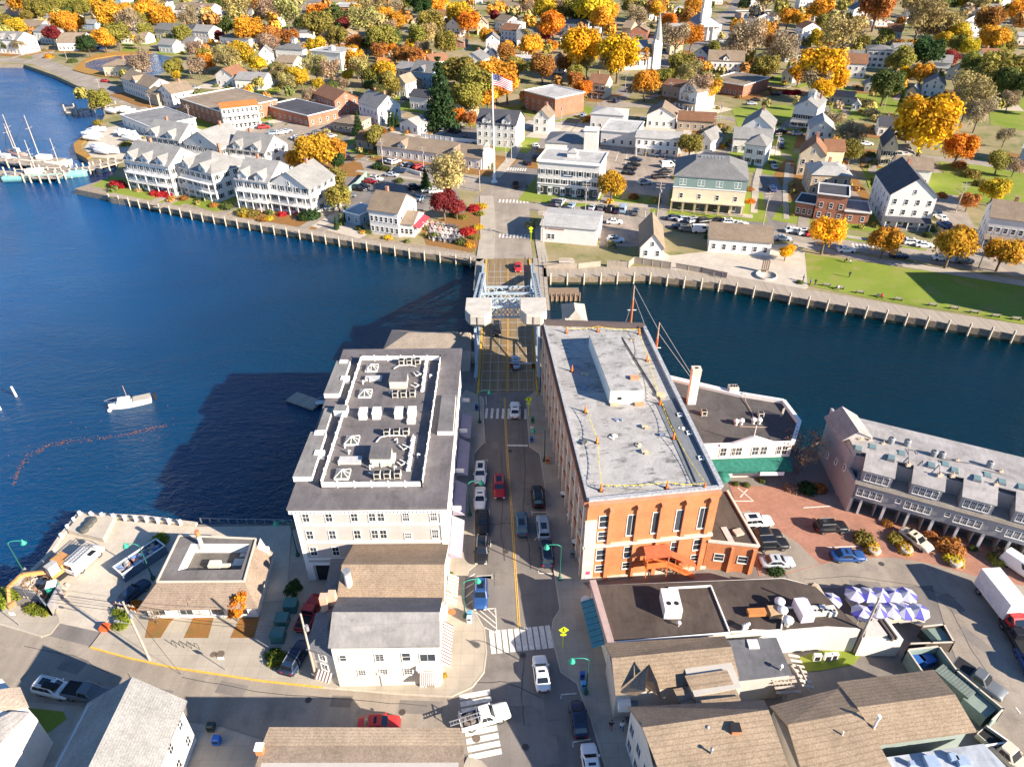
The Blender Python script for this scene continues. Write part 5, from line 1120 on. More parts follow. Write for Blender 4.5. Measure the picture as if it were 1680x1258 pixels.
m.build('sway_bracing',wh_,r,world=True)
m=MB()
for sx,x in((-1,-5.6),(1,4.2)):
    for i in range(18):
        a=2*math.pi*i/18; b=2*math.pi*(i+1)/18; m.beam((x,137+2.*math.cos(a),7.+2.*math.sin(a)),(x,137+2.*math.cos(b),7.+2.*math.sin(b)),.2,.2)
    for i in range(4): a=math.pi*i/4; m.beam((x,137-2*math.cos(a),7.-2*math.sin(a)),(x,137+2*math.cos(a),7.+2*math.sin(a)),.12,.12)
m.build('gear_wheels',wh_,r,world=True)
# piers
m=MB(); m.box(-9.6,111,-3,8.,124,-.72); m.box(-9.,158,-3,9.2,167.9,-.73); m.build('pier',plainconc,r,world=True)
# bridge tender's house
r=thing('bridge_house','small white bridge tender house with hipped roofs right of the counterweights','building',(9.5,124,0))
m=MB(); m.box(8.8,121,-2.5,13.,129,3.6); m.box(12.,114,-2.5,16.2,121.,3.4); m.box(11,128,-2.5,15.5,136,3.6); m.build('wall',siding,r,(.7,.66,.6),world=True)
for (x0,y0,x1,y1,z,rs) in((8.5,120.7,13.3,129.3,3.6,1.8),(11.7,113.7,16.5,121.3,3.4,1.7),(10.7,127.7,15.8,136.3,3.6,1.7)):
    m=MB(); s_=(x1-x0)/2; a=(x0+s_,y0+s_,z+rs); b=(x0+s_,y1-s_,z+rs)
    for q in([(x0,y0,z),(x1,y0,z),a],[(x1,y0,z),(x1,y1,z),b,a],[(x1,y1,z),(x0,y1,z),b],[(x0,y1,z),(x0,y0,z),a,b]): slab(m,q,.1)
    m.build('roof',shingle,r,(.42,.37,.31),world=True)
# timber fender dock by the bridge
m=MB(); m.box(8.9,148,-2.5,16,152.5,-.6); 
for i in range(7): m.tube((9.3+i*1.1,147.9,-3),(9.3+i*1.1,147.9,.4),.18)
tag(m.build('fender_dock',simple('timber_brown',(.25,.17,.11)),None),'brown timber fender platform in the water beside the drawbridge','dock')
# signal gantry
r=thing('signal_gantry','blue grey gantry over the bridge entrance with two traffic lights','traffic signal',(4.9,108.3,0))
m=MB(); m.tube((5.05,108.8,0),(5.05,108.8,6.3),.16,.12); m.tube((5.05,108.8,6.),(-.4,108.8,6.2),.12,.1); m.build('mast',bl_,r,world=True)
for x in(3.9,-.1):
    m=MB(); m.box(x-.32,108.45,5.,x+.32,108.75,6.1,0); m.box(x-.38,108.76,4.9,x+.38,108.8,6.2,1); 
    for k,c in enumerate((2,3,4)): m.tube((x,108.44,5.8-k*.35),(x,108.40,5.8-k*.35),.12,None,8,c)
    m.build('signal_head',[black,simple('bridge_yellow'),simple('lens_red',(.2,.02,.02)),simple('lens_amber',(.25,.12,.02)),simple('lens_green',(.05,.5,.2))],r,world=True)

r=thing('building','tall building outside the right edge whose shadow falls on the park lawn','building',(122,128,0)); walls(r,26,15,13.6,WHT); roof(r,'flat',26,15,13.6,0,(.3,.3,.3),.4,membrane); wins(r,0,9,[1.5,4.8,8.1,11.2],1.1,1.6,26,15); wins(r,3,5,[1.5,4.8,8.1,11.2],1.1,1.6,26,15)
# ================================================================ VEHICLES
def loft(m,rings,mi=0,sm=True,caps=True):
    n=len(rings[0]); b=[]
    v=[p for r_ in rings for p in r_]; f=[]
    for j in range(len(rings)-1):
        for i in range(n): f.append((j*n+i,j*n+(i+1)%n,(j+1)*n+(i+1)%n,(j+1)*n+i))
    m.add(v,f,mi,sm)
    if caps: m.add(rings[0],[tuple(range(n))[::-1]],mi); m.add(rings[-1],[tuple(range(n))],mi)
def wheel_mesh(r):
    a=MB(); a.lathe([(r*.62,-.1),(r,-.1),(r,.1),(r*.62,.1)],0,0,14,0); a.v=[(x,z,y) for x,y,z in a.v]
    b=MB(); b.tube((0,-.09,0),(0,.09,0),r*.63,None,10,0); b.tube((0,-.105,0),(0,.105,0),r*.15,None,6,0); return a.mesh('wheel',black),b.mesh('rim',simple('alloy',(.35,.35,.36),.35,.6))
WH=wheel_mesh(.34); WHB=wheel_mesh(.40)
def cartype(kind):
    L,W_,H_,belt,zb={'sedan':(4.7,1.82,1.45,.92,.22),'hatch':(4.3,1.8,1.52,.95,.22),'suv':(4.75,1.92,1.72,1.05,.28),'pickup':(5.7,2.0,1.88,1.12,.36),'van':(5.2,2.0,2.15,1.2,.28)}[kind]
    l=L/2; w2=W_/2; st={'sedan':[(-l,.72,.5,.85),(-l+.15,.9,.25,.93),(-l+.9,1,.22,.98),(-.3,1,.2,.95),(1.0,1,.22,.94),(l-.5,.95,.22,.86),(l-.1,.84,.28,.72),(l,.7,.35,.6)],
     'pickup':[(-l,.95,.45,1.1),(-l+.1,.99,.4,1.12),(-.5,1,.38,1.12),(.9,1,.38,1.14),(l-.7,.97,.38,1.1),(l-.1,.9,.4,.98),(l,.78,.45,.8)]}
    st=st.get(kind) or [(-l,.8,.45,belt),(-l+.12,.94,.3,belt+.03),(-l+1.,1,zb,belt+.03),(0,1,zb,belt),(1.1,1,zb,belt-.02),(l-.45,.96,zb+.02,belt-.1),(l-.08,.86,zb+.08,belt-.25),(l,.74,zb+.15,belt-.4)]
    if kind=='van': st=[(-l,.92,.4,belt),(-l+.1,.98,.3,belt),(0,1,.28,belt),(l-1.3,1,.28,belt),(l-.4,.95,.28,1.0),(l,.8,.35,.75)]
    rings=[]
    for x,k,z0,z1 in st:
        w_=w2*k; rings.append([(x,-w_*.9,z0),(x,-w_,z0+.14),(x,-w_*1.0,z1-.16),(x,-w_*.93,z1-.03),(x,-w_*.6,z1+.01),(x,w_*.6,z1+.01),(x,w_*.93,z1-.03),(x,w_,z1-.16),(x,w_,z0+.14),(x,w_*.9,z0)])
    body=MB(); loft(body,rings)
    # cabin: base front/back x, roof front/back x
    bf,bb,rf_,rb={'sedan':(1.05,-1.75,.25,-1.05),'hatch':(.95,-2.0,.2,-1.55),'suv':(1.0,-2.25,.35,-1.9),'pickup':(1.15,-.75,.5,-.6),'van':(l-.75,-l+.05,l-1.6,-l+.15)}[kind]
    zt=belt-.04; wb=w2*.93; wr=w2*.78
    def cab(x_b,x_r,t): return x_b+(x_r-x_b)*t
    B=[]
    for t in(0,.5,.92,1.):
        tz=zt+(H_-zt)*t; ww=wb+(wr-wb)*t; tt=t if t<1 else 1.; ins=0 if t<1 else .09
        xf,xb=cab(bf,rf_,tt)-ins*.3,cab(bb,rb,tt)+ins*.3; w_=ww-ins; cut=.12
        B.append([(xb,-w_+cut,tz),(xb+cut,-w_,tz),(xf-cut,-w_,tz),(xf,-w_+cut,tz),(xf,w_-cut,tz),(xf-cut,w_,tz),(xb+cut,w_,tz),(xb,w_-cut,tz)])
    loft(body,B,0,False)
    if kind=='pickup':
        body.box(-l+.08,-w2*.94,1.1,-.8,-w2*.84,1.2); body.box(-l+.08,w2*.84,1.1,-.8,w2*.94,1.2); body.box(-l+.02,-w2*.9,1.09,-l+.1,w2*.9,1.2)
    parts={'body':body.mesh('body',paint)}
    H1=H_-zt
    def P(x_b,x_r,s_,t): return (cab(x_b,x_r,t)+s_,None)
    g=MB(); e=.02
    g.add([(cab(bf,rf_,.12)+e,-(wb-.12)*.95,zt+H1*.14),(cab(bf,rf_,.12)+e,(wb-.12)*.95,zt+H1*.14),(cab(bf,rf_,.88)+e,(wr-.1)*.97,zt+H1*.9),(cab(bf,rf_,.88)+e,-(wr-.1)*.97,zt+H1*.9)],[(0,1,2,3)]); parts['windscreen']=g.mesh('windscreen',carglass)
    g=MB(); g.add([(cab(bb,rb,.2)-e,-(wb-.14)*.95,zt+H1*.2),(cab(bb,rb,.2)-e,(wb-.14)*.95,zt+H1*.2),(cab(bb,rb,.86)-e,(wr-.1)*.95,zt+H1*.88),(cab(bb,rb,.86)-e,-(wr-.1)*.95,zt+H1*.88)],[(3,2,1,0)]); parts['rear_window']=g.mesh('rear_window',carglass)
    for s_ in(-1,1):
        g=MB(); segs=2 if kind in('sedan','pickup') else 3
        def sp(u,t): 
            xb_,xf_=cab(bb,rb,t)+.2,cab(bf,rf_,t)-.2; return (xb_+(xf_-xb_)*u,s_*(wb+(wr-wb)*t+.015),zt+H1*t)
        for k in range(segs):
            if kind=='van' and k<2: continue
            u0,u1=(k+.03)/segs,(k+.97)/segs; q=[sp(u0,.15),sp(u1,.15),sp(u1,.84),sp(u0,.84)]; g.add(q,[(0,1,2,3) if s_<0 else(3,2,1,0)])
        parts['side_window'+('' if s_<0 else '_')]=g.mesh('side_window',carglass)
    g=MB(); g.box(cab(bb,rb,1)+.55,-wr*.55,H_+.005,cab(bf,rf_,1)-.45,wr*.55,H_+.02); 
    if kind in('suv','sedan','hatch'): parts['sunroof']=g.mesh('sunroof',carglass)
    if kind=='suv':
        g=MB(); 
        for s_ in(-1,1): g.box(rb+.2,s_*(wr-.12)-.03,H_+.02,rf_-.1,s_*(wr-.12)+.03,H_+.08)
        parts['roof_rail']=g.mesh('roof_rail',metal)
    if kind=='pickup':
        g=MB(); g.box(-l+.12,-w2*.83,1.13,-.85,w2*.83,1.145); parts['cargo_bed']=g.mesh('cargo_bed',black)
    hl=MB(); x,k,z0,z1=st[-2]; hl.cbox(x+.02,0,z1-.3,.16,.36,.16); parts['headlight']=hl.mesh('headlight',lampw)
    tl=MB(); x2,k2,z02,z12=st[0]; tl.cbox(x2+.04,0,z12-.28,.14,.3,.2); parts['tail_light']=tl.mesh('tail_light',red)
    pos={'headlight':[(0,s_*(w2*k-.2),0) for s_ in(-1,1)],'tail_light':[(0,s_*(w2*k2-.14),0) for s_ in(-1,1)]}
    gr=MB(); gr.cbox(l-.02,0,z0+.12,.08,w2*1.0,.2); parts['grille']=gr.mesh('grille',black)
    bp=MB(); bp.cbox(-l-.0,0,.38,.12,w2*1.3,.12); parts['bumper']=bp.mesh('bumper',black)
    mr=MB(); 
    mr.cbox(bf-.35,0,belt+.02,.2,.16,.14); parts['mirror']=mr.mesh('mirror',paint); pos['mirror']=[(0,s_*(w2+.06),0) for s_ in(-1,1)]
    return dict(parts=parts,pos=pos,L=L,W=W_,wb=L*.29,big=kind in('pickup','van'))
CT={k:cartype(k) for k in('sedan','hatch','suv','pickup','van')}
# one-piece version for far away
def farcar(kind):
    c=CT[kind]; m=MB(); mats=[paint,carglass,black,red,lampw]; 
    import itertools
    for nm,me in c['parts'].items():
        mi={'body':0,'mirror':0,'grille':2,'bumper':2,'cargo_bed':2,'roof_rail':2,'tail_light':3,'headlight':4}.get(nm,1)
        for off in c['pos'].get(nm,[(0,0,0)]): m.add([(v.co.x+off[0],v.co.y+off[1],v.co.z+off[2]) for v in me.vertices],[tuple(p.vertices) for p in me.polygons],mi)
    for sx in(-1,1):
        for sy in(-1,1): m.tube((sx*c['wb'],sy*(c['W']/2-.2),.34),(sx*c['wb'],sy*(c['W']/2),.34),.34,None,8,2)
    return m.mesh('parked_car',mats)
FC={k:farcar(k) for k in CT}
CC={'white':(.78,.77,.74),'black':(.012,.012,.015),'silver':(.42,.45,.48),'grey':(.13,.14,.15),'blue':(.02,.07,.22),'navy':(.012,.03,.07),'red':(.33,.012,.02),'bright red':(.55,.03,.03),'pale blue':(.28,.38,.48),'green':(.02,.09,.05),'yellow':(.65,.5,.03),'cream':(.62,.55,.42),'slate blue':(.06,.12,.18),'tan':(.35,.29,.2)}
CN={'sedan':'sedan','hatch':'hatchback','suv':'sport utility car','pickup':'pickup truck','van':'van'}
def car(px,py,kind,colr,hd,label,group='cars on the main street',z=.03,name='parked_car',pix=True):
    c=CT[kind]; q=at(px,py,z+.6) if pix else Vector((px,py,z)); r=thing(name,label,'car' if kind not in('pickup','van') else CN[kind],(q.x,q.y,z),math.radians(hd),group)
    for nm,me in c['parts'].items():
        for off in c['pos'].get(nm,[(0,0,0)]): put(me,nm.rstrip('_'),r,CC[colr],off)
    wm=WHB if c['big'] else WH; rr=.40 if c['big'] else .34
    for sx in(-1,1):
        for sy in(-1,1):
            o=put(wm[0],'wheel',r,None,(sx*c['wb'],sy*(c['W']/2-.12),rr)); put(wm[1],'rim',o)
    return r
U_,D_=90,-90
NEAR=[(788,777,'suv','white',D_,'white suv with dark sunroof, frontmost parked car on the left kerb beside the beige building'),
(787.5,817,'sedan','white',D_,'white sedan parked right behind the white suv at the left kerb'),
(792,856,'sedan','black',D_+2,'black sedan parked at the left kerb just behind the two white cars'),
(790,903,'suv','black',D_,'black suv parked at the left kerb on the edge of the sunlight'),
(788.5,975,'suv','blue',D_,'blue suv parked beside the hatched kerb bay in full sun'),
(819,799,'suv','red',D_+2,'dark red suv driving down the left lane with its headlights on'),
(882,814,'suv','black',U_+3,'black suv parked at the right kerb beside the brick building'),
(855.5,859,'suv','slate blue',U_+2,'slate blue suv driving up the right lane'),
(891.5,865,'suv','pale blue',U_+2,'pale silver blue suv parked at the right kerb beside the brick building'),
(897,908,'suv','navy',U_+2,'navy suv at the right kerb under the curved green street lamp'),
(888,1103,'sedan','white',U_+5,'white sedan driving just past the big zebra crossing'),
(949,1178,'hatch','navy',U_+4,'dark navy car parked in the shade at the lower right kerb'),
(970,1254,'sedan','white',U_+4,'white car at the lower right kerb cut by the bottom edge'),
(845,672,'sedan','white',U_,'white sedan on the zebra crossing at the bridge entrance'),
(846,594,'sedan','pale blue',U_,'pale blue sedan driving onto the bridge in the shade'),
(815,540,'suv','black',D_,'black car under the left counterweight of the bridge'),
(850,438,'sedan','bright red',D_,'bright red car crossing the far end of the bridge'),
(509,1005,'pickup','red',80,'dark red pickup parked in the alley beside the grey roofed shop'),
(486,1078,'suv','navy',75,'dark navy suv parked by the leaning wooden pole, in the alley'),
(88,1129,'suv','white',-13,'white suv with a black roof box parked in the lower left street'),
(145,1137,'pickup','grey',-10,'grey pickup parked nose behind the white suv with the roof box'),
(622,1187,'sedan','bright red',3,'bright red sedan half hidden behind the bottom roof'),
(218,972,'sedan','navy',60,'dark blue car in the shade beside the small white bank building'),
(1241,855,'suv','white',5,'white suv with black roof parked in the brick lot beside the annex'),
(1256,876,'sedan','black',3,'black sedan in the brick lot between the white suv and the black suv'),
(1266,892,'suv','black',3,'large black suv in the brick lot next to the silver sedan'),
(1275,921,'sedan','silver',2,'silver sedan in the brick lot beside the round green bush'),
(1363,864,'suv','black',3,'black suv parked alone in the middle of the brick lot'),
(1391,911,'sedan','blue',0,'blue sedan parked near the planters in the brick lot'),
(1503,885,'sedan','cream',-60,'cream and silver open car between two planters by the grey townhouses'),
(1605,1115,'pickup','grey',-52,'dark grey pickup parked along the outside of the grey green yard fence'),
(1668,1045,'pickup','black',85,'black pickup at the right edge below the red truck'),
(1650,1237,'pickup','cream',-60,'pale open jeep at the bottom right corner'),
(1676,932,'van','white',-60,'white van at the right edge beside the planter'),
(1690,1090,'suv','blue',80,'blue car cut by the right edge of the picture')]
for a in NEAR: car(*a)
r=car(140,918,'van','white',70,'white van with a ladder rack parked in the waterfront works yard',None,.05,'work_van')
m=MB(); 
for s_ in(-.75,.75): m.box(-2.,s_-.04,2.3,1.6,s_+.04,2.36)
for i in range(12): m.box(-1.9+i*.3,-.75,2.3,-1.84+i*.3,.75,2.34)
for s_ in(-.4,.1): m.box(-2.2,s_,2.37,1.8,s_+.05,2.43)
m.build('ladder_rack',metal,r)
r=car(795,1176,'pickup','white',17,'white pickup truck with ladders and tools in its bed turning across the striped crossing',None,.04,'work_pickup')
m=MB()
for y in(-.5,-.05): m.beam((-4.0,y,1.75),(-.4,y,1.95),.07,.1)
for i in range(11): x=-3.9+i*.33; m.beam((x,-.5,1.76+i*.018),(x,-.05,1.76+i*.018),.05,.05)
for x in(-2.7,-.8): 
    for y in(-.8,.8): m.beam((x,y,1.1),(x,y,1.8),.07,.07)
    m.beam((x,-.85,1.8),(x,.85,1.8),.08,.08)
m.build('ladder',metal,r)
m=MB(); random.seed(3)
for i in range(14): m.cbox(random.uniform(-2.6,-1.),random.uniform(-.6,.6),1.15,random.uniform(.2,.7),random.uniform(.15,.4),random.uniform(.1,.4),0,random.uniform(0,3))
m.build('tools',simple('tool_grey',(.2,.17,.15)),r)
# roof box on the white suv
m=MB(); q=at(84,1125,1.8); m.cbox(q.x-.1,q.y,1.8,1.9,.75,.35,0,math.radians(-13),.85,.8); tag(m.build('roof_box',simple('box_black',(.01,.012,.014),.3)),'black roof box strapped on the white suv in the lower left street','roof box')
# box truck
q=at(1655,1008,.2); A=at(1652,936,3.9)
r=thing('box_truck','red cabbed truck with a large white cargo box at the right edge','truck',(43.9+0*q.x,58.,0),0)
TB=[Zs(1470,205,3.8)]
c=[at(1627,986,3.9),at(1668,992,3.9),at(1668,933,3.9),at(1635,931,3.9)]
cx_=(c[0]+c[1]+c[2]+c[3])/4; an=math.radians(-86)
r.location=(cx_.x,cx_.y,0); r.rotation_euler=(0,0,an)
m=MB(); m.box(-2.9,-1.25,1.0,3.0,1.25,3.85); m.build('cargo_box',simple('truck_white',(.74,.72,.70),.5),r)
m=MB(); m.box(-2.8,-.5,.6,5.2,.5,.99); m.build('chassis',black,r)
m=MB(); loft(m,[[(3.1,-1.1,.6),(3.1,-1.15,1.5),(3.2,-1.0,2.5),(3.2,1.0,2.5),(3.1,1.15,1.5),(3.1,1.1,.6)],[(4.1,-1.1,.55),(4.1,-1.15,1.5),(3.9,-.95,2.5),(3.9,.95,2.5),(4.1,1.15,1.5),(4.1,1.1,.55)],[(4.6,-1.1,.5),(4.6,-1.15,1.45),(4.6,-.9,1.55),(4.6,.9,1.55),(4.6,1.15,1.45),(4.6,1.1,.5)],[(5.7,-1.0,.5),(5.7,-1.02,1.2),(5.6,-.8,1.35),(5.6,.8,1.35),(5.7,1.02,1.2),(5.7,1.0,.5)]],0,False); m.build('cab',paint,r,CC['bright red'])
m=MB(); m.add([(4.62,-.85,1.62),(4.62,.85,1.62),(3.95,.85,2.42),(3.95,-.85,2.42)],[(0,1,2,3)]); m.build('windscreen',carglass,r)
for s_ in(-1,1): m=MB(); m.add([(3.3,s_*1.13,1.6),(4.2,s_*1.12,1.6),(3.9,s_*1.02,2.35),(3.3,s_*1.03,2.35)],[(0,1,2,3)] if s_<0 else [(3,2,1,0)]); m.build('side_window',carglass,r); m=MB(); m.cbox(5.6,s_*.75,.8,.25,.35,.25); m.build('headlight',lampw,r)
m=MB(); m.box(5.6,-1.05,.4,5.85,1.05,.7); m.build('bumper',chrome,r)
for x in(-1.9,4.7):
    for s_ in(-1,1): o=put(WHB[0],'wheel',r,None,(x,s_*1.0,.45),0,(1.1,1.4,1.1)); put(WHB[1],'rim',o)
# excavator
q=at(92,945,0); r=thing('excavator','orange tan excavator with a grey cab and folded arm in the waterfront works yard','excavator',(q.x,q.y,.05),math.radians(-118))
yl=simple('digger_tan',(.50,.25,.09),.6)
m=MB()
for s_ in(-1,1): m.box(-1.6,s_*1.1-.25,0,1.6,s_*1.1+.25,.7)
m.build('tracks',black,r)
m=MB(); m.box(-2.4,-1.2,.75,.9,1.2,1.3); m.box(-2.4,-1.15,1.3,-.6,1.15,2.0); m.build('body',yl,r)
m=MB(); m.cbox(.2,.7,1.3,1.4,.95,1.5,0,0,.9,.9); m.box(.0,.25,1.7,1.0,.24,2.6,1); m.cbox(.2,.7,2.8,1.35,.95,.1); m.build('cab',[simple('cab_grey',(.4,.38,.36)),carglass],r)
m=MB(); m.beam((.8,-.2,1.5),(3.2,-.3,3.4),.35,.5); m.beam((3.2,-.3,3.4),(5.2,-.4,2.9),.32,.45); m.build('boom',yl,r)
m=MB(); m.beam((5.2,-.4,3.0),(5.9,-.45,.9),.28,.38); m.build('arm',yl,r)
m=MB(); m.prism([(5.4,-.9),(6.4,-.9),(6.4,0),(5.4,0)],.1,.8); m.build('bucket',simple('bucket_brown',(.3,.18,.08)),r)
# open skip with debris
q=at(228,912,0.); a1,b1=at(195,938,1.7),at(247,884,1.7); dv=b1-a1; an=math.atan2(dv.y,dv.x)
c0=(at(192,934,1.7)+at(218,940,1.7)+at(258,893,1.7)+at(243,880,1.7))/4
r=thing('rubbish_skip','long white rimmed skip filled with construction debris in the works yard','skip',(c0.x,c0.y,.05),math.radians(54))
m=MB(); L_,W_=6.4,2.3; 
for (x0,y0,x1,y1) in((-L_/2,-W_/2,L_/2,-W_/2+.12),(-L_/2,W_/2-.12,L_/2,W_/2),(-L_/2,-W_/2+.12,-L_/2+.12,W_/2-.12),(L_/2-.12,-W_/2+.12,L_/2,W_/2-.12)): m.box(x0,y0,0,x1,y1,1.5); m.box(x0-.03,y0-.03,1.501,x1+.03,y1+.03,1.62,1)
m.box(-L_/2+.13,-W_/2+.13,.1,L_/2-.13,W_/2-.13,.2); m.build('body',[simple('skip_grey',(.12,.15,.2)),white],r)
m=MB(); random.seed(11)
for i in range(110): m.cbox(random.uniform(-2.9,2.9),random.uniform(-.85,.85),random.uniform(.5,1.1),random.uniform(.2,.8),random.uniform(.15,.6),random.uniform(.1,.4),random.randint(0,4),random.uniform(0,3))
tag(m.build('debris',[simple('debris_tan',(.5,.38,.28)),simple('debris_pink',(.45,.25,.2)),white,simple('debris_blue',(.15,.25,.5)),simple('debris_grey',(.3,.3,.32))],r),kind='stuff')
# portable toilet, rubble, fences of the yard
q=at(93,975,0); m=MB(); m.cbox(0,0,0,1.2,1.2,2.0); m.cbox(0,0,2.001,1.25,1.25,.25,1,0,.8,.8); m.box(-.4,-.62,.1,.4,-.601,1.9,2); tag(m.build('portable_toilet',[simple('toilet_green',(.02,.22,.16),.5),white,simple('toilet_door',(.03,.28,.2),.5)],None,None,(q.x,q.y,.05),.3),'green portable toilet with white roof beside the excavator','portable toilet')
m=MB(); random.seed(5)
for i in range(160):
    q=at(random.gauss(60,16),random.gauss(965,9),0); m.cbox(q.x,q.y,0.02,random.uniform(.2,.9),random.uniform(.2,.7),random.uniform(.1,.7),random.randint(0,2),random.uniform(0,3))
tag(m.build('rubble',[simple('debris_tan'),simple('limestone'),simple('timber_brown')]),kind='stuff')
mesh_f=simple('mesh_fence_grey',(.25,.25,.25),.6)
fence('works_fence','grey mesh fence panel closing the works yard, street side by the hedge',[at(24,974,0),at(70,990,0),at(86,1010,0)],1.9,matte,(.24,.23,.24),rail=metal)
fence('works_fence','grey mesh fence panel closing the works yard beside the green toilet',[at(86,1010,0),at(104,975,0)],1.9,matte,(.27,.25,.25),rail=metal)
fence('works_fence','grey mesh fence along the water from the green lamp towards the raised terrace',[at(24,974,0),at(48,945,0)],1.6,matte,(.27,.26,.26),rail=metal)
# raised terrace with planters
T=[at(112,872,.5),at(130,848,.5),at(190,848,.5),at(170,886,.5)]
r=thing('stone_terrace','raised pale stone terrace at the corner of the quay with three dark planters','terrace',(T[0].x,T[0].y,0))
m=MB(); m.prism([p[:2] for p in T],0,.85); m.build('platform',plainconc,r,world=True)
for X,Y,l_ in((735,160,'farthest'),(705,195,'middle'),(668,235,'nearest')):
    q=at(X/4.84,820+Y/4.84,1.2); m=MB(); m.lathe([(.25,0),(.55,.1),(.62,.55),(.55,.6),(0,.55)],0,0,12); tag(m.build('planter',simple('planter_dark',(.10,.10,.09),.7),None,None,(q.x,q.y,.86)),'round dark planter on the stone terrace, %s of the three'%l_,'planter','terrace planters')
# quay wall with white posts
r=thing('quay_wall','pale quay parapet with white posts along the water behind the works yard','wall',(at(131,842,0).x,at(131,842,0).y,0))
wp=[at(20,980,0),at(37,956,0),at(78,916,0),at(101,882,0),at(131,845,0),at(240,851,0),at(323,862,0)]
m=MB()
for a,b in zip(wp,wp[1:]): m.beam(Vector((a.x,a.y,.2)),Vector((b.x,b.y,.2)),.6,.5)
m.build('parapet',plainconc,r,world=True)
for X,Y in((635,115),(590,165),(540,222),(490,290),(725,120),(812,128),(902,137),(990,147),(1077,153),(1163,160),(1252,167),(1342,175),(1432,184)):
    q=at(X/4.84,820+Y/4.84,.6); m=MB(); m.tube((q.x,q.y,.3),(q.x,q.y,1.15),.24,.22,10); m.lathe([(.27,0),(.2,.12),(0,.16)],q.x,q.y,10,0,1.15); m.build('post',white,r,world=True)
q=None
r=thing('promenade_rail','low railing of the shaded promenade behind the white bank building','railing',(at(331,856,0).x,at(331,856,0).y,0))
m=MB(); a,b=at(331,857,0),at(480,860,0); m.beam(Vector((a.x,a.y,.9)),Vector((b.x,b.y,.9)),.06,.06); m.build('rail',metal,r,world=True)
for i in range(11): q=a.lerp(b,i/10); m=MB(); m.cbox(q.x,q.y,0,.14,.14,.95); m.build('post',metal,r,world=True)
# ================================================================ STREET FURNITURE
lg=simple('lamp_green',(.04,.33,.22),.45)
def street_lamp(px,py,hd,label,hgt=6.5,arm=1.9):
    q=at(px,py,0); r=thing('street_lamp',label,'street lamp',(q.x,q.y,.12),math.radians(hd),'green street lamps')
    m=MB(); m.lathe([(.3,0),(.3,.3),(.16,.5),(.12,1.),(.10,1.1)],0,0,10); m.tube((0,0,1.),(0,0,hgt),.09,.06,8); m.build('pole',simple('lamp_dark_green',(.02,.10,.08),.5) if hd<400 else lg,r)
    m=MB(); P=[(0,0,hgt-.3)]+[(arm*(1-math.cos(t*math.pi/2*1.0))*1.0,0,hgt-.3+.55*math.sin(t*math.pi*.75)) for t in(.25,.5,.75,1.)]; m.path(P,.05,6); e=P[-1]; m.build('arm',lg,r)
    m=MB(); m.lathe([(.07,.25),(.12,.0),(.36,-.35),(.42,-.5),(.0,-.45)],e[0],0,12,0,e[2]); m.build('lantern',lg,r)
    return r
for a in((918,951,180,'green street lamp with curved arm over the navy suv at the right kerb'),(961,1138,180,'green street lamp with curved arm in the shade by the lower right kerb'),(893,757,180,'green street lamp on the right pavement, nearest the bridge'),(763,1012,15,'green street lamp beside the blue suv on the left pavement'),(771,846,8,'green street lamp on the left pavement beside the awnings'),(787,694,8,'dark green street lamp at the left bridge corner'),(44,946,8,'green street lamp leaning arm over the works yard fence at the quay'),(252,950,175,'green street lamp behind the debris skip'),(489,912,180,'green street lamp in the shaded passage left of the beige building')): street_lamp(*a)
def utility_pole(px,py,hh,label,tilt=(0,0),cross=True,lamp=False,col=None,r0=.17):
    q=at(px,py,0); r=thing('utility_pole',label,'utility pole',(q.x,q.y,0),random.uniform(-.3,.3),'wooden utility poles'); T=Vector((tilt[0],tilt[1],hh))
    m=MB(); m.tube((0,0,-.1),T,r0,r0*.65,8); m.build('pole',simple('pole_wood',(.40,.33,.27),.9,0,.2,3),r)
    if cross:
        for k in(.95,.87):
            c=T*k; m=MB(); m.beam(c+Vector((-1.2,0,0)),c+Vector((1.2,0,0)),.12,.12)
            for x in(-1.1,-.6,.6,1.1): m.tube(c+Vector((x,0,.05)),c+Vector((x,0,.25)),.05)
            m.build('crossarm',simple('pole_wood'),r)
    m=MB(); c=T*.8; m.tube(c+Vector((.3,0,-.5)),c+Vector((.3,0,.3)),.22,None,8); m.build('transformer',metal,r)
    if lamp: m=MB(); c=T*.62; m.beam(c,c+Vector((-1.8,-.3,.5)),.06,.06); m.cbox(c.x-1.9,c.y-.3,c.z+.4,.6,.25,.15); m.build('lamp_arm',metal,r)
    return r,r.location+T
UPD={}
UPOLES=[(246,1083,11.,'tall utility pole with crossarms and lamp by the orange bushes at the left street',True),(519,1114,12.,'bare leaning wooden pole beside the navy suv and shop annex',False),(1401,1070,10.2,'wooden pole leaning over the white kitchen extension',False)]
for px,py,hh,lb,cr_ in UPOLES: UPD[px]=utility_pole(px,py,hh,lb,(0.2,0),cr_,cr_)
FP_=[(696,285,9),(757,297,9),(787,313,9),(628,270,9),(1380,316,9),(1077,362,11),(1251,372,10),(960,350,9),(830,268,8),(839,262,8),(1180,205,9),(1172,230,9),(1567,350,9),(1605,440,10),(1270,260,9),(170,168,10),(110,98,9),(315,210,9),(252,190,9),(580,180,9),(1098,170,9),(1025,150,9),(1022,90,9),(763,82,11),(1450,180,8),(1310,135,8),(503,25,9),(1340,90,8),(920,205,8),(890,398,9)]
def rel(px,py): return ('left' if px<560 else 'middle' if px<1120 else 'right')
FPO=[]
for i,(px,py,hh) in enumerate(FP_):
    r,t=utility_pole(px,py,hh,'thin wooden utility pole of the far town','' or (random.uniform(-.2,.2),0),True,False,None,.15); r['auto']=1; FPO.append(t)
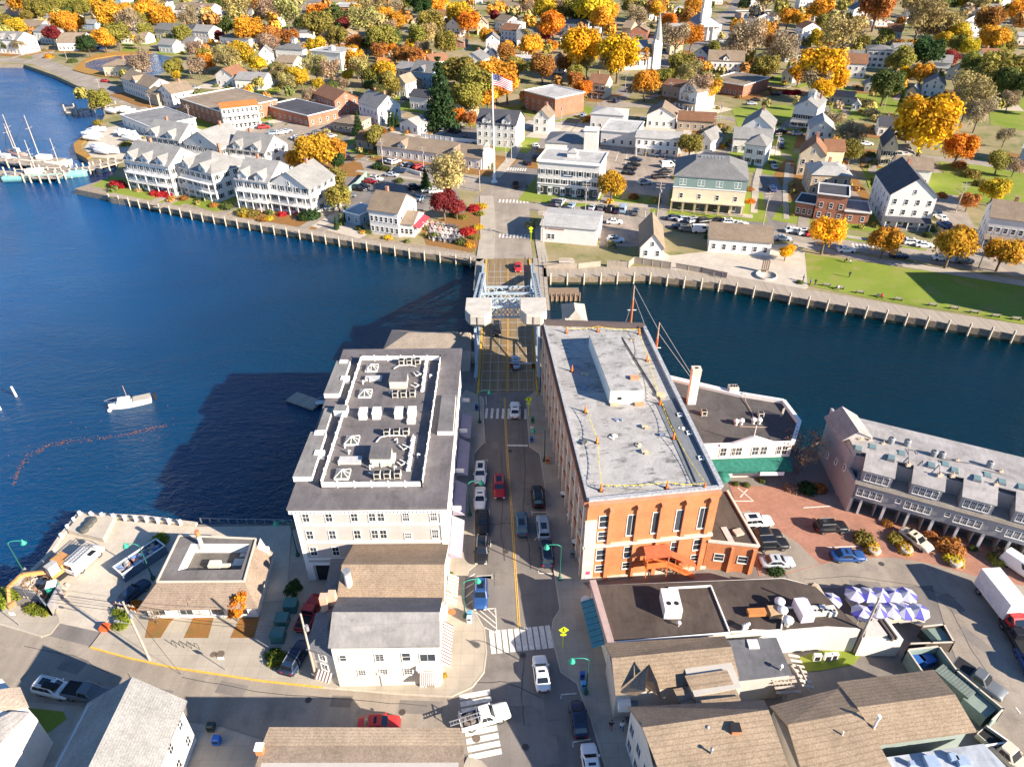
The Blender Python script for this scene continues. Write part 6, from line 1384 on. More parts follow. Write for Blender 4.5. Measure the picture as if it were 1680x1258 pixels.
def wire(a,b,lab,sag=.6,rr=.022):
    m=MB(); P=[]
    for i in range(9): t=i/8; p=Vector(a).lerp(Vector(b),t); p.z-=sag*4*t*(1-t); P.append(p)
    m.path(P,rr,4); tag(m.build('overhead_wire',black),lab,'wire','overhead wires')
t1=UPD[246][1]; t2=UPD[519][1]
for k,dz,lab in((0,-.4,'highest'),(1,-1.4,'middle'),(2,-2.,'lowest')):
    wire(t1+Vector((0,0,dz)),t2+Vector((0,0,dz-1)),'%s wire between the tall left pole and the leaning bare pole'%lab)
    wire(t1+Vector((0,0,dz)),Vector((-95,63,9+dz)),'%s wire running from the tall left pole off the left edge'%lab)
wire(t1,Vector((-39.6,50.2,.1)),'guy wire slanting from the tall left pole to the pavement',.0)
# crossing signs
def xsign(px,py,label,hh=3.2,col=(.72,.85,.02)):
    q=at(px,py,0); r=thing('crossing_sign',label,'road sign',(q.x,q.y,.12),0,'yellow crossing signs'); mt=simple('sign_yellow',(.70,.82,.02),.4)
    m=MB(); m.tube((0,0,0),(0,0,hh),.06,None,6); m.build('post',mt,r)
    m=MB(); s_=.62; 
    m.add([(0,-.08,hh-.3),(s_,-.08,hh+s_-.3),(0,-.08,hh+2*s_-.3),(-s_,-.08,hh+s_-.3),(0,-.04,hh-.3),(s_,-.04,hh+s_-.3),(0,-.04,hh+2*s_-.3),(-s_,-.04,hh+s_-.3)],[(0,1,2,3),(7,6,5,4),(0,4,5,1),(1,5,6,2),(2,6,7,3),(3,7,4,0)]); m.build('plate',mt,r)
    m=MB(); m.tube((0,-.085,hh+.72),(0,-.09,hh+.72),.09,None,8); m.beam((0,-.09,hh+.62),(0,-.09,hh+.32),.02,.16); m.beam((0,-.09,hh+.35),(-.14,-.09,hh+.02),.02,.07); m.beam((0,-.09,hh+.35),(.14,-.09,hh+.02),.02,.07); m.beam((-.16,-.09,hh+.4),(.16,-.09,hh+.55),.02,.05); m.build('walker_symbol',black,r)
    m=MB(); m.box(-.35,-.075,hh-.75,.35,-.045,hh-.4); m.build('arrow_plate',mt,r)
    return r
xsign(923,1063,'yellow diamond pedestrian sign by the big zebra crossing'); xsign(867,682,'yellow diamond pedestrian sign by the bridge entrance crossing'); r=xsign(871,396,'orange yellow diamond sign beside the far end of the bridge'); 
xsign(884,287,'small yellow diamond sign by the three storey white hotel')
# news boxes, bins, mailbox
def nbox(px,py,c,lab,sx=.6,sy=.5,hh=1.2,cat='news box',g='boxes and bins on the pavements'):
    q=at(px,py,.13); m=MB(); m.cbox(0,0,0,sx*.85,sy*.85,hh*.25); m.cbox(0,0,hh*.25,sx,sy,hh*.65,0,0,.96,.9); m.cbox(0,0,hh*.9,sx*1.02,sy,hh*.1,1,0,.8,.6); m.cbox(0,-sy/2,hh*.5,sx*.7,.03,hh*.25,2)
    return tag(m.build(cat.replace(' ','_'),[paint,paint,black],None,c,(q.x,q.y,.13)),lab,cat,g)
for a in((771,1012,(.1,.3,.6),'blue and white news box at the left corner, nearer the lamp'),(770,1020,(.6,.65,.7),'white news box at the left corner behind the blue one'),(955,1112,(.02,.1,.4),'dark blue mailbox under the lower right lamp, farther one'),(957,1128,(.1,.35,.7),'light blue news box under the lower right lamp, nearer one'),(874,693,(.03,.2,.12),'green bin on the right pavement by the bridge crossing'),(873,709,(.6,.55,.5),'white box on the right pavement between green bin and blue box'),(872,725,(.03,.15,.4),'blue box on the right pavement by the stop line'),(782,672,(.03,.08,.35),'blue mailbox at the left bridge corner'),(737,1062,(.05,.05,.05),'black litter bin at the shop corner with the striped side awning')): nbox(*a)
# bollard signs, planters, cafe tables along the brick building
for i,(px,py,lab) in enumerate(((924,808,'farthest'),(934,844,'second'),(943,887,'third'),)):
    q=at(px,py,.9); r=thing('cafe_table','round white cafe table on the right pavement, %s from the front'%('third' if i==0 else 'second' if i==1 else 'nearest'),'table',(q.x,q.y,.13),0,'cafe tables by the brick building'); m=MB(); m.tube((0,0,0),(0,0,.72),.04); m.tube((0,0,0),(0,0,.04),.25,None,10); m.build('stand',black,r); m=MB(); m.tube((0,0,.72),(0,0,.76),.45,None,14); m.build('tabletop',white,r)
for px,py,c,lab in((910,722,(.08,.12,.5),'blue sidewalk board by the brick building'),(898,759,(.62,.22,.08),'orange planter at the right kerb near the lamp'),(939,912,(.15,.2,.22),'dark glass case at the foot of the brick building')): nbox(px,py,c,lab,.7,.5,1.1,'sign board' if c[0]<.1 else 'planter box' if c[0]>.3 else 'display case')
def bench(px,py,rz,lab,g='park benches',col=(.40,.35,.28)):
    q=at(px,py,0); r=thing('park_bench',lab,'bench',(q.x,q.y,.1),rz,g)
    m=MB(); 
    for k in range(4): m.box(-.95,-.25+k*.13,.42,.95,-.15+k*.13,.46)
    m.build('seat',matte,r,col); m=MB()
    for k in range(4): m.box(-.95,.28,.5+k*.11,.95,.31,.58+k*.11)
    m.build('backrest',matte,r,col)
    for x in(-.8,.8): m=MB(); m.box(x-.03,-.25,0,x+.03,.3,.42); m.box(x-.03,.25,.42,x+.03,.32,.9); m.build('leg',black,r)
    return r
# people
def person(px,py,hd,shirt,pants,label,pose='stand',z=.13,hair=(.08,.05,.03)):
    q=at(px,py,z); r=thing('person',label,'person',(q.x,q.y,z),math.radians(hd),'people')
    V=[];E=[];R=[]
    def J(p,rd,par=None):
        V.append(p);R.append(rd)
        if par is not None: E.append((par,len(V)-1))
        return len(V)-1
    sit=pose=='sit'; zp=.55 if sit else .95
    pel=J((0,0,zp),.15); ch=J((.02,0,zp+.42),.17,pel); nk=J((.03,0,zp+.56),.07,ch); hd_=J((.05,0,zp+.66),.09,nk); J((.05,0,zp+.78),.085,hd_)
    for s_ in(-1,1):
        hp=J((0,s_*.1,zp-.05),.10,pel)
        if sit: kn=J((.45,s_*.12,zp-.03),.075,hp); ft=J((.47,s_*.12,.08),.05,kn)
        else: st=.16*s_ if pose=='walk' else .02; kn=J((st*.6+.03,s_*.1,.5),.07,hp); ft=J((st*1.4-.02,s_*.1,.08),.05,kn)
        J((V[ft][0]+.16,s_*.11,.05),.045,ft)
        sh=J((.02,s_*.2,zp+.47),.065,ch); el=J((-.05-.06*s_*(pose=='walk'),s_*.27,zp+.2),.05,sh); hn=J((.12,s_*.25,zp+.02 if not sit else zp+.08),.04,el); J((.17,s_*.24,V[hn][2]-.06),.03,hn)
    me=bpy.data.meshes.new('body'); me.from_pydata(V,E,[]); o=bpy.data.objects.new('body',me); COL.objects.link(o)
    md=o.modifiers.new('s','SKIN'); 
    for i,sv in enumerate(me.skin_vertices[0].data): sv.radius=(R[i],R[i]); sv.use_root=(i==0)
    o.modifiers.new('u','SUBSURF').levels=1
    dg=bpy.context.evaluated_depsgraph_get(); m2=bpy.data.meshes.new_from_object(o.evaluated_get(dg)); bpy.data.objects.remove(o)
    skin=simple('skin',(.45,.27,.18),.6); sc_=simple('cloth_%d_%d_%d'%tuple(int(c*99) for c in shirt),shirt,.9); pc=simple('cloth_%d_%d_%d'%tuple(int(c*99) for c in pants),pants,.9); 
    m2.materials.clear(); 
    for mm in(skin,sc_,pc): m2.materials.append(mm)
    for p in m2.polygons:
        c=p.center; p.use_smooth=True
        p.material_index=0 if c.z>zp+.53 else 1 if c.z>zp-.02 else 2
        if abs(c.y)>.2 and c.z<zp+.1 and c.z>zp-.15: p.material_index=0
    put(m2,'body',r); m=MB(); m.lathe([(.0,.11),(.07,.09),(.105,.02),(.1,-.05)],.035,0,8,0,zp+.77); m.build('hair',simple('hair_%d'%int(hair[0]*99),hair,.9),r)
    return r
PPL=[(1002,1196,80,(.02,.02,.03),(.35,.1,.08),'person in black top and red shorts walking on the lower right pavement','walk'),
(1020,1197,95,(.7,.7,.75),(.05,.12,.3),'person in white top and blue trousers near the glazed shop front','walk'),
(1446,489,-90,(.6,.05,.03),(.05,.05,.08),'person in red sitting on a bench by the boardwalk','sit'),
(1317,462,0,(.05,.08,.12),(.05,.05,.06),'person in dark clothes at the corner of the park lawn','walk'),
(1329,467,180,(.1,.3,.55),(.05,.05,.06),'person in blue jacket by the boardwalk bins','stand'),
(1337,468,90,(.02,.02,.02),(.02,.02,.02),'person in black by the boardwalk bins','stand'),
(1374,475,-90,(.6,.6,.6),(.2,.1,.1),'person in pale top sitting on the second boardwalk bench','sit'),
(1393,432,0,(.75,.75,.72),(.05,.05,.06),'person in white sitting on the park lawn near the parked white car','sit'),
(1388,430,180,(.03,.03,.03),(.05,.05,.06),'person in black sitting on the park lawn','sit'),
(1393,455,90,(.03,.03,.05),(.02,.02,.02),'person in dark coat on the bright park lawn','stand'),
(913,728,90,(.06,.1,.5),(.03,.03,.05),'person in blue top walking beside the brick building wall','walk'),
(914,746,-90,(.75,.72,.7),(.05,.05,.06),'person in white top walking beside the brick building wall','walk'),
(777,560,90,(.75,.65,.62),(.5,.3,.28),'person in pale clothes on the left walkway of the bridge','walk'),
(887,562,90,(.8,.8,.8),(.1,.1,.15),'person in white on the right walkway of the bridge','walk'),
(1324,1258,0,(.1,.1,.1),(.1,.1,.1),'x','stand'),
(864,311,90,(.05,.05,.05),(.05,.05,.06),'person in black crossing near the three storey white hotel','walk'),
(1183,456,0,(.1,.1,.2),(.05,.05,.06),'person in dark blue on the boardwalk by the visitor building','walk')]
for px,py,hd,s_,p_,lab,po in PPL:
    if lab!='x': person(px,py,hd,s_,p_,lab,po,.13 if py>500 or px<1100 else .1)
# bike racks
for i in range(4):
    q=at(283+i*12.5,1058+i*1.2,0); m=MB(); P=[(0,0,0)]+[(.4-.4*math.cos(math.pi*t/8),0,.55+.35*math.sin(math.pi*t/8)) for t in range(9)]+[(.8,0,0)]; m.path(P,.03,5); tag(m.build('bike_rack',black,None,None,(q.x,q.y,.13),-.5),'black bicycle hoop on the left pavement, %s from the left'%['first','second','third','fourth'][i],'bike rack','bicycle hoops')
for px,py,lab in((350,1073,'smaller'),(361,1073,'larger')): m=MB(); q=at(px,py,.13); m.tube((0,0,0),(0,0,.012),.4 if px<355 else .55,None,14); tag(m.build('manhole_cover',simple('iron_brown',(.16,.12,.09)),None,None,(q.x,q.y,.131)),lab+' round manhole cover in the pavement in front of the white bank building','manhole cover')
m=MB(); q=at(781.7,1211,.04); m.tube((0,0,0),(0,0,.012),.45,None,14); tag(m.build('manhole_cover',simple('iron_brown'),None,None,(q.x,q.y,.052)),'round manhole cover between the stripes of the lower crossing','manhole cover')
# pole sign
for px,py,lab in((370,1099,'pavement sign post in front of the white bank building'),(32,1026,'thin sign post at the left pavement'),(627,1125,'grey sign on a post in front of the cream corner shop')):
    q=at(px,py,.1); m=MB(); m.tube((0,0,0),(0,0,2.6),.04); m.box(-.35,-.04,2.1,.35,.0,2.6,1); tag(m.build('sign_post',[metal,white],None,None,(q.x,q.y,.13)),lab,'sign')
# green utility boxes in passage
for i,(X,Y) in enumerate(((1155,680),(1090,790),(1060,900))):
    q=at(220+X/4.494,840+Y/4.494,1.); m=MB(); m.cbox(0,0,0,1.6,1.5,1.3); m.cbox(0,0,1.301,1.65,1.55,.08); tag(m.build('utility_cabinet',paint,None,(.05,.16,.15),(q.x,q.y,.13)),'teal utility cabinet in the shaded passage, %s of three'%['farthest','middle','nearest'][i],'utility cabinet','teal cabinets')
q=at(256,1020,.5); 
q=at(172,1029,.4); m=MB(); m.cbox(0,0,0,1.,.9,.6); tag(m.build('utility_box',simple('box_orange',(.8,.12,.03)),None,None,(q.x,q.y,.13)),'small orange box beside the bush at the driveway','box')
for px,py,c,lab in((348,1196,(.02,.04,.04),'black wheelie bin beside the white gable house'),(357,1218,(.02,.12,.45),'blue wheelie bin beside the white gable house')): nbox(px,py,c,lab,.8,.8,1.1,'wheelie bin','bins by the gable house')
# patio umbrellas
um=MB()
def umb_mesh():
    m=MB(); R=1.32
    for i in range(8):
        a=math.pi/4*i; b=a+math.pi/4; m.add([(0,0,2.9),(R*math.cos(a),R*math.sin(a),2.25),(R*math.cos(b),R*math.sin(b),2.25)],[(0,1,2)],0 if i not in(2,5) else 1)
        m.add([(R*math.cos(a),R*math.sin(a),2.25),(R*math.cos(b),R*math.sin(b),2.25),(R*math.cos(b),R*math.sin(b),2.05),(R*math.cos(a),R*math.sin(a),2.05)],[(3,2,1,0)],0 if i%2 else 1)
    return m.mesh('canopy',[simple('umbrella_white',(.50,.49,.56),.8),simple('umbrella_blue',(.10,.09,.42),.8)])
uc=umb_mesh(); m=MB(); m.tube((0,0,0),(0,0,3.1),.03,None,6); up_=m.mesh('pole',white); m=MB(); m.box(-.6,-.6,.72,.6,.6,.76); ut=m.mesh('tabletop',simple('table_cream',(.6,.55,.45)))
UL=[(570,125),(655,130),(735,130),(820,130),(905,130),(615,245),(720,230),(805,230),(890,235),(985,235),(415,165)]
ul=['first in the back row from the left','second in the back row from the left','third in the back row','fourth in the back row','last on the right in the back row','first in the front row from the left','second in the front row','third in the front row','fourth in the front row','last on the right in the front row','standing alone by the pyramid roof pavilion']
for (X,Y),lb in zip(UL,ul):
    q=Zs(X,Y,2.6); r=thing('patio_umbrella','blue and white patio umbrella, '+lb,'umbrella',(q.x,q.y,.03),random.uniform(0,6),'patio umbrellas'); put(uc,'canopy',r); put(up_,'pole',r)
TL=[(555,185),(640,190),(725,185),(810,185),(895,190),(700,285),(790,290),(870,290),(960,290)]
for k,(X,Y) in enumerate(TL):
    q=Zs(X,Y,.8); r=thing('patio_table','square cream patio table in front of the umbrellas, %s row, number %s from the left'%(('back',['one','two','three','four','five'][k]) if k<5 else('front',['one','two','three','four'][k-5])),'table',(q.x,q.y,.03),.2,'patio tables'); put(ut,'tabletop',r,None,None,0,(1.3,1.3,1)); m=MB(); m.tube((0,0,0),(0,0,.72),.05); m.build('leg',black,r)
# planters and shrubs of the brick lot are with the trees
# ================================================================ BOATS, DOCKS, BOARDWALKS
def hull(m,L,W_,h,n=9,z0=-.35,mi=0,mt=1,fl=0.):
    rings=[]
    for i in range(n+1):
        t=i/n; x=-L/2+L*t; k=(1-max(0,(t-.45)/.55)**2.2)*(0.86+.14*min(1,t*4)); w_=W_/2*max(k,.02); zt=h*(1+.25*t*t)
        rings.append([(x,-w_*.2,z0),(x,-w_*.8,z0+.25*h),(x,-w_,zt),(x,w_,zt),(x,w_*.8,z0+.25*h),(x,w_*.2,z0)])
    loft(m,rings,mi,True)
q=at(215,664,WZ); r=thing('motorboat','small white cabin boat with short mast moored on the blue river','boat',(q.x,q.y,WZ),math.radians(203))
m=MB(); hull(m,7.2,2.5,.9); m.build('hull',white,r)
m=MB(); m.box(-3.6,-.95,.95,-.6,.95,1.12); m.build('cockpit',simple('cockpit_tan',(.45,.40,.33)),r)
m=MB(); m.cbox(.9,0,1.05,2.6,1.7,.65,0,0,.75,.8); m.build('cabin',white,r)
m=MB(); m.add([(-.3,-.75,1.35),(-.3,.75,1.35),(-.75,.7,2.0),(-.75,-.7,2.0)],[(0,1,2,3),(3,2,1,0)]); m.build('windscreen',carglass,r)
m=MB(); m.tube((.2,0,1.6),(.2,0,4.4),.05); m.build('mast',simple('mast_wood',(.45,.3,.2)),r)
m=MB(); m.cbox(-4.3,0,.2,.5,.45,1.3); m.build('outboard_motor',black,r)
m=MB(); m.path([(1.,-.9,1.6),(2.6,-.8,1.8),(4.,0,2.0),(2.6,.8,1.8),(1.,.9,1.6)],.03,4); m.build('rail',metal,r)
q=at(180,674,WZ); m=MB(); m.lathe([(0,-.3),(.3,-.2),(.42,.1),(.3,.4),(0,.5)],0,0,12); tag(m.build('mooring_buoy',white,None,None,(q.x,q.y,WZ)),'round white mooring buoy at the bow of the cabin boat','buoy')
for px,py,lb in((27,650,'farther'),(1,672,'nearer, at the left edge')): q=at(px,py,WZ); m=MB(); m.tube((0,0,-1),(-.1,.0,2.2),.22,.18,10); m.lathe([(.2,0),(.0,.12)],-.1,0,10,0,2.2); tag(m.build('mooring_post',white,None,None,(q.x,q.y,WZ)),'white post standing in the river at the left, '+lb,'post')
# floating leaf line
m=MB(); random.seed(9)
LP=[(22,795),(30,770),(48,747),(75,733),(110,724),(160,719),(210,712),(240,705),(275,698)]
for i in range(420):
    t=random.random()*(len(LP)-1); k=int(t); f=t-k; x=LP[k][0]*(1-f)+LP[k+1][0]*f+random.gauss(0,2); y=LP[k][1]*(1-f)+LP[k+1][1]*f+random.gauss(0,1.8)
    if random.random()<.12: x+=random.gauss(0,25); y+=random.gauss(0,18)
    q=at(x,y,WZ+.01); s_=random.uniform(.05,.16); a=random.uniform(0,6); m.add([(q.x+s_*math.cos(a),q.y+s_*math.sin(a),WZ+.02),(q.x+s_*math.cos(a+2),q.y+s_*math.sin(a+2),WZ+.02),(q.x+s_*math.cos(a+4),q.y+s_*math.sin(a+4),WZ+.02)],[(0,1,2)],random.randint(0,1))
tag(m.build('floating_leaves',[simple('leaf_orange',(.36,.15,.06),.8),simple('leaf_red',(.25,.09,.05),.8)]),kind='stuff')
q=at(500,659,WZ); r=thing('floating_dock','grey floating dock with gangway beside the beige building','dock',(q.x,q.y,WZ),math.radians(-28)); m=MB(); m.box(-3.2,-1.5,-.2,3.2,1.5,.35); m.build('float',boards,r); m=MB(); m.beam((2.6,.2,.5),(8.2,2.2,1.7),1.2,.12); m.beam((2.6,-.4,1.2),(8.2,1.6,2.5),.06,.06); m.beam((2.6,.8,1.2),(8.2,2.8,2.5),.06,.06); m.build('gangway',metal,r)
# boardwalk with piles, park side
def boardwalk(name,label,front,wd,z,npile,pr=.22,ph=1.0,wid=None,pz=-3,mat=boards):
    P=[at(*p).to_2d() for p in front]; r=thing(name,label,'boardwalk',(P[0].x,P[0].y,0)); L=strip_pts([tuple(p) for p in P],wd*2,False); n=len(P); back=L[:n]
    m=MB(); poly=[tuple(p) for p in P]+[tuple(p) for p in back[::-1]]; m.prism(poly,z-.3,z); o=m.build('decking',mat,r,world=True)
    tot=[0]; 
    for a,b in zip(P,P[1:]): tot.append(tot[-1]+(b-a).length)
    mi=MB(); mi.tube((0,0,pz),(0,0,z+ph),pr,pr*.9,8); me=mi.mesh('pile',simple('pile_pale',(.52,.44,.34),.85,0,.2,2))
    for i in range(npile):
        s_=tot[-1]*(i+.4)/npile; k=max(j for j in range(n) if tot[j]<=s_); k=min(k,n-2); q=P[k].lerp(P[k+1],(s_-tot[k])/(tot[k+1]-tot[k])); d=(P[k+1]-P[k]).normalized(); nn=Vector((d.y,-d.x))
        put(me,'pile',r,None,(q.x+nn.x*.25-P[0].x,q.y+nn.y*.25-P[0].y,0))
    m=MB()
    for a,b in zip(P,P[1:]): d=(b-a).normalized(); nn=Vector((d.y,-d.x))*.08; m.beam(Vector((a.x+nn.x,a.y+nn.y,-.6)),Vector((b.x+nn.x,b.y+nn.y,-.6)),.12,1.5)
    m.build('bulkhead',simple('bulkhead_brown',(.24,.185,.13),.9,0,.3,2),r,world=True)
    m=MB()
    for a,b in zip(P,P[1:]): d=(b-a).normalized(); nn=Vector((d.y,-d.x))*.17; m.beam(Vector((a.x+nn.x,a.y+nn.y,-1.55)),Vector((b.x+nn.x,b.y+nn.y,-1.55)),.1,.6)
    m.build('tide_line',simple('tide_weed',(.035,.04,.025),.9,0,.4,1),r,world=True)
    return r
boardwalk('boardwalk','long timber boardwalk with pale piles along the bright park lawn',[(892,455),(965,455),(1060,453),(1119,460),(1189,467),(1318,491),(1466,517),(1680,552),(1760,566)],5.4,.12,28,.24,1.1)
boardwalk('boardwalk','narrow waterside boardwalk with pale piles below the white townhouses and the garden',[(173,321),(250,337),(330,353.5),(420,370),(490,382),(540,391),(613,403),(682,415),(761,424),(787,430)],2.6,.12,30,.2,.9)
for i,(X,Y) in enumerate(((800,650),(860,662),(948,682),(1033,698),(1118,713),(1270,738),(1365,752),(1455,770),(1550,787),(1640,800))):
    bench(1060+X/2.71,230+Y/2.71,math.radians(-14)+math.pi,'slatted bench between boardwalk and park lawn, number %s from the left'%['one','two','three','four','five','six','seven','eight','nine','ten'][i],'benches along the boardwalk')
wf=simple('fence_wood',(.42,.35,.28),.9,0,.2,3)
fence('boardwalk_fence','weathered timber fence, left stretch beside the boardwalk near the bridge',[at(893,440,0),at(948,441,0),at(985,437,0)],1.4,matte,(.40,.33,.26))
fence('boardwalk_fence','weathered timber fence, middle stretch with an alcove beside the boardwalk',[at(996,438,0),at(1030,440,0),at(1040,432,0),at(1100,441,0)],1.7,matte,(.36,.30,.24))
fence('boardwalk_fence','weathered timber fence, right stretch ending at the round memorial',[at(1108,441,0),at(1150,448,0),at(1192,457,0)],1.5,matte,(.38,.31,.25))
m=MB(); 
for i in range(6): a=at(917+i*4,428,1.6-i*.25); m.box(a.x,a.y-1.2,a.z-.1,a.x+.9,a.y+1.2,a.z)
m.beam(at(917,430,2.6),at(940,430,1.1),.1,.1); m.beam(at(917,424,2.6),at(940,424,1.1),.1,.1); tag(m.build('wooden_stair',wf),'small weathered stair and ramp beside the bridge, in front of the white shed','stair')
# round memorial
q=at(1257,452,.3); r=thing('round_memorial','round low stone memorial with dark posts at the edge of the boardwalk','memorial',(q.x,q.y,.1)); m=MB(); m.lathe([(2.6,0),(2.6,.5),(2.2,.5),(2.2,.1),(0,.1)],0,0,20); m.build('wall',plainconc,r)
for x in(-.6,-.1,.4,.9): m=MB(); m.box(x,2.,.1,x+.22,2.3,3.2); m.build('post',simple('post_brown',(.2,.13,.08)),r)
# jetties, upper left
def jetty(label,pts,wd,z=.0,n=14,name='jetty'):
    P=[at(*p) for p in pts]; r=thing(name,label,'jetty',(P[0].x,P[0].y,0)); m=MB(); m.prism(strip_pts([p[:2] for p in P],wd,False),z-.4,z); m.build('decking',boards,r,world=True)
    m=MB(); m.tube((0,0,-3),(0,0,z+1.2),.3,.28,7); me=m.mesh('pile',simple('pile_pale'))
    for i in range(n):
        t=i/(n-1)*(len(P)-1.001); k=int(t); q=P[k].lerp(P[k+1],t-k); d=(P[k+1]-P[k]).normalized(); nn=Vector((-d.y,d.x,0))
        for s_ in(-1,1): q2=q+nn*s_*wd*.5; put(me,'pile',r,None,(q2.x-P[0].x,q2.y-P[0].y,0))
    return r
jetty('long timber jetty reaching the left edge of the picture beside the moored schooner',[(196,264),(150,276),(110,281),(60,270),(-20,258)],5,.2,16)
jetty('second jetty along the green hulled schooner at the left edge',[(100,289),(60,289),(30,286),(-20,282)],4,.1,9)
jetty('short pale jetty in front of the causeway',[(186,170),(160,175),(130,181),(116,184),(113,176)],4,.1,7)
def schooner(px,py,hd,L,c,lab,masts,mh=18,name='schooner'):
    q=at(px,py,WZ); r=thing(name,lab,'boat',(q.x,q.y,WZ),math.radians(hd)); m=MB(); hull(m,L,L*.22,1.9,9,-.4); m.build('hull',paint,r,c); m=MB(); m.box(-L*.42,-L*.075,1.9,L*.3,L*.075,2.2); m.build('deck',boards,r); m=MB(); m.cbox(-L*.12,0,2.2,L*.2,L*.1,1.3); m.build('deckhouse',white,r)
    for x in masts:
        m=MB(); m.tube((x*L,0,1.),(x*L,0,mh),.16,.09,6); m.beam((x*L,0,3.4),(x*L-L*.25,0,3.6),.14,.14); m.tube((x*L,0,mh*.75),(x*L,-1.6,mh*.75),.05); m.tube((x*L,0,mh*.75),(x*L,1.6,mh*.75),.05); m.build('mast',simple('mast_pale',(.6,.5,.4)),r)
        m=MB(); 
        for s_ in(-1,1): m.tube((x*L,0,mh*.95),(x*L-.5,s_*L*.1,1.9),.03,None,4)
        m.tube((x*L,0,mh*.95),(L*.5,0,2.),.03,None,4); m.build('rigging',black,r)
    return r
schooner(78,293,10,26,(.18,.38,.36),'green hulled fishing boat with white deckhouse moored at the end of the jetty',(-.1,.2),13)
schooner(65,270,170,24,(.7,.66,.6),'white hulled schooner with two tall masts beside the long jetty',(-.05,.3),17)
schooner(8,268,160,16,(.7,.68,.64),'white sloop with bare mast at the left edge beside the jetty',(0,),13)
schooner(28,258,150,12,(.55,.3,.25),'small red brown sloop behind the long jetty',(0,),12)
# masts behind the brick building: a big schooner mostly hidden
q=at(1060,600,WZ); r=thing('schooner','schooner hidden behind the brick building with two reddish wooden masts showing','boat',(24.5,118.,WZ),math.radians(-80)); m=MB(); hull(m,22,5,2.,9,-.4); m.build('hull',paint,r,(.2,.07,.04)); 
mw=simple('mast_red',(.42,.13,.05),.5)
for px,py,ztop,yy in((1041,470,18.,121.),(1082,531,17.5,0)):
    pass
def mastat(px_top,py_top,ztop,zb):
    p=at(px_top,py_top,ztop); m=MB(); m.tube((p.x,p.y,zb),(p.x,p.y,ztop-3),.26,.2,8); m.tube((p.x,p.y,ztop-3),(p.x,p.y,ztop),.14,.07,8,1); m.tube((p.x-.8,p.y,ztop-5),(p.x+.8,p.y,ztop-5),.07,None,6,2); m.build('mast',[mw,simple('mast_wood'),white],r,world=True); return p
pA=mastat(1041,468,19,-1.5); pB=mastat(1082,529,17,-1.5)
m=MB(); 
for a,b in((pA,pB-Vector((0,0,1.5))),(pB,Vector((36.,101.5,.5))),(pB-Vector((0,0,2)),Vector((36.4,100.5,.5))),(pA-Vector((0,0,2.)),pB-Vector((0,0,6))),(pA-Vector((0,0,3)),pA+Vector((-2.5,0,-15)))): m.tube(a,b,.035,None,4)
m.build('rigging',simple('rope',(.4,.38,.36)),r,world=True)
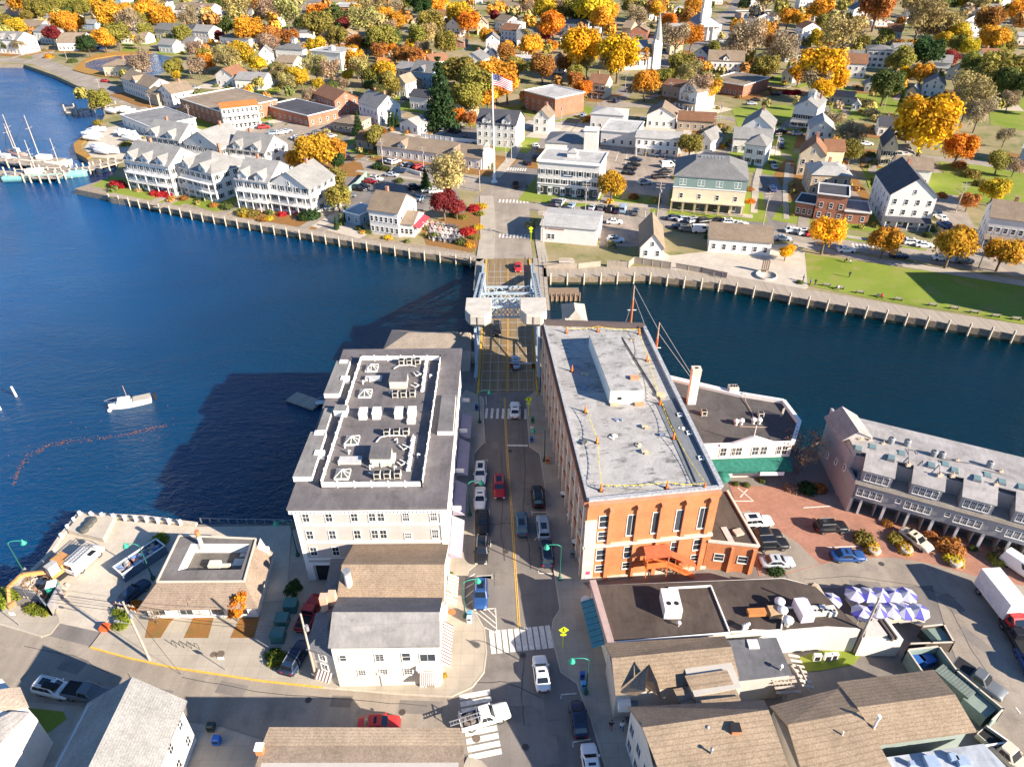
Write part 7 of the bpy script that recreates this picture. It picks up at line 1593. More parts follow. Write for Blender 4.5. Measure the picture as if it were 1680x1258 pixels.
# ================================================================ HOUSES OF THE FAR SHORE
YARD=[]
OCC=[]      # (x, y, radius) taken ground
AUTO=[]     # things that get their label from what stands near them
WCOL={'W':((.78,.74,.68),'white'),'C':((.70,.58,.40),'cream'),'G':((.40,.42,.42),'grey'),'B':((.30,.42,.50),'pale blue'),'R':((.38,.13,.07),'red brick'),'T':((.50,.38,.26),'tan'),'Y':((.66,.50,.20),'yellow'),'P':((.52,.36,.30),'pinkish')}
RCOL={'g':((.20,.195,.19),'grey'),'d':((.075,.075,.085),'dark'),'t':((.27,.205,.145),'tan'),'b':((.26,.13,.075),'brown'),'o':((.55,.20,.06),'orange'),'w':((.40,.385,.36),'pale'),'l':((.27,.26,.245),'light grey')}
def hs(x0,y0,x1,y1,d,h,kind,rise,wc,rc,op='',lab=None,rows=None,cols=None,pix=True):
    P,Q=at(x0,y0,0).to_2d(),at(x1,y1,0).to_2d(); w=(Q-P).length; br='r' in op or wc=='R'
    r,w=frame('house' if h<9 and w<22 and not br else 'building',lab or '','house' if h<9 and w<22 and not br else 'building',P,Q)
    wcol,wn=WCOL[wc]; rcol,rn=RCOL[rc]; k={'f':'flat','h':'hip'}.get(kind,kind)
    j=random.uniform(.92,1.06); wcol=tuple(c*j for c in wcol); j=random.uniform(.85,1.15); rcol=tuple(c*j for c in rcol)
    u=Vector((Q-P)/w); nn=Vector((-u.y,u.x)); c=P+u*w/2+nn*d/2; YARD.append((P,u,nn,w,d)); OCC.append((c.x,c.y,math.hypot(w,d)/2*.85))
    walls(r,w,d,h,wcol,brick if br else siding,k if k in'xy' else None,rise if k in'xy' else 0)
    rf=roof(r,k,w,d,h,rise,rcol,.35,membrane if k=='flat' else shingle,flatf=.35 if 'F' in op else 0)
    side=1 if c.x<0 else 3
    rows=rows or max(1,int((h-.8)/2.8)); zs=[1.+2.85*i for i in range(rows)] if rows>1 or h>3.2 else [.9]
    cols=cols or max(2,int(w/2.5)) ; st='s' if 'S' in op else 'd'; wh=1.35
    ss=max(1,min(5,int(d/3.2)))
    for z in zs:
        if z+wh>h: continue
        wins(r,0,cols,[z],.85,wh,w,d,st+('b' if random.random()<.3 else '')); wins(r,side,ss,[z],.85,wh,w,d,st)
    if k=='y' and rise>2.2: win(r,0,w/2,h+.3,.7,1.1,w,d,'d')
    if k=='x' and rise>2.2: win(r,side,d/2,h+.3,.7,1.1,w,d,'d')
    if 'c' in op:
        y=d/2 if k=='x' else d*.7; x=w*.3 if k=='x' else w/2; chimney(rf,x+.4,y+.3,h,h+rise+1.3,.75)
        if 'cc' in op: chimney(rf,w*.8,y+.3,h,h+rise+1.3,.75)
    if 'D' in op:
        n=int(op[op.index('D')+1]); 
        for i in range(n):
            u_=w*(i+.5)/n; dw=min(3.,w/n*.55); m=MB(); zb=h-.4; zt=h+min(rise*.75,2.2)
            m.prism([(u_-dw/2,-.12),(u_+dw/2,-.12),(u_+dw/2,d*.35),(u_-dw/2,d*.35)],zb,zt-dw*.35); m.add([(u_-dw/2,-.12,zt-dw*.35),(u_+dw/2,-.12,zt-dw*.35),(u_,-.12,zt+dw*.12)],[(0,1,2)]); o=m.build('dormer',siding,r,wcol)
            m=MB(); e=.25; slab(m,[(u_-dw/2-e,-.4,zt-dw*.35-.1),(u_,-.4,zt+dw*.2),(u_,d*.45,zt+dw*.2),(u_-dw/2-e,d*.45,zt-dw*.35-.1)],.1); slab(m,[(u_,-.4,zt+dw*.2),(u_+dw/2+e,-.4,zt-dw*.35-.1),(u_+dw/2+e,d*.45,zt-dw*.35-.1),(u_,d*.45,zt+dw*.2)],.1); m.build('dormer_roof',shingle,o,rcol)
            put(winmesh(.6,.8,'d'),'window',o,None,(u_,-.13,zt-dw*.35-.75))
    if 'P' in op:
        pz=2.9; m=MB(); slab(m,[(-.1,-2.3,pz-.3),(w+.1,-2.3,pz-.3),(w+.1,-.01,pz+.3),(-.1,-.01,pz+.3)],.12); m.build('porch_roof',shingle,r,rcol)
        m=MB(); m.box(0,-2.2,0,w,-.01,.35); m.build('porch_floor',boards,r)
        nn_=max(3,int(w/2.4))
        for i in range(nn_+1): m=MB(); m.cbox(.1+(w-.2)*i/nn_,-2.1,.35,.2,.2,pz-.65); m.build('porch_column',white,r)
    if 'B' in op:
        for z in zs[1:]:
            m=MB(); m.box(w*.04,-1.5,z-1.05,w*.96,-.01,z-.9); m.box(w*.04,-1.5,z-.1,w*.96,-1.44,z-.02)
            for i in range(int(w/.35)): m.box(w*.04+i*.34*.96,-1.49,z-.899,w*.04+i*.34*.96+.05,-1.45,z-.101)
            m.build('balcony',white,r)
        for i in range(5): m=MB(); m.box(w*.04+w*.9*i/4,-1.5,0,w*.04+w*.9*i/4+.2,-1.3,zs[-1]-1.051); m.build('balcony_post',white,r)
    if 'L' in op:
        door(r,0,w*.5,w,d,random.choice([(.3,.05,.04),(.1,.1,.12),(.05,.15,.1)]))
    if 'k' in op:
        m=MB(); cx,cy,z=w*.5,d*.45,h+(rise if k!='flat' else .1); m.cbox(cx,cy,z-.5,2.6,2.6,2.4); m.build('cupola',siding,r,wcol); m=MB(); m.cbox(cx,cy,z+1.9,3.1,3.1,.9,0,0,.1,.1); m.build('cupola_roof',shingle,r,rcol)
        for s_ in(-1,1): put(winmesh(.5,.9,'d'),'window',r,None,(cx+s_*.6,cy-1.31,z+.5))
    if not lab: r['auto']=('%s %s with %s %s roof'%(wn,'house' if r['category']=='house' else 'building',rn,{'flat':'flat','hip':'hipped'}.get(k,'gabled'))); AUTO.append(r)
    return r,w
# --- waterfront townhouses
tl=['leftmost white townhouse block by the red bushes and the lawn tip','second white waterfront townhouse block from the left','third white waterfront townhouse block with balconies','white waterfront townhouse block nearest the round dark green shrub','rear white townhouse block beside the boat yard','rear white townhouse block in the middle behind the waterfront ones','rear white townhouse block nearest the large orange tree']
for i,a in enumerate([(217,309,289,322,13,9.2),(304,318,358,333,14,8.8),(396,341,449,348,14,8.8),(450,346,514,356,13,8.2),(250,263,304,272,12,8.6),(312,276,370,287,13,9),(384,284,442,292,12,8.2)]): hs(*a,'xhxyxyx'[i],4.2,'W','l','D%dBSc'%(3,2,2,1,2,1,2)[i] if 'xhxyxyx'[i]!='y' else 'BSc',tl[i],3)
# --- river restaurant
r,w=hs(609,383,656,390,11,7.0,'x',3.4,'W','t','c','white riverside restaurant with tan gable roof and rows of tall windows',2,6)
r,w=hs(657,388,679,390,9,3.8,'x',2.,'W','t','','low tan roofed wing with red awnings on the right of the riverside restaurant',1,3)
m=MB()
for y0,y1 in((0,4.2),(4.5,8.8)): slab(m,[(w+.05,y0,3.4),(w+1.8,y0,2.6),(w+1.8,y1,2.6),(w+.05,y1,3.4)],.06)
m.build('awning',simple('awning_red',(.5,.05,.07),.7),r)
hs(568,366,592,372,7,3.2,'f',0,'B','w','','small pale blue flat roofed service block left of the riverside restaurant',1)
# --- white shed by the bridge
r,w=hs(887,396,977,404,13,4.6,'x',1.0,'W','w','','plain white shed with pale low roof right of the bridge road',1,[2.2,3.3]); 
m=MB(); m.box(1.2,-.05,3.6,1.6,-.01,4.0); m.box(1.9,-.05,3.62,6.2,-.01,3.9); m.build('sign_strip',simple('sign_brown',(.32,.13,.07),.7,0,.4,6),r)
# --- hotel
r,w=hs(882,319,981,328,12,10.6,'f',0,'W','w','S','three storey white hotel with rows of dark shutters and a flat roof',3,8)
m=MB(); m.box(-.4,-.5,10.3,w+.4,-.01,10.75); m.box(-.1,-.25,3.6,w+.1,-.011,3.9); m.build('cornice',white,r)
for i in range(5): m=MB(); m.box(1.+i*w/5,-.05,.2,1.+i*w/5+w/5*.6,-.01,2.9); m.build('shop_window',glass,r)
m=MB(); m.box(w*.4,-.12,6.3,w*.57,-.02,7.1); m.build('sign_board',simple('sign_navy',(.02,.06,.15)),r); m=MB(); m.box(w*.42,-.15,6.6,w*.55,-.121,6.85); m.build('sign_band',white,r)
m=MB(); m.cbox(w*.5,6,10.7,3,3,1.6); m.build('stair_house',siding,r,WHT); m=MB(); m.cbox(w*.5,6,12.3,3.5,3.5,.9,0,0,.1,.1); m.build('stair_house_roof',shingle,r,(.4,.38,.36))
r,w=hs(894,270,964,274,13,7.6,'h',2.2,'W','g','S','white building with grey hipped roof directly behind the three storey hotel',2,6)
m=MB(); m.box(w-1.5,-2,0,w+3,2.5,12.5); m.build('tower',siding,r,WHT); m=MB(); m.box(w-1.8,-2.3,12.5,w+3.3,2.8,12.8); m.build('tower_cap',white,r)
hs(985,238,1041,243,16,5.2,'f',0,'W','w','','white building with pale flat roof behind the small car park',1,4)
hs(968,212,1022,216,11,6.,'h',1.5,'W','w','','white building with pale low hipped roof left of the motel',1)
hs(1041,254,1111,259,9,6.2,'x',1.4,'W','w','B','two storey white motel with balcony facing the small car park',2,6)
# --- green and cream building
r,w=hs(1100,344,1217,353,17,10.2,'h',3.2,'C','g','F','cream and green three storey building with dark mansard roof and shopfronts',2,4)
m=MB(); m.box(-.04,-.04,7.0,w+.04,17.04,10.15); m.build('upper_wall',siding,r,(.22,.30,.27))
for i in range(4):
    for s_ in(-.5,.5): win(r,0,w*(i+.5)/4+s_,7.7,.8,1.6,w,17,'d')
m=MB(); m.box(-.12,-.15,6.8,w+.12,-.041,7.05); m.box(-.12,-.2,9.95,w+.12,-.042,10.25); m.build('trim',white,r)
for i in range(6): m=MB(); m.box(w*i/6+.4,-.07,.3,w*i/6+w/6-.5,-.01,2.7); m.build('shop_window',glass,r)
for i in range(7): m=MB(); m.box(w*i/6-.15,-1.6,0,w*i/6+.15,-1.3,3.1); m.build('arcade_post',siding,r,(.6,.45,.2))
m=MB(); m.box(-.2,-1.8,3.1,w+.2,-.01,3.4); m.build('arcade_roof',siding,r,(.6,.5,.35))
for i in range(7): m=MB(); m.cbox(w*.35+i*1.,8.5,13.2,.7,.8,.7); m.build('roof_unit',metal,r)
# --- the rest of the near town
H_=[(860,179,910,193,17,7.4,'f',0,'R','w','','two storey red brick corner building with white rimmed flat roof',2,5),
(964,160,992,163,9,6.6,'x',3.,'C','b','cPS','yellowish house with brown roof and white front porch by the brick corner building',2),
(1112,177,1140,184,12,8.,'y',4.2,'W','t','cP','tall white gabled house at the fork of the main road',2),
(1086,158,1120,164,10,5.2,'x',2.,'T','b','','brown roofed low wing left of the tall white gabled house'),
(1160,150,1217,160,24,4.8,'f',0,'R','t','','long low red brick building with tan flat roof'),
(1159,122,1217,124,11,6.8,'x',4.,'W','t','cD1','white house with big tan roof behind the long low brick building',2),
(1296,209,1334,214,16,8.4,'y',2.6,'W','l','ccPkS','stately white house with columned porch and cupola',2,5),
(1323,240,1363,243,13,6.2,'y',3.,'W','w','','white gabled house just in front of the stately columned one',2),
(1306,287,1347,291,10,7.2,'y',3.8,'C','b','c','cream house with brown gable roof and brick chimney by the side street',2),
(1348,276,1379,277,8,6.,'x',2.6,'C','b','','cream side wing with brown roof'),
(1325,320,1389,323,11,6.4,'h',1.8,'T','w','cF','tan house with pale low hipped roof behind the brick restaurant',2),
(1333,360,1381,366,9,7.4,'f',0,'R','d','','red brick restaurant with dark flat roof and wide white windows',2,3),
(1302,353,1331,358,8,3.8,'f',0,'R','d','','low brick wing left of the brick restaurant',1,3),
(1382,366,1422,370,9,3.4,'f',0,'R','l','','low brick wing with roof terrace right of the brick restaurant',1,2),
(1212,240,1262,245,14,7.2,'y',4.,'W','l','c','large white gabled house facing the side street',2),
(1200,250,1262,254,8,5.2,'x',2.6,'W','l','','white house with long light grey roof in front of the large gabled one',1),
(1217,269,1251,274,9,6.8,'h',2.6,'W','l','LS','square white house with dark shutters and hipped roof',2,2),
(1138,246,1164,251,10,4.2,'y',2.8,'W','l','',None),(1110,213,1170,217,8,4,'x',2.4,'T','b','',None),(1060,209,1106,212,12,5.,'y',3.,'W','t','',None),
(783,239,846,244,12,8.4,'x',3.6,'W','d','cD2','white inn with dark roof, twin gables and dark shop awnings beside the flagpole',3,6),
(875,218,900,220,9,6,'y',3.,'W','t','c','small white house with tan gable roof behind the white inn',2),
(620,256,790,279,11,3.8,'x',2.6,'W','t','D2','long low white row of shops with tan roof and two pediments',1,14),
(591,196,622,207,11,7.,'x',4.,'W','l','cc','white three storey house with light grey gable roof and twin chimneys',2),
(519,177,552,191,11,6.2,'x',3.,'R','b','','red brick house with brown gable roof',2),
(547,216,584,220,12,3.6,'h',1.6,'T','t','',None),(440,191,508,209,15,4.2,'f',0,'R','d','','long brick shop row with dark flat roof left of the car park',1,8),
(371,216,430,209,10,8.8,'x',1.,'W','o','B','three storey white building with orange red roof and balconies',3,8),
(300,186,366,209,26,6.,'f',0,'R','t','','large brick mill building with brown flat roof',2,8),
(205,152,252,169,11,6.6,'x',3.,'W','t','D1',None,2),(264,173,287,179,11,6.4,'y',3.,'W','t','c','white gabled house at the inner end of the causeway',2),
(203,206,252,227,18,4.,'f',0,'W','g','','low white boat shop with dark grey flat roof',1,6),
(0,88,36,90,14,8,'x',3.4,'W','l','D2',None),(37,61,70,63,12,7,'x',3.,'W','t','',None),(56,43,126,44,12,5,'x',2.5,'W','l','',None),(97,84,137,84,18,5,'x',4.,'W','t','',None),(12,26,31,27,10,7,'y',4,'P','t','',None),(135,49,158,50,10,4,'x',2,'B','l','',None),(203,59,226,62,10,8,'y',4,'W','w','',None),(200,72,241,73,10,4,'x',2.6,'W','t','',None),
(290,29,346,31,18,6,'x',3.6,'W','t','D2',None),(257,64,289,67,12,6,'x',3,'W','g','',None),(291,67,318,68,12,6,'x',3,'W','d','c',None),(319,69,346,71,12,6.5,'x',3,'W','l','c',None),(262,86,286,88,9,4.5,'x',2.6,'W','l','',None),(290,84,319,86,9,5,'x',3,'W','g','',None),
(364,81,412,85,14,7,'h',2.,'W','t','ccP',None),(428,107,451,106,14,6,'y',3.6,'W','l','',None),(456,105,500,108,14,8,'h',2.6,'W','g','kP','large white hip roofed house with cupola, left of two',2,5),(512,112,562,117,14,8.6,'f',0,'W','w','kB','large white flat roofed house with rooftop belvedere',2,6),
(437,45,456,46,10,7,'y',3,'W','b','',None),(357,141,385,143,12,5.2,'y',3.,'W','b','',None),(388,147,434,149,12,4.6,'x',2.4,'W','l','',None),(482,55,502,56,10,6,'y',4,'B','l','',None),(493,68,513,68,8,5,'x',1,'W','g','',None),(487,76,506,76,8,3,'x',1,'W','w','',None),(517,80,532,80,8,4,'x',1.4,'W','b','',None),
(510,23,533,23,12,8,'h',2,'C','g','P',None),(544,37,583,38,20,10.5,'f',0,'R','w','','big red brick block with pale mansard roof far behind',3,6),(556,73,583,73,11,5,'y',3.,'P','t','',None),(676,51,700,51,10,6,'y',3.5,'C','b','',None),(620,117,646,117,10,4.2,'x',1.6,'W','o','c','small house with bright orange roof',1),
(650,134,676,138,12,6.4,'x',2.4,'W','l','c',None),(676,144,711,148,12,7.6,'x',4.,'B','g','cD1','grey blue house with steep grey roof left of the tall dark conifer',2),(650,159,667,161,9,6.4,'y',3,'W','t','',None),(673,179,706,183,9,5.6,'x',2.,'W','d','',None),(737,192,765,197,9,4,'y',3,'T','t','',None),
(657,216,686,222,9,3.4,'y',2,'W','w','',None),(733,61,755,62,10,7.6,'y',3.6,'W','g','P','white gabled house with blue shaded porch far behind the big oak trees',2),(736,78,761,79,9,3.2,'y',1.6,'R','t','',None),(783,58,800,58,10,7,'y',3,'C','t','',None),(812,51,831,55,12,7,'x',3,'W','t','',None),(825,61,856,62,12,7.5,'h',2,'W','w','P',None),
(848,79,881,79,14,5,'x',4.6,'W','g','','white cottage with very large grey roof',1),(920,56,964,57,8,6.6,'x',2,'W','g','c','long two storey white house with grey roof, left of the spired church',2,7),(966,55,984,56,6,3,'f',0,'W','w','',None),(820,22,850,23,12,5,'x',3,'P','t','',None),(790,107,813,108,14,6,'y',4,'W','l','',None),(855,95,866,95,9,6,'y',3.4,'W','l','',None),(843,112,872,113,9,4,'x',2,'T','w','',None),(905,120,922,121,9,6,'y',3,'W','b','',None),
(1020,62,1034,63,14,6,'x',3.4,'T','t','',None),(1034,63,1062,64,12,4.6,'y',2.6,'R','t','','brick cottage with tan gable roof just behind the spired church',1),(1105,27,1124,27,10,5,'h',2,'W','w','',None),(1098,91,1119,91,12,6,'x',3,'C','o','',None),(1095,66,1123,67,12,7,'x',2,'R','w','',None),
(1215,34,1276,33,14,4.6,'f',0,'P','t','','long low pinkish building with tan flat roof near the top edge',1,9),(1278,31,1295,31,10,4,'x',2,'W','d','P',None),(1230,13,1247,13,10,5,'y',3,'W','g','',None),(1310,16,1331,16,12,7,'y',4,'W','l','',None),(1335,35,1366,35,12,5,'x',3,'W','l','',None),(1396,39,1423,39,12,9,'y',3.6,'W','g','P',None),
(1293,98,1311,99,11,6,'y',3.4,'G','l','',None),(1281,134,1299,137,9,4.2,'y',3,'W','d','',None),(1356,99,1381,101,12,5.6,'y',3.4,'W','d','',None),(1390,101,1418,103,7,4,'x',1.4,'W','g','',None),(1417,112,1456,114,13,9.2,'h',1.6,'W','g','S','tall white three storey house with grey hipped roof in shade',3,4),(1417,151,1446,153,9,3.4,'y',2.6,'G','l','',None),(1447,147,1465,148,8,3.,'y',2,'G','l','',None),(1510,158,1545,161,11,5.4,'y',3.,'W','g','','grey roofed house with white porch gable beside the tall thin conifer',2),(1485,160,1501,162,8,3,'y',2,'C','g','',None),
(1358,169,1397,173,9,3.2,'x',1.6,'G','l','','low grey barn beneath the giant orange tree',1),(1529,119,1556,121,9,5,'x',3,'W','l','P',None),(1573,114,1594,116,9,4,'y',3,'B','d','',None),(1438,223,1479,226,9,4,'x',2.4,'W','d','c',None),(1441,273,1464,275,12,7,'y',3.6,'C','d','S','narrow beige house with dark shutters left of the giant yellow maple',2,3),(1467,272,1493,271,9,3.8,'x',2,'Y','w','',None),(1462,303,1521,308,9,5.4,'x',2.6,'W','t','',None),
(1446,372,1520,377,19,9.4,'y',4.6,'W','d','cPL','big white gabled house with steps facing the park lawn',3,4),(1608,402,1720,418,10,7.8,'x',3.,'W','t','cP','long white house with tan roof at the right edge behind the park',2,9),
(1667,272,1700,277,10,6,'x',3,'B','w','',None),(1630,174,1645,175,5,2.6,'y',1.4,'G','d','','tiny grey garden shed by the right lawn',1,1),(1586,59,1613,59,14,6.5,'f',0,'W','w','',None),(1606,27,1637,28,10,5,'x',3,'T','l','',None),(1527,17,1550,17,10,5,'y',3,'W','l','',None),(1553,14,1575,15,10,5,'y',3,'W','d','',None),(1667,74,1700,75,12,5,'x',1.4,'W','w','',None),(1662,41,1690,42,12,5,'x',4,'T','t','',None),(1430,44,1459,44,6,3,'f',0,'W','w','',None),
(1485,40,1505,40,9,5,'x',3,'W','g','',None),(1640,12,1665,12,12,6,'x',3,'W','t','',None),(600,8,625,8,12,6,'y',3,'W','t','',None),(700,12,720,12,12,6,'x',3,'W','g','',None),(765,8,790,8,12,6,'y',3,'W','b','',None),(160,8,200,9,12,7,'x',3,'B','l','D2',None),(330,8,352,8,12,6,'y',3,'W','b','',None),(860,14,885,14,14,5,'x',2,'W','o','',None),(1160,8,1185,8,12,6,'x',3,'W','t','',None),
(1049,424,1087,426,15,3.2,'y',3.6,'W','t','','white open gabled pavilion with tan roof beside the boardwalk',1,2),(1161,413,1262,421,11,3.8,'x',2.2,'W','t','','long low white visitor building with tan roof in the riverside plaza',1,6),
(245,170,262,176,8,5,'x',2,'T','t','',None),(585,243,612,247,8,3.4,'x',2,'T','b','',None),(1396,182,1410,183,5,2.6,'y',1.6,'W','w','',None)]
for a in H_: hs(*a)
# --- churches
P,Q=at(1000,116).to_2d(),at(1062,114).to_2d()
r,w=frame('church','white church with grey roof and tall grey shingled spire','church',P,Q); d=13; OCC.append((P.x+w/2,P.y+6,14))
walls(r,w,d,8.,WHT,None,'x',5.5); roof(r,'x',w,d,8.,5.5,(.25,.26,.27),.5); wins(r,0,6,[2.],1.,3.2,w,d,'m'); wins(r,1,3,[2.],1.,3.2,w,d,'m')
q=at(1079,113,0)-Vector((P.x,P.y,0)); m=MB(); m.cbox(w+4.5,1.,0,4.4,4.4,13); m.cbox(w+4.5,1.,13,3.8,3.8,1.6); m.build('tower',siding,r,WHT)
m=MB(); m.tube((w+4.5,1.,14.6),(w+4.5,1.,27.5),2.5,.08,8,0,True,False); m.build('spire',shingle,r,(.33,.33,.31)); m=MB(); m.box(w,-.5,0,w+2.4,3,6); m.build('vestibule',siding,r,WHT)
P=at(1143,66).to_2d(); r=thing('church','white church with slender white steeple at the top of the picture','church',(P.x,P.y,0)); OCC.append((P.x+6,P.y+12,16))
walls(r,15,26,9.,WHT,None,'y',4.5); roof(r,'y',15,26,9.,4.5,(.3,.28,.26),.5); m=MB(); 
for i in range(4): m.tube((2.2+i*3.5,-2.4,0),(2.2+i*3.5,-2.4,8),.5,.45,10)
m.build('portico_columns',white,r); m=MB(); m.box(.8,-3.2,8.,14.2,-.01,9.2); m.build('portico',white,r)
m=MB(); m.cbox(4.5,3,9,5.6,5.6,9); m.cbox(4.5,3,18,4.6,4.6,5); m.cbox(4.5,3,23,3.6,3.6,5); m.build('tower',siding,r,WHT); m=MB(); m.tube((4.5,3,28),(4.5,3,44),1.7,.06,8,0,True,False); m.build('spire',white,r)
# --- shop tower and picket decks
q=at(799,279); r=thing('clock_tower','small white cupola tower at the right end of the low shop row','tower',(q.x,q.y,0)); m=MB(); m.cbox(0,1.5,0,2.6,2.6,6.); m.cbox(0,1.5,6.,2.,2.,1.6); m.build('tower',siding,r,WHT); m=MB(); m.cbox(0,1.5,7.6,2.4,2.4,1.4,0,0,.1,.1); m.build('roof',shingle,r,(.4,.37,.33))
fence('white_fence','white picket fence behind the long low shop row',[at(690,225),at(740,232),at(785,236)],1.4,white,(.8,.8,.8))
fence('white_fence','white fence beside the riverside car park',[at(655,280),at(672,283),at(690,289)],1.2,white,(.8,.8,.8))
fence('green_fence','green and brown board fence beside the parked cars of the riverside car park',[at(570,318),at(585,308),at(602,290)],1.8,matte,(.25,.36,.30))
# --- flagpole with flag
q=at(811,299); r=thing('flagpole','very tall white flagpole with an american flag at the road junction','flagpole',(q.x,q.y,0)); m=MB(); m.lathe([(1.1,0),(.9,.5),(.45,.8),(.4,3)],0,0,12); m.tube((0,0,3),(0,0,33),.33,.14,10); m.build('pole',white,r)
m=MB(); nx,nz=26,13; L_,Hh=6.,3.3
def fz(u,v): return (u*L_,.35*math.sin(u*7)+.2*math.sin(u*11+v*2),32.8-v*Hh-u*1.6+.25*math.sin(u*5))
for i in range(nx):
    for j in range(nz):
        blue=i<10 and j<7; a,b=i/nx,(i+1)/nx; c_,e=j/nz,(j+1)/nz
        m.add([fz(a,c_),fz(a,e),fz(b,e),fz(b,c_)],[(0,1,2,3)],2 if blue else j%2)
for i in range(5):
    for j in range(4): x,y,z=fz((i*2+1)/nx,(j*1.7+.9)/nz); m.add([(x-.1,y-.05,z-.08),(x+.1,y-.05,z-.08),(x,y-.05,z+.12)],[(0,1,2)],1)
m.build('flag',[simple('flag_red',(.5,.03,.04)),simple('flag_white',(.75,.75,.75)),simple('flag_blue',(.02,.03,.16))],r)
# --- parked cars of the far side: (x, y, kind, colour, heading)
CARS='''540,240,s,w,20;548,330? '''
fc='''487,226,s,white,20;493,228,s,silver,20;500,228,h,silver,20;508,229,s,grey,20;439,206,s,green,25;433,209,h,bright red,25;470,215,s,silver,25;462,218,s,white,25;450,219,h,pale blue,25;530,221,s,white,40;536,222,s,navy,40;543,224,h,silver,40;521,219,h,grey,40
572,261,s,black,10;632,263,s,navy,55;641,264,s,white,50;648,266,s,white,50;667,270,s,silver,45;675,272,h,navy,45;688,274,s,bright red,45;700,276,s,grey,40;706,277,h,grey,30
617,294,s,white,-20;607,298,s,red,-20;596,306,s,black,-20;588,310,s,black,-20;572,321,s,grey,10;540,341,s,silver,10;547,337,h,white,10;643,287,s,silver,-15;690,325,s,pale blue,70;681,308,s,black,20;703,312,s,white,10;715,314,s,white,10;655,281,h,navy,0;466,274,s,silver,10
712,212,s,bright red,15;722,212,s,navy,25;742,214,s,black,60;750,216,s,black,60;763,226,s,grey,80;600,158,s,silver,0;607,160,s,white,0;665,163,s,navy,0
1043,262,s,navy,-20;1040,270,s,black,-20;1034,277,s,black,-20;1031,284,s,black,-20;1060,250,s,yellow,80;1078,253,s,silver,75;1092,253,s,white,75;1100,264,s,navy,10;1096,272,v,white,10;1092,281,s,black,10;1083,290,p,black,10;1058,300,s,silver,10
920,333,p,silver,70;938,337,s,pale blue,70;910,333,s,navy,75;972,340,s,silver,70;987,341,s,grey,70;1001,343,s,black,70;1014,345,s,navy,70;1022,344,v,pale blue,75;1043,348,s,grey,75;1105,357,s,navy,20;1121,359,s,silver,20;1140,362,s,silver,20;1156,363,h,black,20;1180,362,s,black,0;1198,365,s,white,0;1215,368,s,white,0;1116,372,s,navy,-10;1127,376,s,grey,-10;1150,378,v,white,0;1008,364,s,white,-5;1010,394,s,white,0
846,303,p,black,92;865,267,s,black,110;881,258,s,navy,110;878,239,s,white,110
1301,378,s,white,5;1322,382,s,white,5;1284,391,s,silver,-10;1388,410,s,white,-3;1497,398,s,white,-8;1516,402,s,white,-8;1475,419,s,navy,-8;1634,417,s,bright red,10;1565,426,s,silver,-10;1545,423,s,white,-8;1335,384,h,bright red,5;1440,392,s,silver,-5;1582,428,h,grey,-10
1267,310,s,blue,85;1270,274,s,silver,85;1268,268,s,navy,85;1281,240,s,navy,80;1281,232,h,white,80;1282,216,s,black,10;1308,220,s,silver,0;1240,164,s,black,0;1233,170,s,silver,0;1272,155,s,black,-5;1536,350,s,navy,100;1543,357,s,white,100;1549,370,s,blue,100;1570,385,s,pale blue,70;1422,236,s,white,0
1034,149,s,white,20;1040,144,h,bright red,60;1046,142,s,white,60;1011,166,s,navy,60;1064,127,v,white,20;1070,130,s,grey,10;957,190,s,pale blue,70;1113,183,s,white,10;1158,202,s,black,0;1185,68,h,silver,5;1195,73,s,navy,5;1210,44,s,white,0;1222,48,s,silver,0;1180,42,s,green,10;1165,50,s,silver,20;1225,62,h,pale blue,0;1248,42,s,blue,0
840,78,p,navy,0;868,46,s,silver,0;100,60,s,silver,0;82,62,h,pale blue,0;285,182,s,navy,-25;172,133,s,bright red,-20;255,40,s,blue,0;165,80,s,blue,10;1475,28,s,white,0;1490,34,s,navy,0;1460,38,s,white,0;1605,32,s,silver,0;975,60,s,blue,0;300,138,s,navy,0;310,147,s,bright red,0;320,145,h,silver,0;1395,18,s,silver,0;1345,8,s,blue,0'''
KN={'s':'sedan','h':'suv','p':'pickup','v':'van'}
ri=0
for t in fc.replace('\n',';').split(';'):
    x,y,k,cl,hd=t.split(','); x,y,hd=float(x),float(y),float(hd); k={'s':'sedan','h':'suv','p':'pickup','v':'van'}[k]
    if k=='sedan' and ri%3==1: k='suv'
    ri+=1
    q=at(x,y,.6); o=put(FC[k],'parked_car',None,CC[cl],(q.x,q.y,.09),math.radians(hd)); tag(o,'','car','cars parked and driving in the far town'); 
    o['auto']='%s %s'%(cl,{'sedan':'car','suv':'boxy car','pickup':'pickup truck','van':'van'}[k]); AUTO.append(o)
# --- boats stored ashore at the boat yard
bm=MB(); hull(bm,6.5,2.3,1.2); bm.cbox(-.3,0,1.1,2.6,1.5,.7,0,0,.8,.8); bme=bm.mesh('stored_boat',simple('boat_white',(.72,.72,.72),.4))
BY=[(148,222),(154,218),(160,215),(152,228),(158,224),(203,219),(210,221),(217,224),(224,228),(214,229),(160,244),(168,243),(175,246),(182,250),(168,250),(197,183),(205,181),(212,184),(182,184)]
for i,(x,y) in enumerate(BY): q=at(x,y,1.); o=put(bme,'stored_boat',None,None,(q.x,q.y,1.),random.uniform(-.6,.4)); tag(o,'','boat','white boats stored in the yard'); o['auto']='white boat stored on land in the boat yard'; AUTO.append(o)
q=at(263,343,WZ); r=thing('dinghy','white dinghy tied to the boardwalk below the townhouses','boat',(q.x,q.y,WZ),math.radians(-15)); m=MB(); hull(m,6.5,2.3,.9); m.build('hull',white,r); m=MB(); m.box(-2.6,-.7,.85,1.4,.7,.95); m.build('cockpit',simple('cockpit_tan'),r)
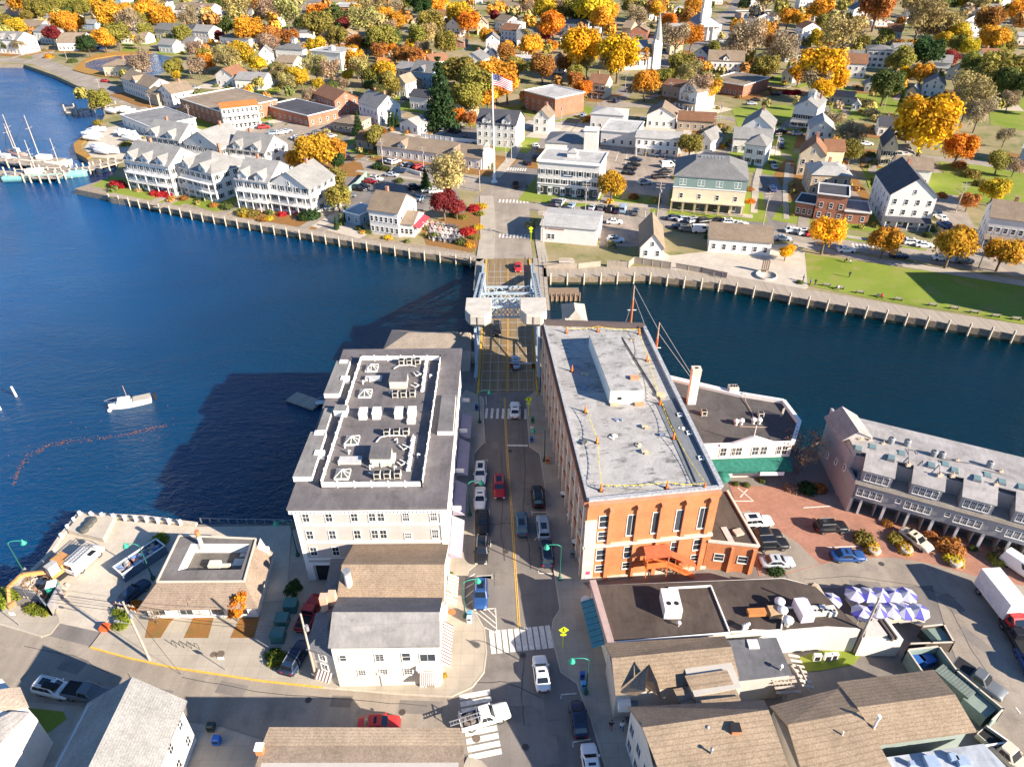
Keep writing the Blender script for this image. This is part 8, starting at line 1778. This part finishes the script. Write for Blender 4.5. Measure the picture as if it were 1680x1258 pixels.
# --- open pavilion details, garden terrace
def furn(px,py,lab,c): 
    q=at(px,py,.5); m=MB(); m.tube((0,0,.7),(0,0,.76),.7,None,10); m.tube((0,0,0),(0,0,.7),.06,None,5)
    for a in range(4): t=a*1.57; m.cbox(1.1*math.cos(t),1.1*math.sin(t),0,.45,.45,.45); m.cbox(1.3*math.cos(t),1.3*math.sin(t),.45,.1,.45,.45,0,t)
    return tag(m.build('garden_table_set',matte,None,c,(q.x,q.y,.06)),'','table set','garden tables')
gi=0
for j in range(4):
    for i in range(6):
        x=700+i*9+j*4; y=366+j*8+i*1.2; gi+=1; o=furn(x,y,'',random.choice([(.3,.3,.3),(.55,.5,.48),(.1,.1,.12),(.6,.35,.3)])); o['auto']='garden table with chairs on the restaurant terrace'; AUTO.append(o)

# --- yards and drives round the houses
rr=random.Random(21); YM=[MB() for _ in range(4)]; zz=.055
for P,u,nn,w,d in YARD:
    if P.y<190: continue
    zz+=.0006
    a=rr.uniform(4,9); b=rr.uniform(4,9); f_=rr.uniform(3,8); bk=rr.uniform(3,9)
    q=[P-u*a-nn*f_,P+u*(w+b)-nn*f_,P+u*(w+b)+nn*(d+bk),P-u*a+nn*(d+bk)]; YM[rr.choice([0,0,1,1,3])].prism([tuple(x) for x in q],0,zz)
    s_=rr.choice([-1,1]); x0=w+.8 if s_>0 else -3.8; q=[P+u*x0-nn*(f_+4),P+u*(x0+3)-nn*(f_+4),P+u*(x0+3)+nn*d*.9,P+u*x0+nn*d*.9]; YM[2].prism([tuple(x) for x in q],0,zz+.05)
for nm,mb,mt in zip(('lawn','leaf_strewn_ground','driveway','yard'),YM,(grass,mulch,asphalt_old,plainconc)): struct(nm,mb,mt)
# ================================================================ TREES
def leaf_mesh(name,lobes,n,ls,seed,mat=None,squash=1.,twig=None):
    rr=random.Random(seed); v=[];f=[];rn=[]
    L=[(Vector(p),r_) for p,r_ in lobes]; wts=[r_*r_ for _,r_ in L]; tot=sum(wts)
    for (c,r_),wt in zip(L,wts):
        base=rr.uniform(.25,.75)
        for _ in range(int(n*wt/tot)):
            while True:
                d=Vector((rr.gauss(0,1),rr.gauss(0,1),rr.gauss(0,1)))
                if d.length>.01: d.normalize(); break
            if d.z<-.55 and rr.random()<.7: d.z=-d.z
            k=rr.random(); rad=r_*(1.16-.62*k*k)*(1+.12*rr.gauss(0,1)); p=c+Vector((d.x,d.y,d.z*squash))*rad
            nn=(d+Vector((rr.uniform(-.85,.85),rr.uniform(-.85,.85),rr.uniform(-.35,.85)))).normalized(); a=nn.orthogonal().normalized(); b=nn.cross(a); t=rr.uniform(0,6.28); a2=a*math.cos(t)+b*math.sin(t); b2=nn.cross(a2); s_=ls*rr.uniform(.6,1.35)
            i=len(v); v+=[p-a2*s_*.5-b2*s_*.35,p+a2*s_*.5-b2*s_*.35,p+a2*s_*.3+b2*s_*.5,p-a2*s_*.35+b2*s_*.45]; f.append((i,i+1,i+2,i+3)); rn.append(min(1,max(0,base+rr.uniform(-.35,.35))))
    me=bpy.data.meshes.new(name); me.from_pydata([tuple(p) for p in v],[],f); me.materials.append(mat or leaf); at_=me.attributes.new('rnd','FLOAT','FACE'); at_.data.foreach_set('value',rn); me.update(); return me
def lobes_broad(seed,n=16,flat=.8,sp=.62):
    rr=random.Random(seed); L=[((0,0,-.05),.42)]
    for i in range(n):
        a=rr.uniform(0,6.28); e=rr.uniform(-.55,1.2); rad=rr.uniform(.35,sp+.08); L.append(((rad*math.cos(a)*math.cos(e*.8),rad*math.sin(a)*math.cos(e*.8),rad*math.sin(e)*flat+.05),rr.uniform(.17,.36)))
    return L
def trunk_mesh(seed,n=7,z1=1.2,r0=.07,bare=False):
    rr=random.Random(seed); m=MB(); m.tube((0,0,-.05),(0,0,z1*.62),r0,r0*.7,7)
    def br(p,d,l,r_,dep):
        q=p+d*l; m.tube(p,q,r_,r_*.55,5 if dep<2 else 3,0,False)
        if dep<(4 if bare else 1):
            for _ in range(3 if bare else 2):
                dd=(d+Vector((rr.uniform(-.75,.75),rr.uniform(-.75,.75),rr.uniform(-.15,.6)))).normalized(); br(q,dd,l*rr.uniform(.55,.8),r_*.55,dep+1)
    for i in range(n):
        a=6.28*i/n+rr.uniform(-.3,.3); br(Vector((0,0,z1*rr.uniform(.35,.62))),Vector((math.cos(a)*.8,math.sin(a)*.8,rr.uniform(.6,1.2))).normalized(),rr.uniform(.35,.55),r0*.5,0)
    return m.mesh('trunk',bark)
TR={}
for i in range(4): TR['b%d'%i]=(leaf_mesh('crown',lobes_broad(i*7+1,24+i),6400,.085,i,squash=.95),trunk_mesh(i))
for i in range(3): TR['s%d'%i]=(leaf_mesh('crown',lobes_broad(i*5+50,15,.85),2400,.135,i+9,squash=.95),trunk_mesh(i+20,5))
for i in range(2): TR['w%d'%i]=(leaf_mesh('crown',lobes_broad(i*5+80,20,.9,.7),3000,.075,i+19,squash=1.),trunk_mesh(i+30,9,1.25,.06,True))
for i in range(2): TR['x%d'%i]=(leaf_mesh('crown',lobes_broad(i*5+90,14,.9,.75),500,.06,i+29,squash=1.),trunk_mesh(i+40,10,1.1,.06,True))
cl=[((0.5*(1-k/12)*math.cos(a),.5*(1-k/12)*math.sin(a),-1.2+k*.24),.34*(1-k/13)+.05) for k in range(12) for a in(k,k+2.1,k+4.2)]
TR['c0']=(leaf_mesh('crown',cl,3800,.10,77,squash=.6),trunk_mesh(60,3,1.6,.06))
TR['k0']=(leaf_mesh('crown',[((0,0,-1.+.28*k),.42-.035*k) for k in range(8)],1200,.12,78),trunk_mesh(61,2,.6,.05))
TR['u0']=(leaf_mesh('shrub',[((0,0,.1),.6)]+[((.5*math.cos(a),.5*math.sin(a),.05+.12*(a%2)),.48) for a in range(6)],1300,.17,80),None)
TR['u1']=(leaf_mesh('shrub',[((0,0,.1),.6)]+[((.6*math.cos(a*1.3),.45*math.sin(a*1.3),.05+.15*(a%2)),.42) for a in range(6)],1300,.15,81),None)
TC={'o':((.70,.34,.035),'golden orange'),'O':((.70,.23,.025),'bright orange'),'y':((.64,.43,.035),'yellow'),'Y':((.80,.43,.02),'deep golden yellow'),'v':((.31,.26,.055),'olive green'),'g':((.13,.15,.04),'green'),'G':((.045,.085,.025),'dark green'),'t':((.46,.19,.05),'rust brown'),'m':((.27,.035,.04),'maroon'),'R':((.55,.03,.04),'scarlet'),'b':((.44,.32,.20),'grey brown half bare'),'w':((.46,.37,.14),'pale olive'),'p':((.60,.43,.18),'pale gold'),'L':((.22,.26,.03),'lime green')}
def tree(px,py,rp,c,kind=None,lab=None,cat='tree',group='autumn trees of the town',zo=0):
    col,cn=TC[c]; rp*=1.4 if kind!='u' else 1.6
    if kind is None: kind='w' if c in'wbp' else 'b'
    zc={'b':1.02,'s':1.02,'w':1.1,'x':1.1,'c':1.45,'k':1.15,'u':.35}[kind]+zo
    P=at(px,py,0)
    for _ in range(6): r_=rp/scale_at(P+Vector((0,0,zc*1))); P=at(px,py,zc*r_)
    r_=rp/scale_at(P)
    if kind=='b' and rp<12: kind='s'
    ks=[k for k in TR if k[0]==kind]; cm_,tm=TR[random.choice(ks)]; j=random.uniform(.85,1.12); col=(col[0]*j*random.uniform(.94,1.06),col[1]*j*random.uniform(.9,1.1),col[2]*j)
    vs=random.uniform(.92,1.12); rz=random.uniform(0,6.28)
    if tm is None:
        o=put(cm_,'shrub',None,col,(P.x,P.y,0.05),rz,(r_,r_,r_*.95)); r=o; tag(r,lab or '','shrub','shrubs and bushes')
        o['auto']=lab or (cn.replace(' half bare','')+' shrub')
    else:
        nm={'c':'conifer_tree','k':'column_tree','x':'bare_tree'}.get(kind,'autumn_tree' if c not in'gGL' else 'leafy_tree')
        r=thing(nm,lab or '',cat,(P.x,P.y,0),rz,group); r.scale=(r_,r_,r_*vs)
        put(cm_,'crown',r,col,(0,0,zc)); put(tm,'trunk',r)
        sz='huge' if r_>9 else 'large' if r_>6 else 'small' if r_<3.2 else ''
        r['auto']=(sz+' '+cn+' '+{'c':'conifer','k':'columnar tree','x':'bare tree'}.get(kind,'tree')).strip()
    if lab: del r['auto']
    else: AUTO.append(r)
    OCC.append((P.x,P.y,r_*.75)); return r
TT='''35,6,16,o;12,38,10,v;25,45,14,y;60,20,14,v;80,14,14,v;45,30,9,v;97,10,14,v;112,22,10,g;130,14,14,v;150,8,12,y;92,38,7,v;88,57,12,m;143,74,14,G;180,28,22,o;190,55,18,v;170,66,14,o;206,18,10,o;212,24,9,g;12,75,8,g;30,76,8,b;250,12,18,w;268,32,16,o;232,5,10,g;310,32,13,b;352,36,10,y;355,10,10,g;395,18,18,w;375,10,9,t;430,8,14,o;425,28,10,g;370,45,12,g;395,48,11,v;362,62,9,m;418,60,9,m;450,62,14,t;440,76,15,b;470,25,19,w;395,92,18,y;425,105,12,y;337,104,12,O;325,112,12,b;285,112,13,v;288,124,7,y;230,104,16,b;320,80,12,b;330,86,9,v;230,70,7,b
520,44,22,v;495,40,10,g;560,42,12,m;540,66,10,b;588,16,8,y;600,34,20,w;610,14,18,w;632,28,12,o;650,38,13,o;645,20,14,b;625,60,22,v;640,66,16,g;580,72,12,t;600,73,10,g;690,10,16,G;670,5,12,v;700,40,14,b;715,8,14,o;672,72,8,y;687,62,14,v;702,55,16,w;622,85,12,t;641,84,10,O;660,92,14,t;685,97,15,t;692,80,10,b;500,87,11,o;475,62,13,t;545,119,14,b;585,106,16,o;592,117,16,w;570,124,9,y;633,123,15,y;612,126,13,v;485,125,12,y;460,120,13,w;515,251,27,o;490,258,19,o;545,250,20,o;552,266,13,G;548,298,17,v;554,324,18,v;612,226,15,v;628,222,8,t;760,118,26,v;786,140,30,v;800,158,18,o;736,115,18,v;768,165,20,v;748,190,13,O;772,197,11,t;455,122,12,g;494,130,12,y;523,142,9,y;541,146,12,g;562,140,9,b;508,160,10,b;622,150,12,g;608,142,10,g;738,290,28,p;728,335,20,m;749,342,13,m
800,60,12,o;812,28,8,m;868,15,10,b;893,20,18,y;905,40,11,y;890,45,7,o;935,12,22,v;975,15,27,y;1001,22,13,o;1035,12,12,v;1045,28,14,b;1080,20,12,o;1095,35,14,O;950,85,27,Y;1015,95,28,Y;1003,108,18,w;1052,92,13,o;872,78,17,o;906,78,10,O;895,60,8,m;830,90,13,t;815,130,28,o;832,142,20,o;850,110,14,v;890,112,17,t;925,106,12,t;945,134,13,t;956,146,13,O;808,152,14,o;1004,308,18,o;1090,126,14,v;1110,119,10,t;1145,105,10,m;1105,100,8,v;1135,60,17,O;1110,62,20,b;1125,30,12,t;1170,80,10,v;1225,72,26,b;1240,55,14,t;1246,115,14,v;1226,96,10,v;1133,238,17,v
1250,50,14,o;1256,110,18,v;1347,20,16,o;1352,42,13,v;1388,55,28,p;1345,66,14,y;1415,72,10,v;1440,15,24,t;1345,112,32,Y;1312,122,14,Y;1372,132,18,Y;1350,148,15,Y;1315,35,12,o;1282,85,20,b;1510,35,27,w;1560,45,20,w;1475,100,20,v;1520,88,22,G;1550,68,12,y;1481,124,11,Y;1515,121,7,y;1562,95,12,m;1572,74,13,v;1592,80,13,y;1630,65,20,o;1620,40,18,t;1602,115,24,v;1640,118,30,v;1662,142,24,g;1622,135,24,v;1590,165,27,w;1606,190,18,b;1520,212,42,Y;1575,243,22,O;1640,265,16,v;1665,276,10,b;1633,312,19,y;1394,222,19,b;1396,250,15,v;1370,198,15,b;1656,166,12,b;1590,330,13,t;1355,386,24,Y;1453,396,22,o;1563,404,28,o;1647,414,24,o;1290,414,11,Y;1435,302,8,g;1437,320,8,g;1650,60,12,w;1670,20,14,o;1600,8,12,v;1650,225,11,b;1578,150,10,v;1455,60,12,v;1545,10,10,g;1500,10,12,w'''
for t in TT.replace('\n',';').split(';'):
    a=t.split(','); tree(float(a[0]),float(a[1]),float(a[2]),a[3])
tree(722,160,25,'G','c','tall dark green conifer beside the dark roofed white inn'); tree(698,296,9,'G','c'); tree(587,205,9,'G','c'); tree(1481,162,8,'G','k','thin dark green column tree beside the white porch gable'); 
for x,y in((551,366),(559,359),(567,353)): tree(x,y,7,'G' if x!=559 else 'g','k')
for x in(639,645,651): tree(x,197,7,'G','k')
tree(1318,742,30,'b','x','big bare branched tree between the green awning building and the grey townhouses')
tree(396,983,15,'O','s','small bright orange tree in front of the white bank building',zo=1.0); tree(385,1004,11,'O','s','low orange foliage tree beside the bright orange one at the bank building',zo=.6); 0
tree(316,985,12,'b','x','bare sapling on the leaf covered strip, middle one',zo=1.2); tree(250,1005,10,'b','x','bare sapling on the leaf covered strip beside the utility pole',zo=1.); tree(355,985,10,'b','x','bare sapling between the middle one and the orange tree',zo=1.3)
tree(482,966,12,'G','s','dark green tree in the shaded passage beside the garage opening')
SH='''190,302,8,R;200,304,6,R;255,316,6,R;265,318,6,R;275,320,5,R;227,311,5,p;300,325,5,t;325,328,4,g;350,336,5,t;373,337,8,g;400,347,8,v;415,350,7,v;463,351,5,R;490,350,5,R;505,352,12,G;590,374,5,g;603,379,5,g;636,389,5,y;777,341,7,R;790,338,6,y;766,379,9,R;757,396,7,g;788,350,5,v;785,372,6,y;780,388,6,v;770,400,6,o;745,352,6,g;760,356,5,v
1425,170,9,p;1430,184,9,p;1444,194,9,p;1458,197,9,p;1290,151,5,R;1299,152,5,R;1308,151,5,R;967,194,7,O;1418,882,11,v;1432,900,9,y;1469,881,9,v;1487,884,8,t;1484,898,9,y;1560,896,14,t;1567,918,10,y;1634,916,9,v;1650,908,12,b;1456,858,6,t;1527,876,7,t;1597,899,5,g;1274,935,9,G;1207,793,4,g;1250,788,4,g;1225,795,4,g;1300,800,8,b;1325,800,10,G;1345,800,8,t;8,978,14,L;66,999,8,L;77,1001,8,L;50,997,7,L;262,884,9,L;200,1019,11,L;198,1000,8,L;225,992,8,O;455,1080,11,L;445,1072,8,G;738,942,4,L;728,1108,4,y
1523,385,6,g;1165,378,7,G;1165,388,6,G;80,92,5,o;118,100,5,g;905,165,6,v;915,171,5,g;1112,290,6,y;1040,322,6,t;1595,285,9,v;1610,300,8,v;1575,270,8,t;620,272,7,G;632,276,6,g;655,296,5,g;700,308,7,v;1230,310,5,t;1232,330,5,O;1478,262,6,g;1320,213,4,v;1335,217,4,y;1490,250,5,g;1075,195,6,v;1062,200,5,g;1398,330,6,v;1545,320,6,t;945,395,4,g;937,396,4,g;1312,463,4,g;215,262,6,g;228,240,7,g;205,236,6,v;300,215,6,v;160,200,5,v;400,352,5,y;440,358,5,y;430,360,5,t'''
for t in SH.replace('\n',';').split(';'):
    a=t.split(','); tree(float(a[0]),float(a[1]),float(a[2]),a[3],'u')
# planter tubs under the yellow shrubs of the brick lot
for x,y,lb in((1434,905,'leftmost'),(1486,903,'middle'),(1567,925,'rightmost')): q=at(x,y,.3); m=MB(); m.lathe([(.6,0),(.85,.7),(.75,.75),(0,.6)],0,0,14); tag(m.build('planter_tub',plainconc,None,None,(q.x,q.y,.04)),'pale round planter tub with yellow plants in the brick lot, %s of three'%lb,'planter','planter tubs')
# scattered further trees, kept off roads and houses
RO=[]
for pl in ([(-60,98),(20,99),(70,103),(120,123),(170,145),(230,168),(290,192),(345,214),(400,240),(480,254),(573,268),(640,282),(720,292),(800,305)],[(836,345),(842,320),(858,262),(885,222),(915,197),(992,175),(1040,140),(1074,115),(1110,93),(1150,70),(1185,45),(1210,0)],[(890,338),(1000,350),(1150,360),(1270,377),(1400,398),(1680,440)],[(1258,378),(1262,300),(1290,215),(1345,180),(1420,178),(1600,165)],[(1595,430),(1560,350),(1512,270),(1540,262),(1680,280)],[(560,268),(556,240),(600,215),(690,170)],[(515,0),(495,40),(500,60)],[(870,58),(1040,58),(1100,75)],[(1310,196),(1160,190),(980,172)]):
    P=[at(*p) for p in pl]
    for a,b in zip(P,P[1:]):
        n=max(1,int((b-a).length/5)); RO+=[(a.lerp(b,i/n)) for i in range(n+1)]
rr=random.Random(5)
def free(q,rad):
    if any((q.x-o[0])**2+(q.y-o[1])**2<(o[2]+rad)**2 for o in OCC): return False
    return not any((q.x-o.x)**2+(q.y-o.y)**2<(rad+6)**2 for o in RO)
def land(px,py): return not(py>85 and px<62+ (py-100)*.8) and not(85<py<130 and 120<px<305)
bands=[(20,1660,62,185,40,3.5,6.),(20,1660,0,75,40,5,8)]
cnt=0
for y0,y1,n in((2,45,22),(45,100,16),(100,150,10)):
    k=0;tr=0
    while k<n and tr<600:
        tr+=1; px,py=rr.uniform(15,1665),rr.uniform(y0,y1); q=at(px,py,0)
        if not land(px,py+8) or not free(q,6.5): continue
        w_=rr.uniform(8,13)*scale_at(q); random.seed(tr*7+int(py)); sl=rr.uniform(-.12,.12)*w_
        hs(px-w_/2,py-sl*.5,px+w_/2,py+sl*.5,rr.uniform(8,12),rr.choice([4.5,5.5,6.5,7.]),rr.choice('xxyyh'),rr.uniform(2.4,3.8),rr.choice('WWWWWCGB'),rr.choice('ggdtlb'),rr.choice(['','c','P','c']),None,None); k+=1
for x0,x1,y0,y1,n,ra,rb in bands:
    k=0; tr=0
    while k<n and tr<1500:
        tr+=1; px,py=rr.uniform(x0,x1),rr.uniform(y0,y1); q=at(px,py,0); r_=rr.uniform(ra,rb)
        if not land(px,py) or not free(q,r_*.7): continue
        tree(px,py-r_*1.1*scale_at(q)*.85,r_*scale_at(q),rr.choice('ooyvvvgtwbOGw')); k+=1
# the remaining wood of the far slopes as one mass
fm=[]
for nm,c in(('o',(.66,.34,.05)),('v',(.33,.28,.07)),('w',(.46,.37,.14)),('g',(.15,.17,.05)),('t',(.46,.22,.06)),('b',(.42,.32,.20))):
    n=NT('wood_'+nm); a=n.t.nodes.new('ShaderNodeAttribute'); a.attribute_name='rnd'; fm.append(n.base(n.mulc(c,n.mapr(a.outputs['Fac'],0,1,.55,1.4)),.8,0,.1))
V=[];Fc=[];MI=[];RN=[]
small=leaf_mesh('tmp',lobes_broad(3,9,.8),330,.30,5); sv=[v.co.copy() for v in small.vertices]; sf=[tuple(p.vertices) for p in small.polygons]; sr=[d.value for d in small.attributes['rnd'].data]
k=0; tr=0
while k<1000 and tr<60000:
    tr+=1
    if rr.random()<.42: X,Y=rr.uniform(-480,480),rr.uniform(250,620)
    else: X,Y=rr.uniform(-760,760),rr.uniform(600,1150)
    q=Vector((X,Y,0)); r_=rr.uniform(2.4,4.2) if Y<500 else rr.uniform(4,7.5)
    px,py=proj(q)
    if not land(px,py) or Y>560 and rr.random()<.05 or not free(q,r_*.35): continue
    if py>190: continue
    OCC.append((X,Y,r_*.55)); mi=rr.choice([0,0,1,1,1,2,2,3,4,4,5]); a=rr.uniform(0,6.28); ca,sa=math.cos(a),math.sin(a); i0=len(V)
    V+=[(X+(v.x*ca-v.y*sa)*r_,Y+(v.x*sa+v.y*ca)*r_,(v.z+1.15)*r_) for v in sv]; Fc+=[tuple(i0+i for i in f) for f in sf]; MI+=[mi]*len(sf); RN+=sr; k+=1
me=bpy.data.meshes.new('far_wood'); me.from_pydata(V,[],Fc)
for mm in fm: me.materials.append(mm)
me.polygons.foreach_set('material_index',MI); a_=me.attributes.new('rnd','FLOAT','FACE'); a_.data.foreach_set('value',RN); me.update(); tag(put(me,'far_wood'),kind='stuff'); bpy.data.meshes.remove(small)
# ground cover: fallen leaves and rough grass tufts around the houses
V=[];Fc=[];MI=[];RN=[]
small=leaf_mesh('tmp',[((0,0,.25),.7),((.4,.2,.2),.5),((-.4,0,.2),.5)],85,.42,8); sv=[v.co.copy() for v in small.vertices]; sf=[tuple(p.vertices) for p in small.polygons]; sr=[d.value for d in small.attributes['rnd'].data]
for P,u,nn,w,d in YARD:
    if P.y<172: continue
    for _ in range(5):
        s_=rr.random(); e=rr.choice([-1.3,d+1.5]) if rr.random()<.6 else rr.uniform(0,d); q=P+u*rr.uniform(-4,w+4)+nn*(e+rr.uniform(-3,1.)) if not 0<=e<=d else P+u*rr.choice([-rr.uniform(1.5,6),w+rr.uniform(1.5,6)])+nn*e
        if any((q.x-o.x)**2+(q.y-o.y)**2<36 for o in RO): continue
        r_=rr.uniform(.7,1.9); i0=len(V); a=rr.uniform(0,6.28); ca,sa=math.cos(a),math.sin(a); V+=[(q.x+(v.x*ca-v.y*sa)*r_,q.y+(v.x*sa+v.y*ca)*r_,v.z*r_) for v in sv]; Fc+=[tuple(i0+i for i in f) for f in sf]; MI+=[rr.choice([1,1,3,3,0,2,4])]*len(sf); RN+=sr
me=bpy.data.meshes.new('garden_shrubbery'); me.from_pydata(V,[],Fc)
for mm in fm: me.materials.append(mm)
me.polygons.foreach_set('material_index',MI); a_=me.attributes.new('rnd','FLOAT','FACE'); a_.data.foreach_set('value',RN); me.update(); tag(put(me,'garden_shrubbery'),kind='stuff'); bpy.data.meshes.remove(small)
# ================================================================ LABELS of the repeated things of the far town
LM=[(1073,90,'the spired church'),(1148,50,'the white steeple'),(811,240,'the flagpole'),(930,290,'the shuttered hotel'),(1345,115,'the giant orange tree'),(1520,215,'the giant yellow maple'),(1160,310,'the cream and green building'),(722,165,'the tall dark conifer'),(230,110,'the pond'),(90,120,'the causeway'),(180,235,'the boat yard'),(370,290,'the waterfront townhouses'),(640,365,'the riverside restaurant'),(710,265,'the low shop row'),(485,200,'the brick shop row'),(335,185,'the brick mill building'),(530,110,'the white belvedere house'),(885,180,'the brick corner building'),(1190,145,'the low brick building'),(1315,190,'the columned white house'),(1050,280,'the small car park'),(1485,340,'the big white park house'),(1210,395,'the visitor building'),(1640,390,'the white house at the right edge'),(1435,95,'the tall grey roofed house'),(1357,345,'the brick restaurant'),(785,140,'the big oak'),(950,85,'the golden maple'),(855,80,'the white cottage with large roof'),(563,20,'the far brick block'),(1245,25,'the long pinkish building'),(1480,890,'the planter tubs'),(930,380,'the white shed by the bridge'),(1250,285,'the shuttered square house'),(620,195,'the twin chimney house'),(1480,500,'the boardwalk'),(340,880,'the white bank building'),(1220,750,'the green awning'),(75,970,'the works yard'),(1125,165,'the gabled house at the fork'),(1430,180,'the grey barn'),(330,75,'the row of white houses'),(745,50,'the house with blue porch'),(90,55,'the maroon tree'),(1660,130,'the upper right grove'),(750,375,'the garden terrace')]
def place(o):
    px,py=proj(o.matrix_world.translation if o.parent else o.location); best=sorted((math.hypot((px-a)*.8,py-b)+ (0),a,b,n) for a,b,n in LM)[0]
    dx,dy=px-best[1],py-best[2]
    if best[0]<7: rl='beside'
    elif abs(dx)>abs(dy)*1.4: rl='left of' if dx<0 else 'right of'
    else: rl='behind' if dy<0 else 'in front of'
    return px,py,rl+' '+best[3]
for r in [o for o in S.objects if o.name.startswith('utility_pole') and o.get('auto')==1]: r['auto']='thin wooden utility pole'; AUTO.append(r)
groups={}
for o in AUTO:
    px,py,pl=place(o); t=o['auto']
    if t.startswith('garden table') or t.startswith('white boat stored'): pl=''
    groups.setdefault((t,pl),[]).append((px,py,o))
ORD=['','second','third','fourth','fifth','sixth','seventh','eighth','ninth','tenth','eleventh','twelfth','thirteenth','fourteenth','fifteenth','sixteenth','seventeenth','eighteenth','nineteenth','twentieth','twenty first','twenty second','twenty third','twenty fourth','twenty fifth','twenty sixth','twenty seventh']
for (t,pl),L in groups.items():
    L.sort(key=lambda a:a[0]); n=len(L)
    for i,(px,py,o) in enumerate(L):
        s_=(t+' '+pl).strip()
        if n==2: s_+=', '+('left' if i==0 else 'right')+' one'
        elif n>2: s_+=', '+('leftmost' if i==0 else 'rightmost' if i==n-1 else ORD[i]+' from left')
        o['label']=s_
        del o['auto']
        if not o.get('group') and n>1: o['group']=t+'s'
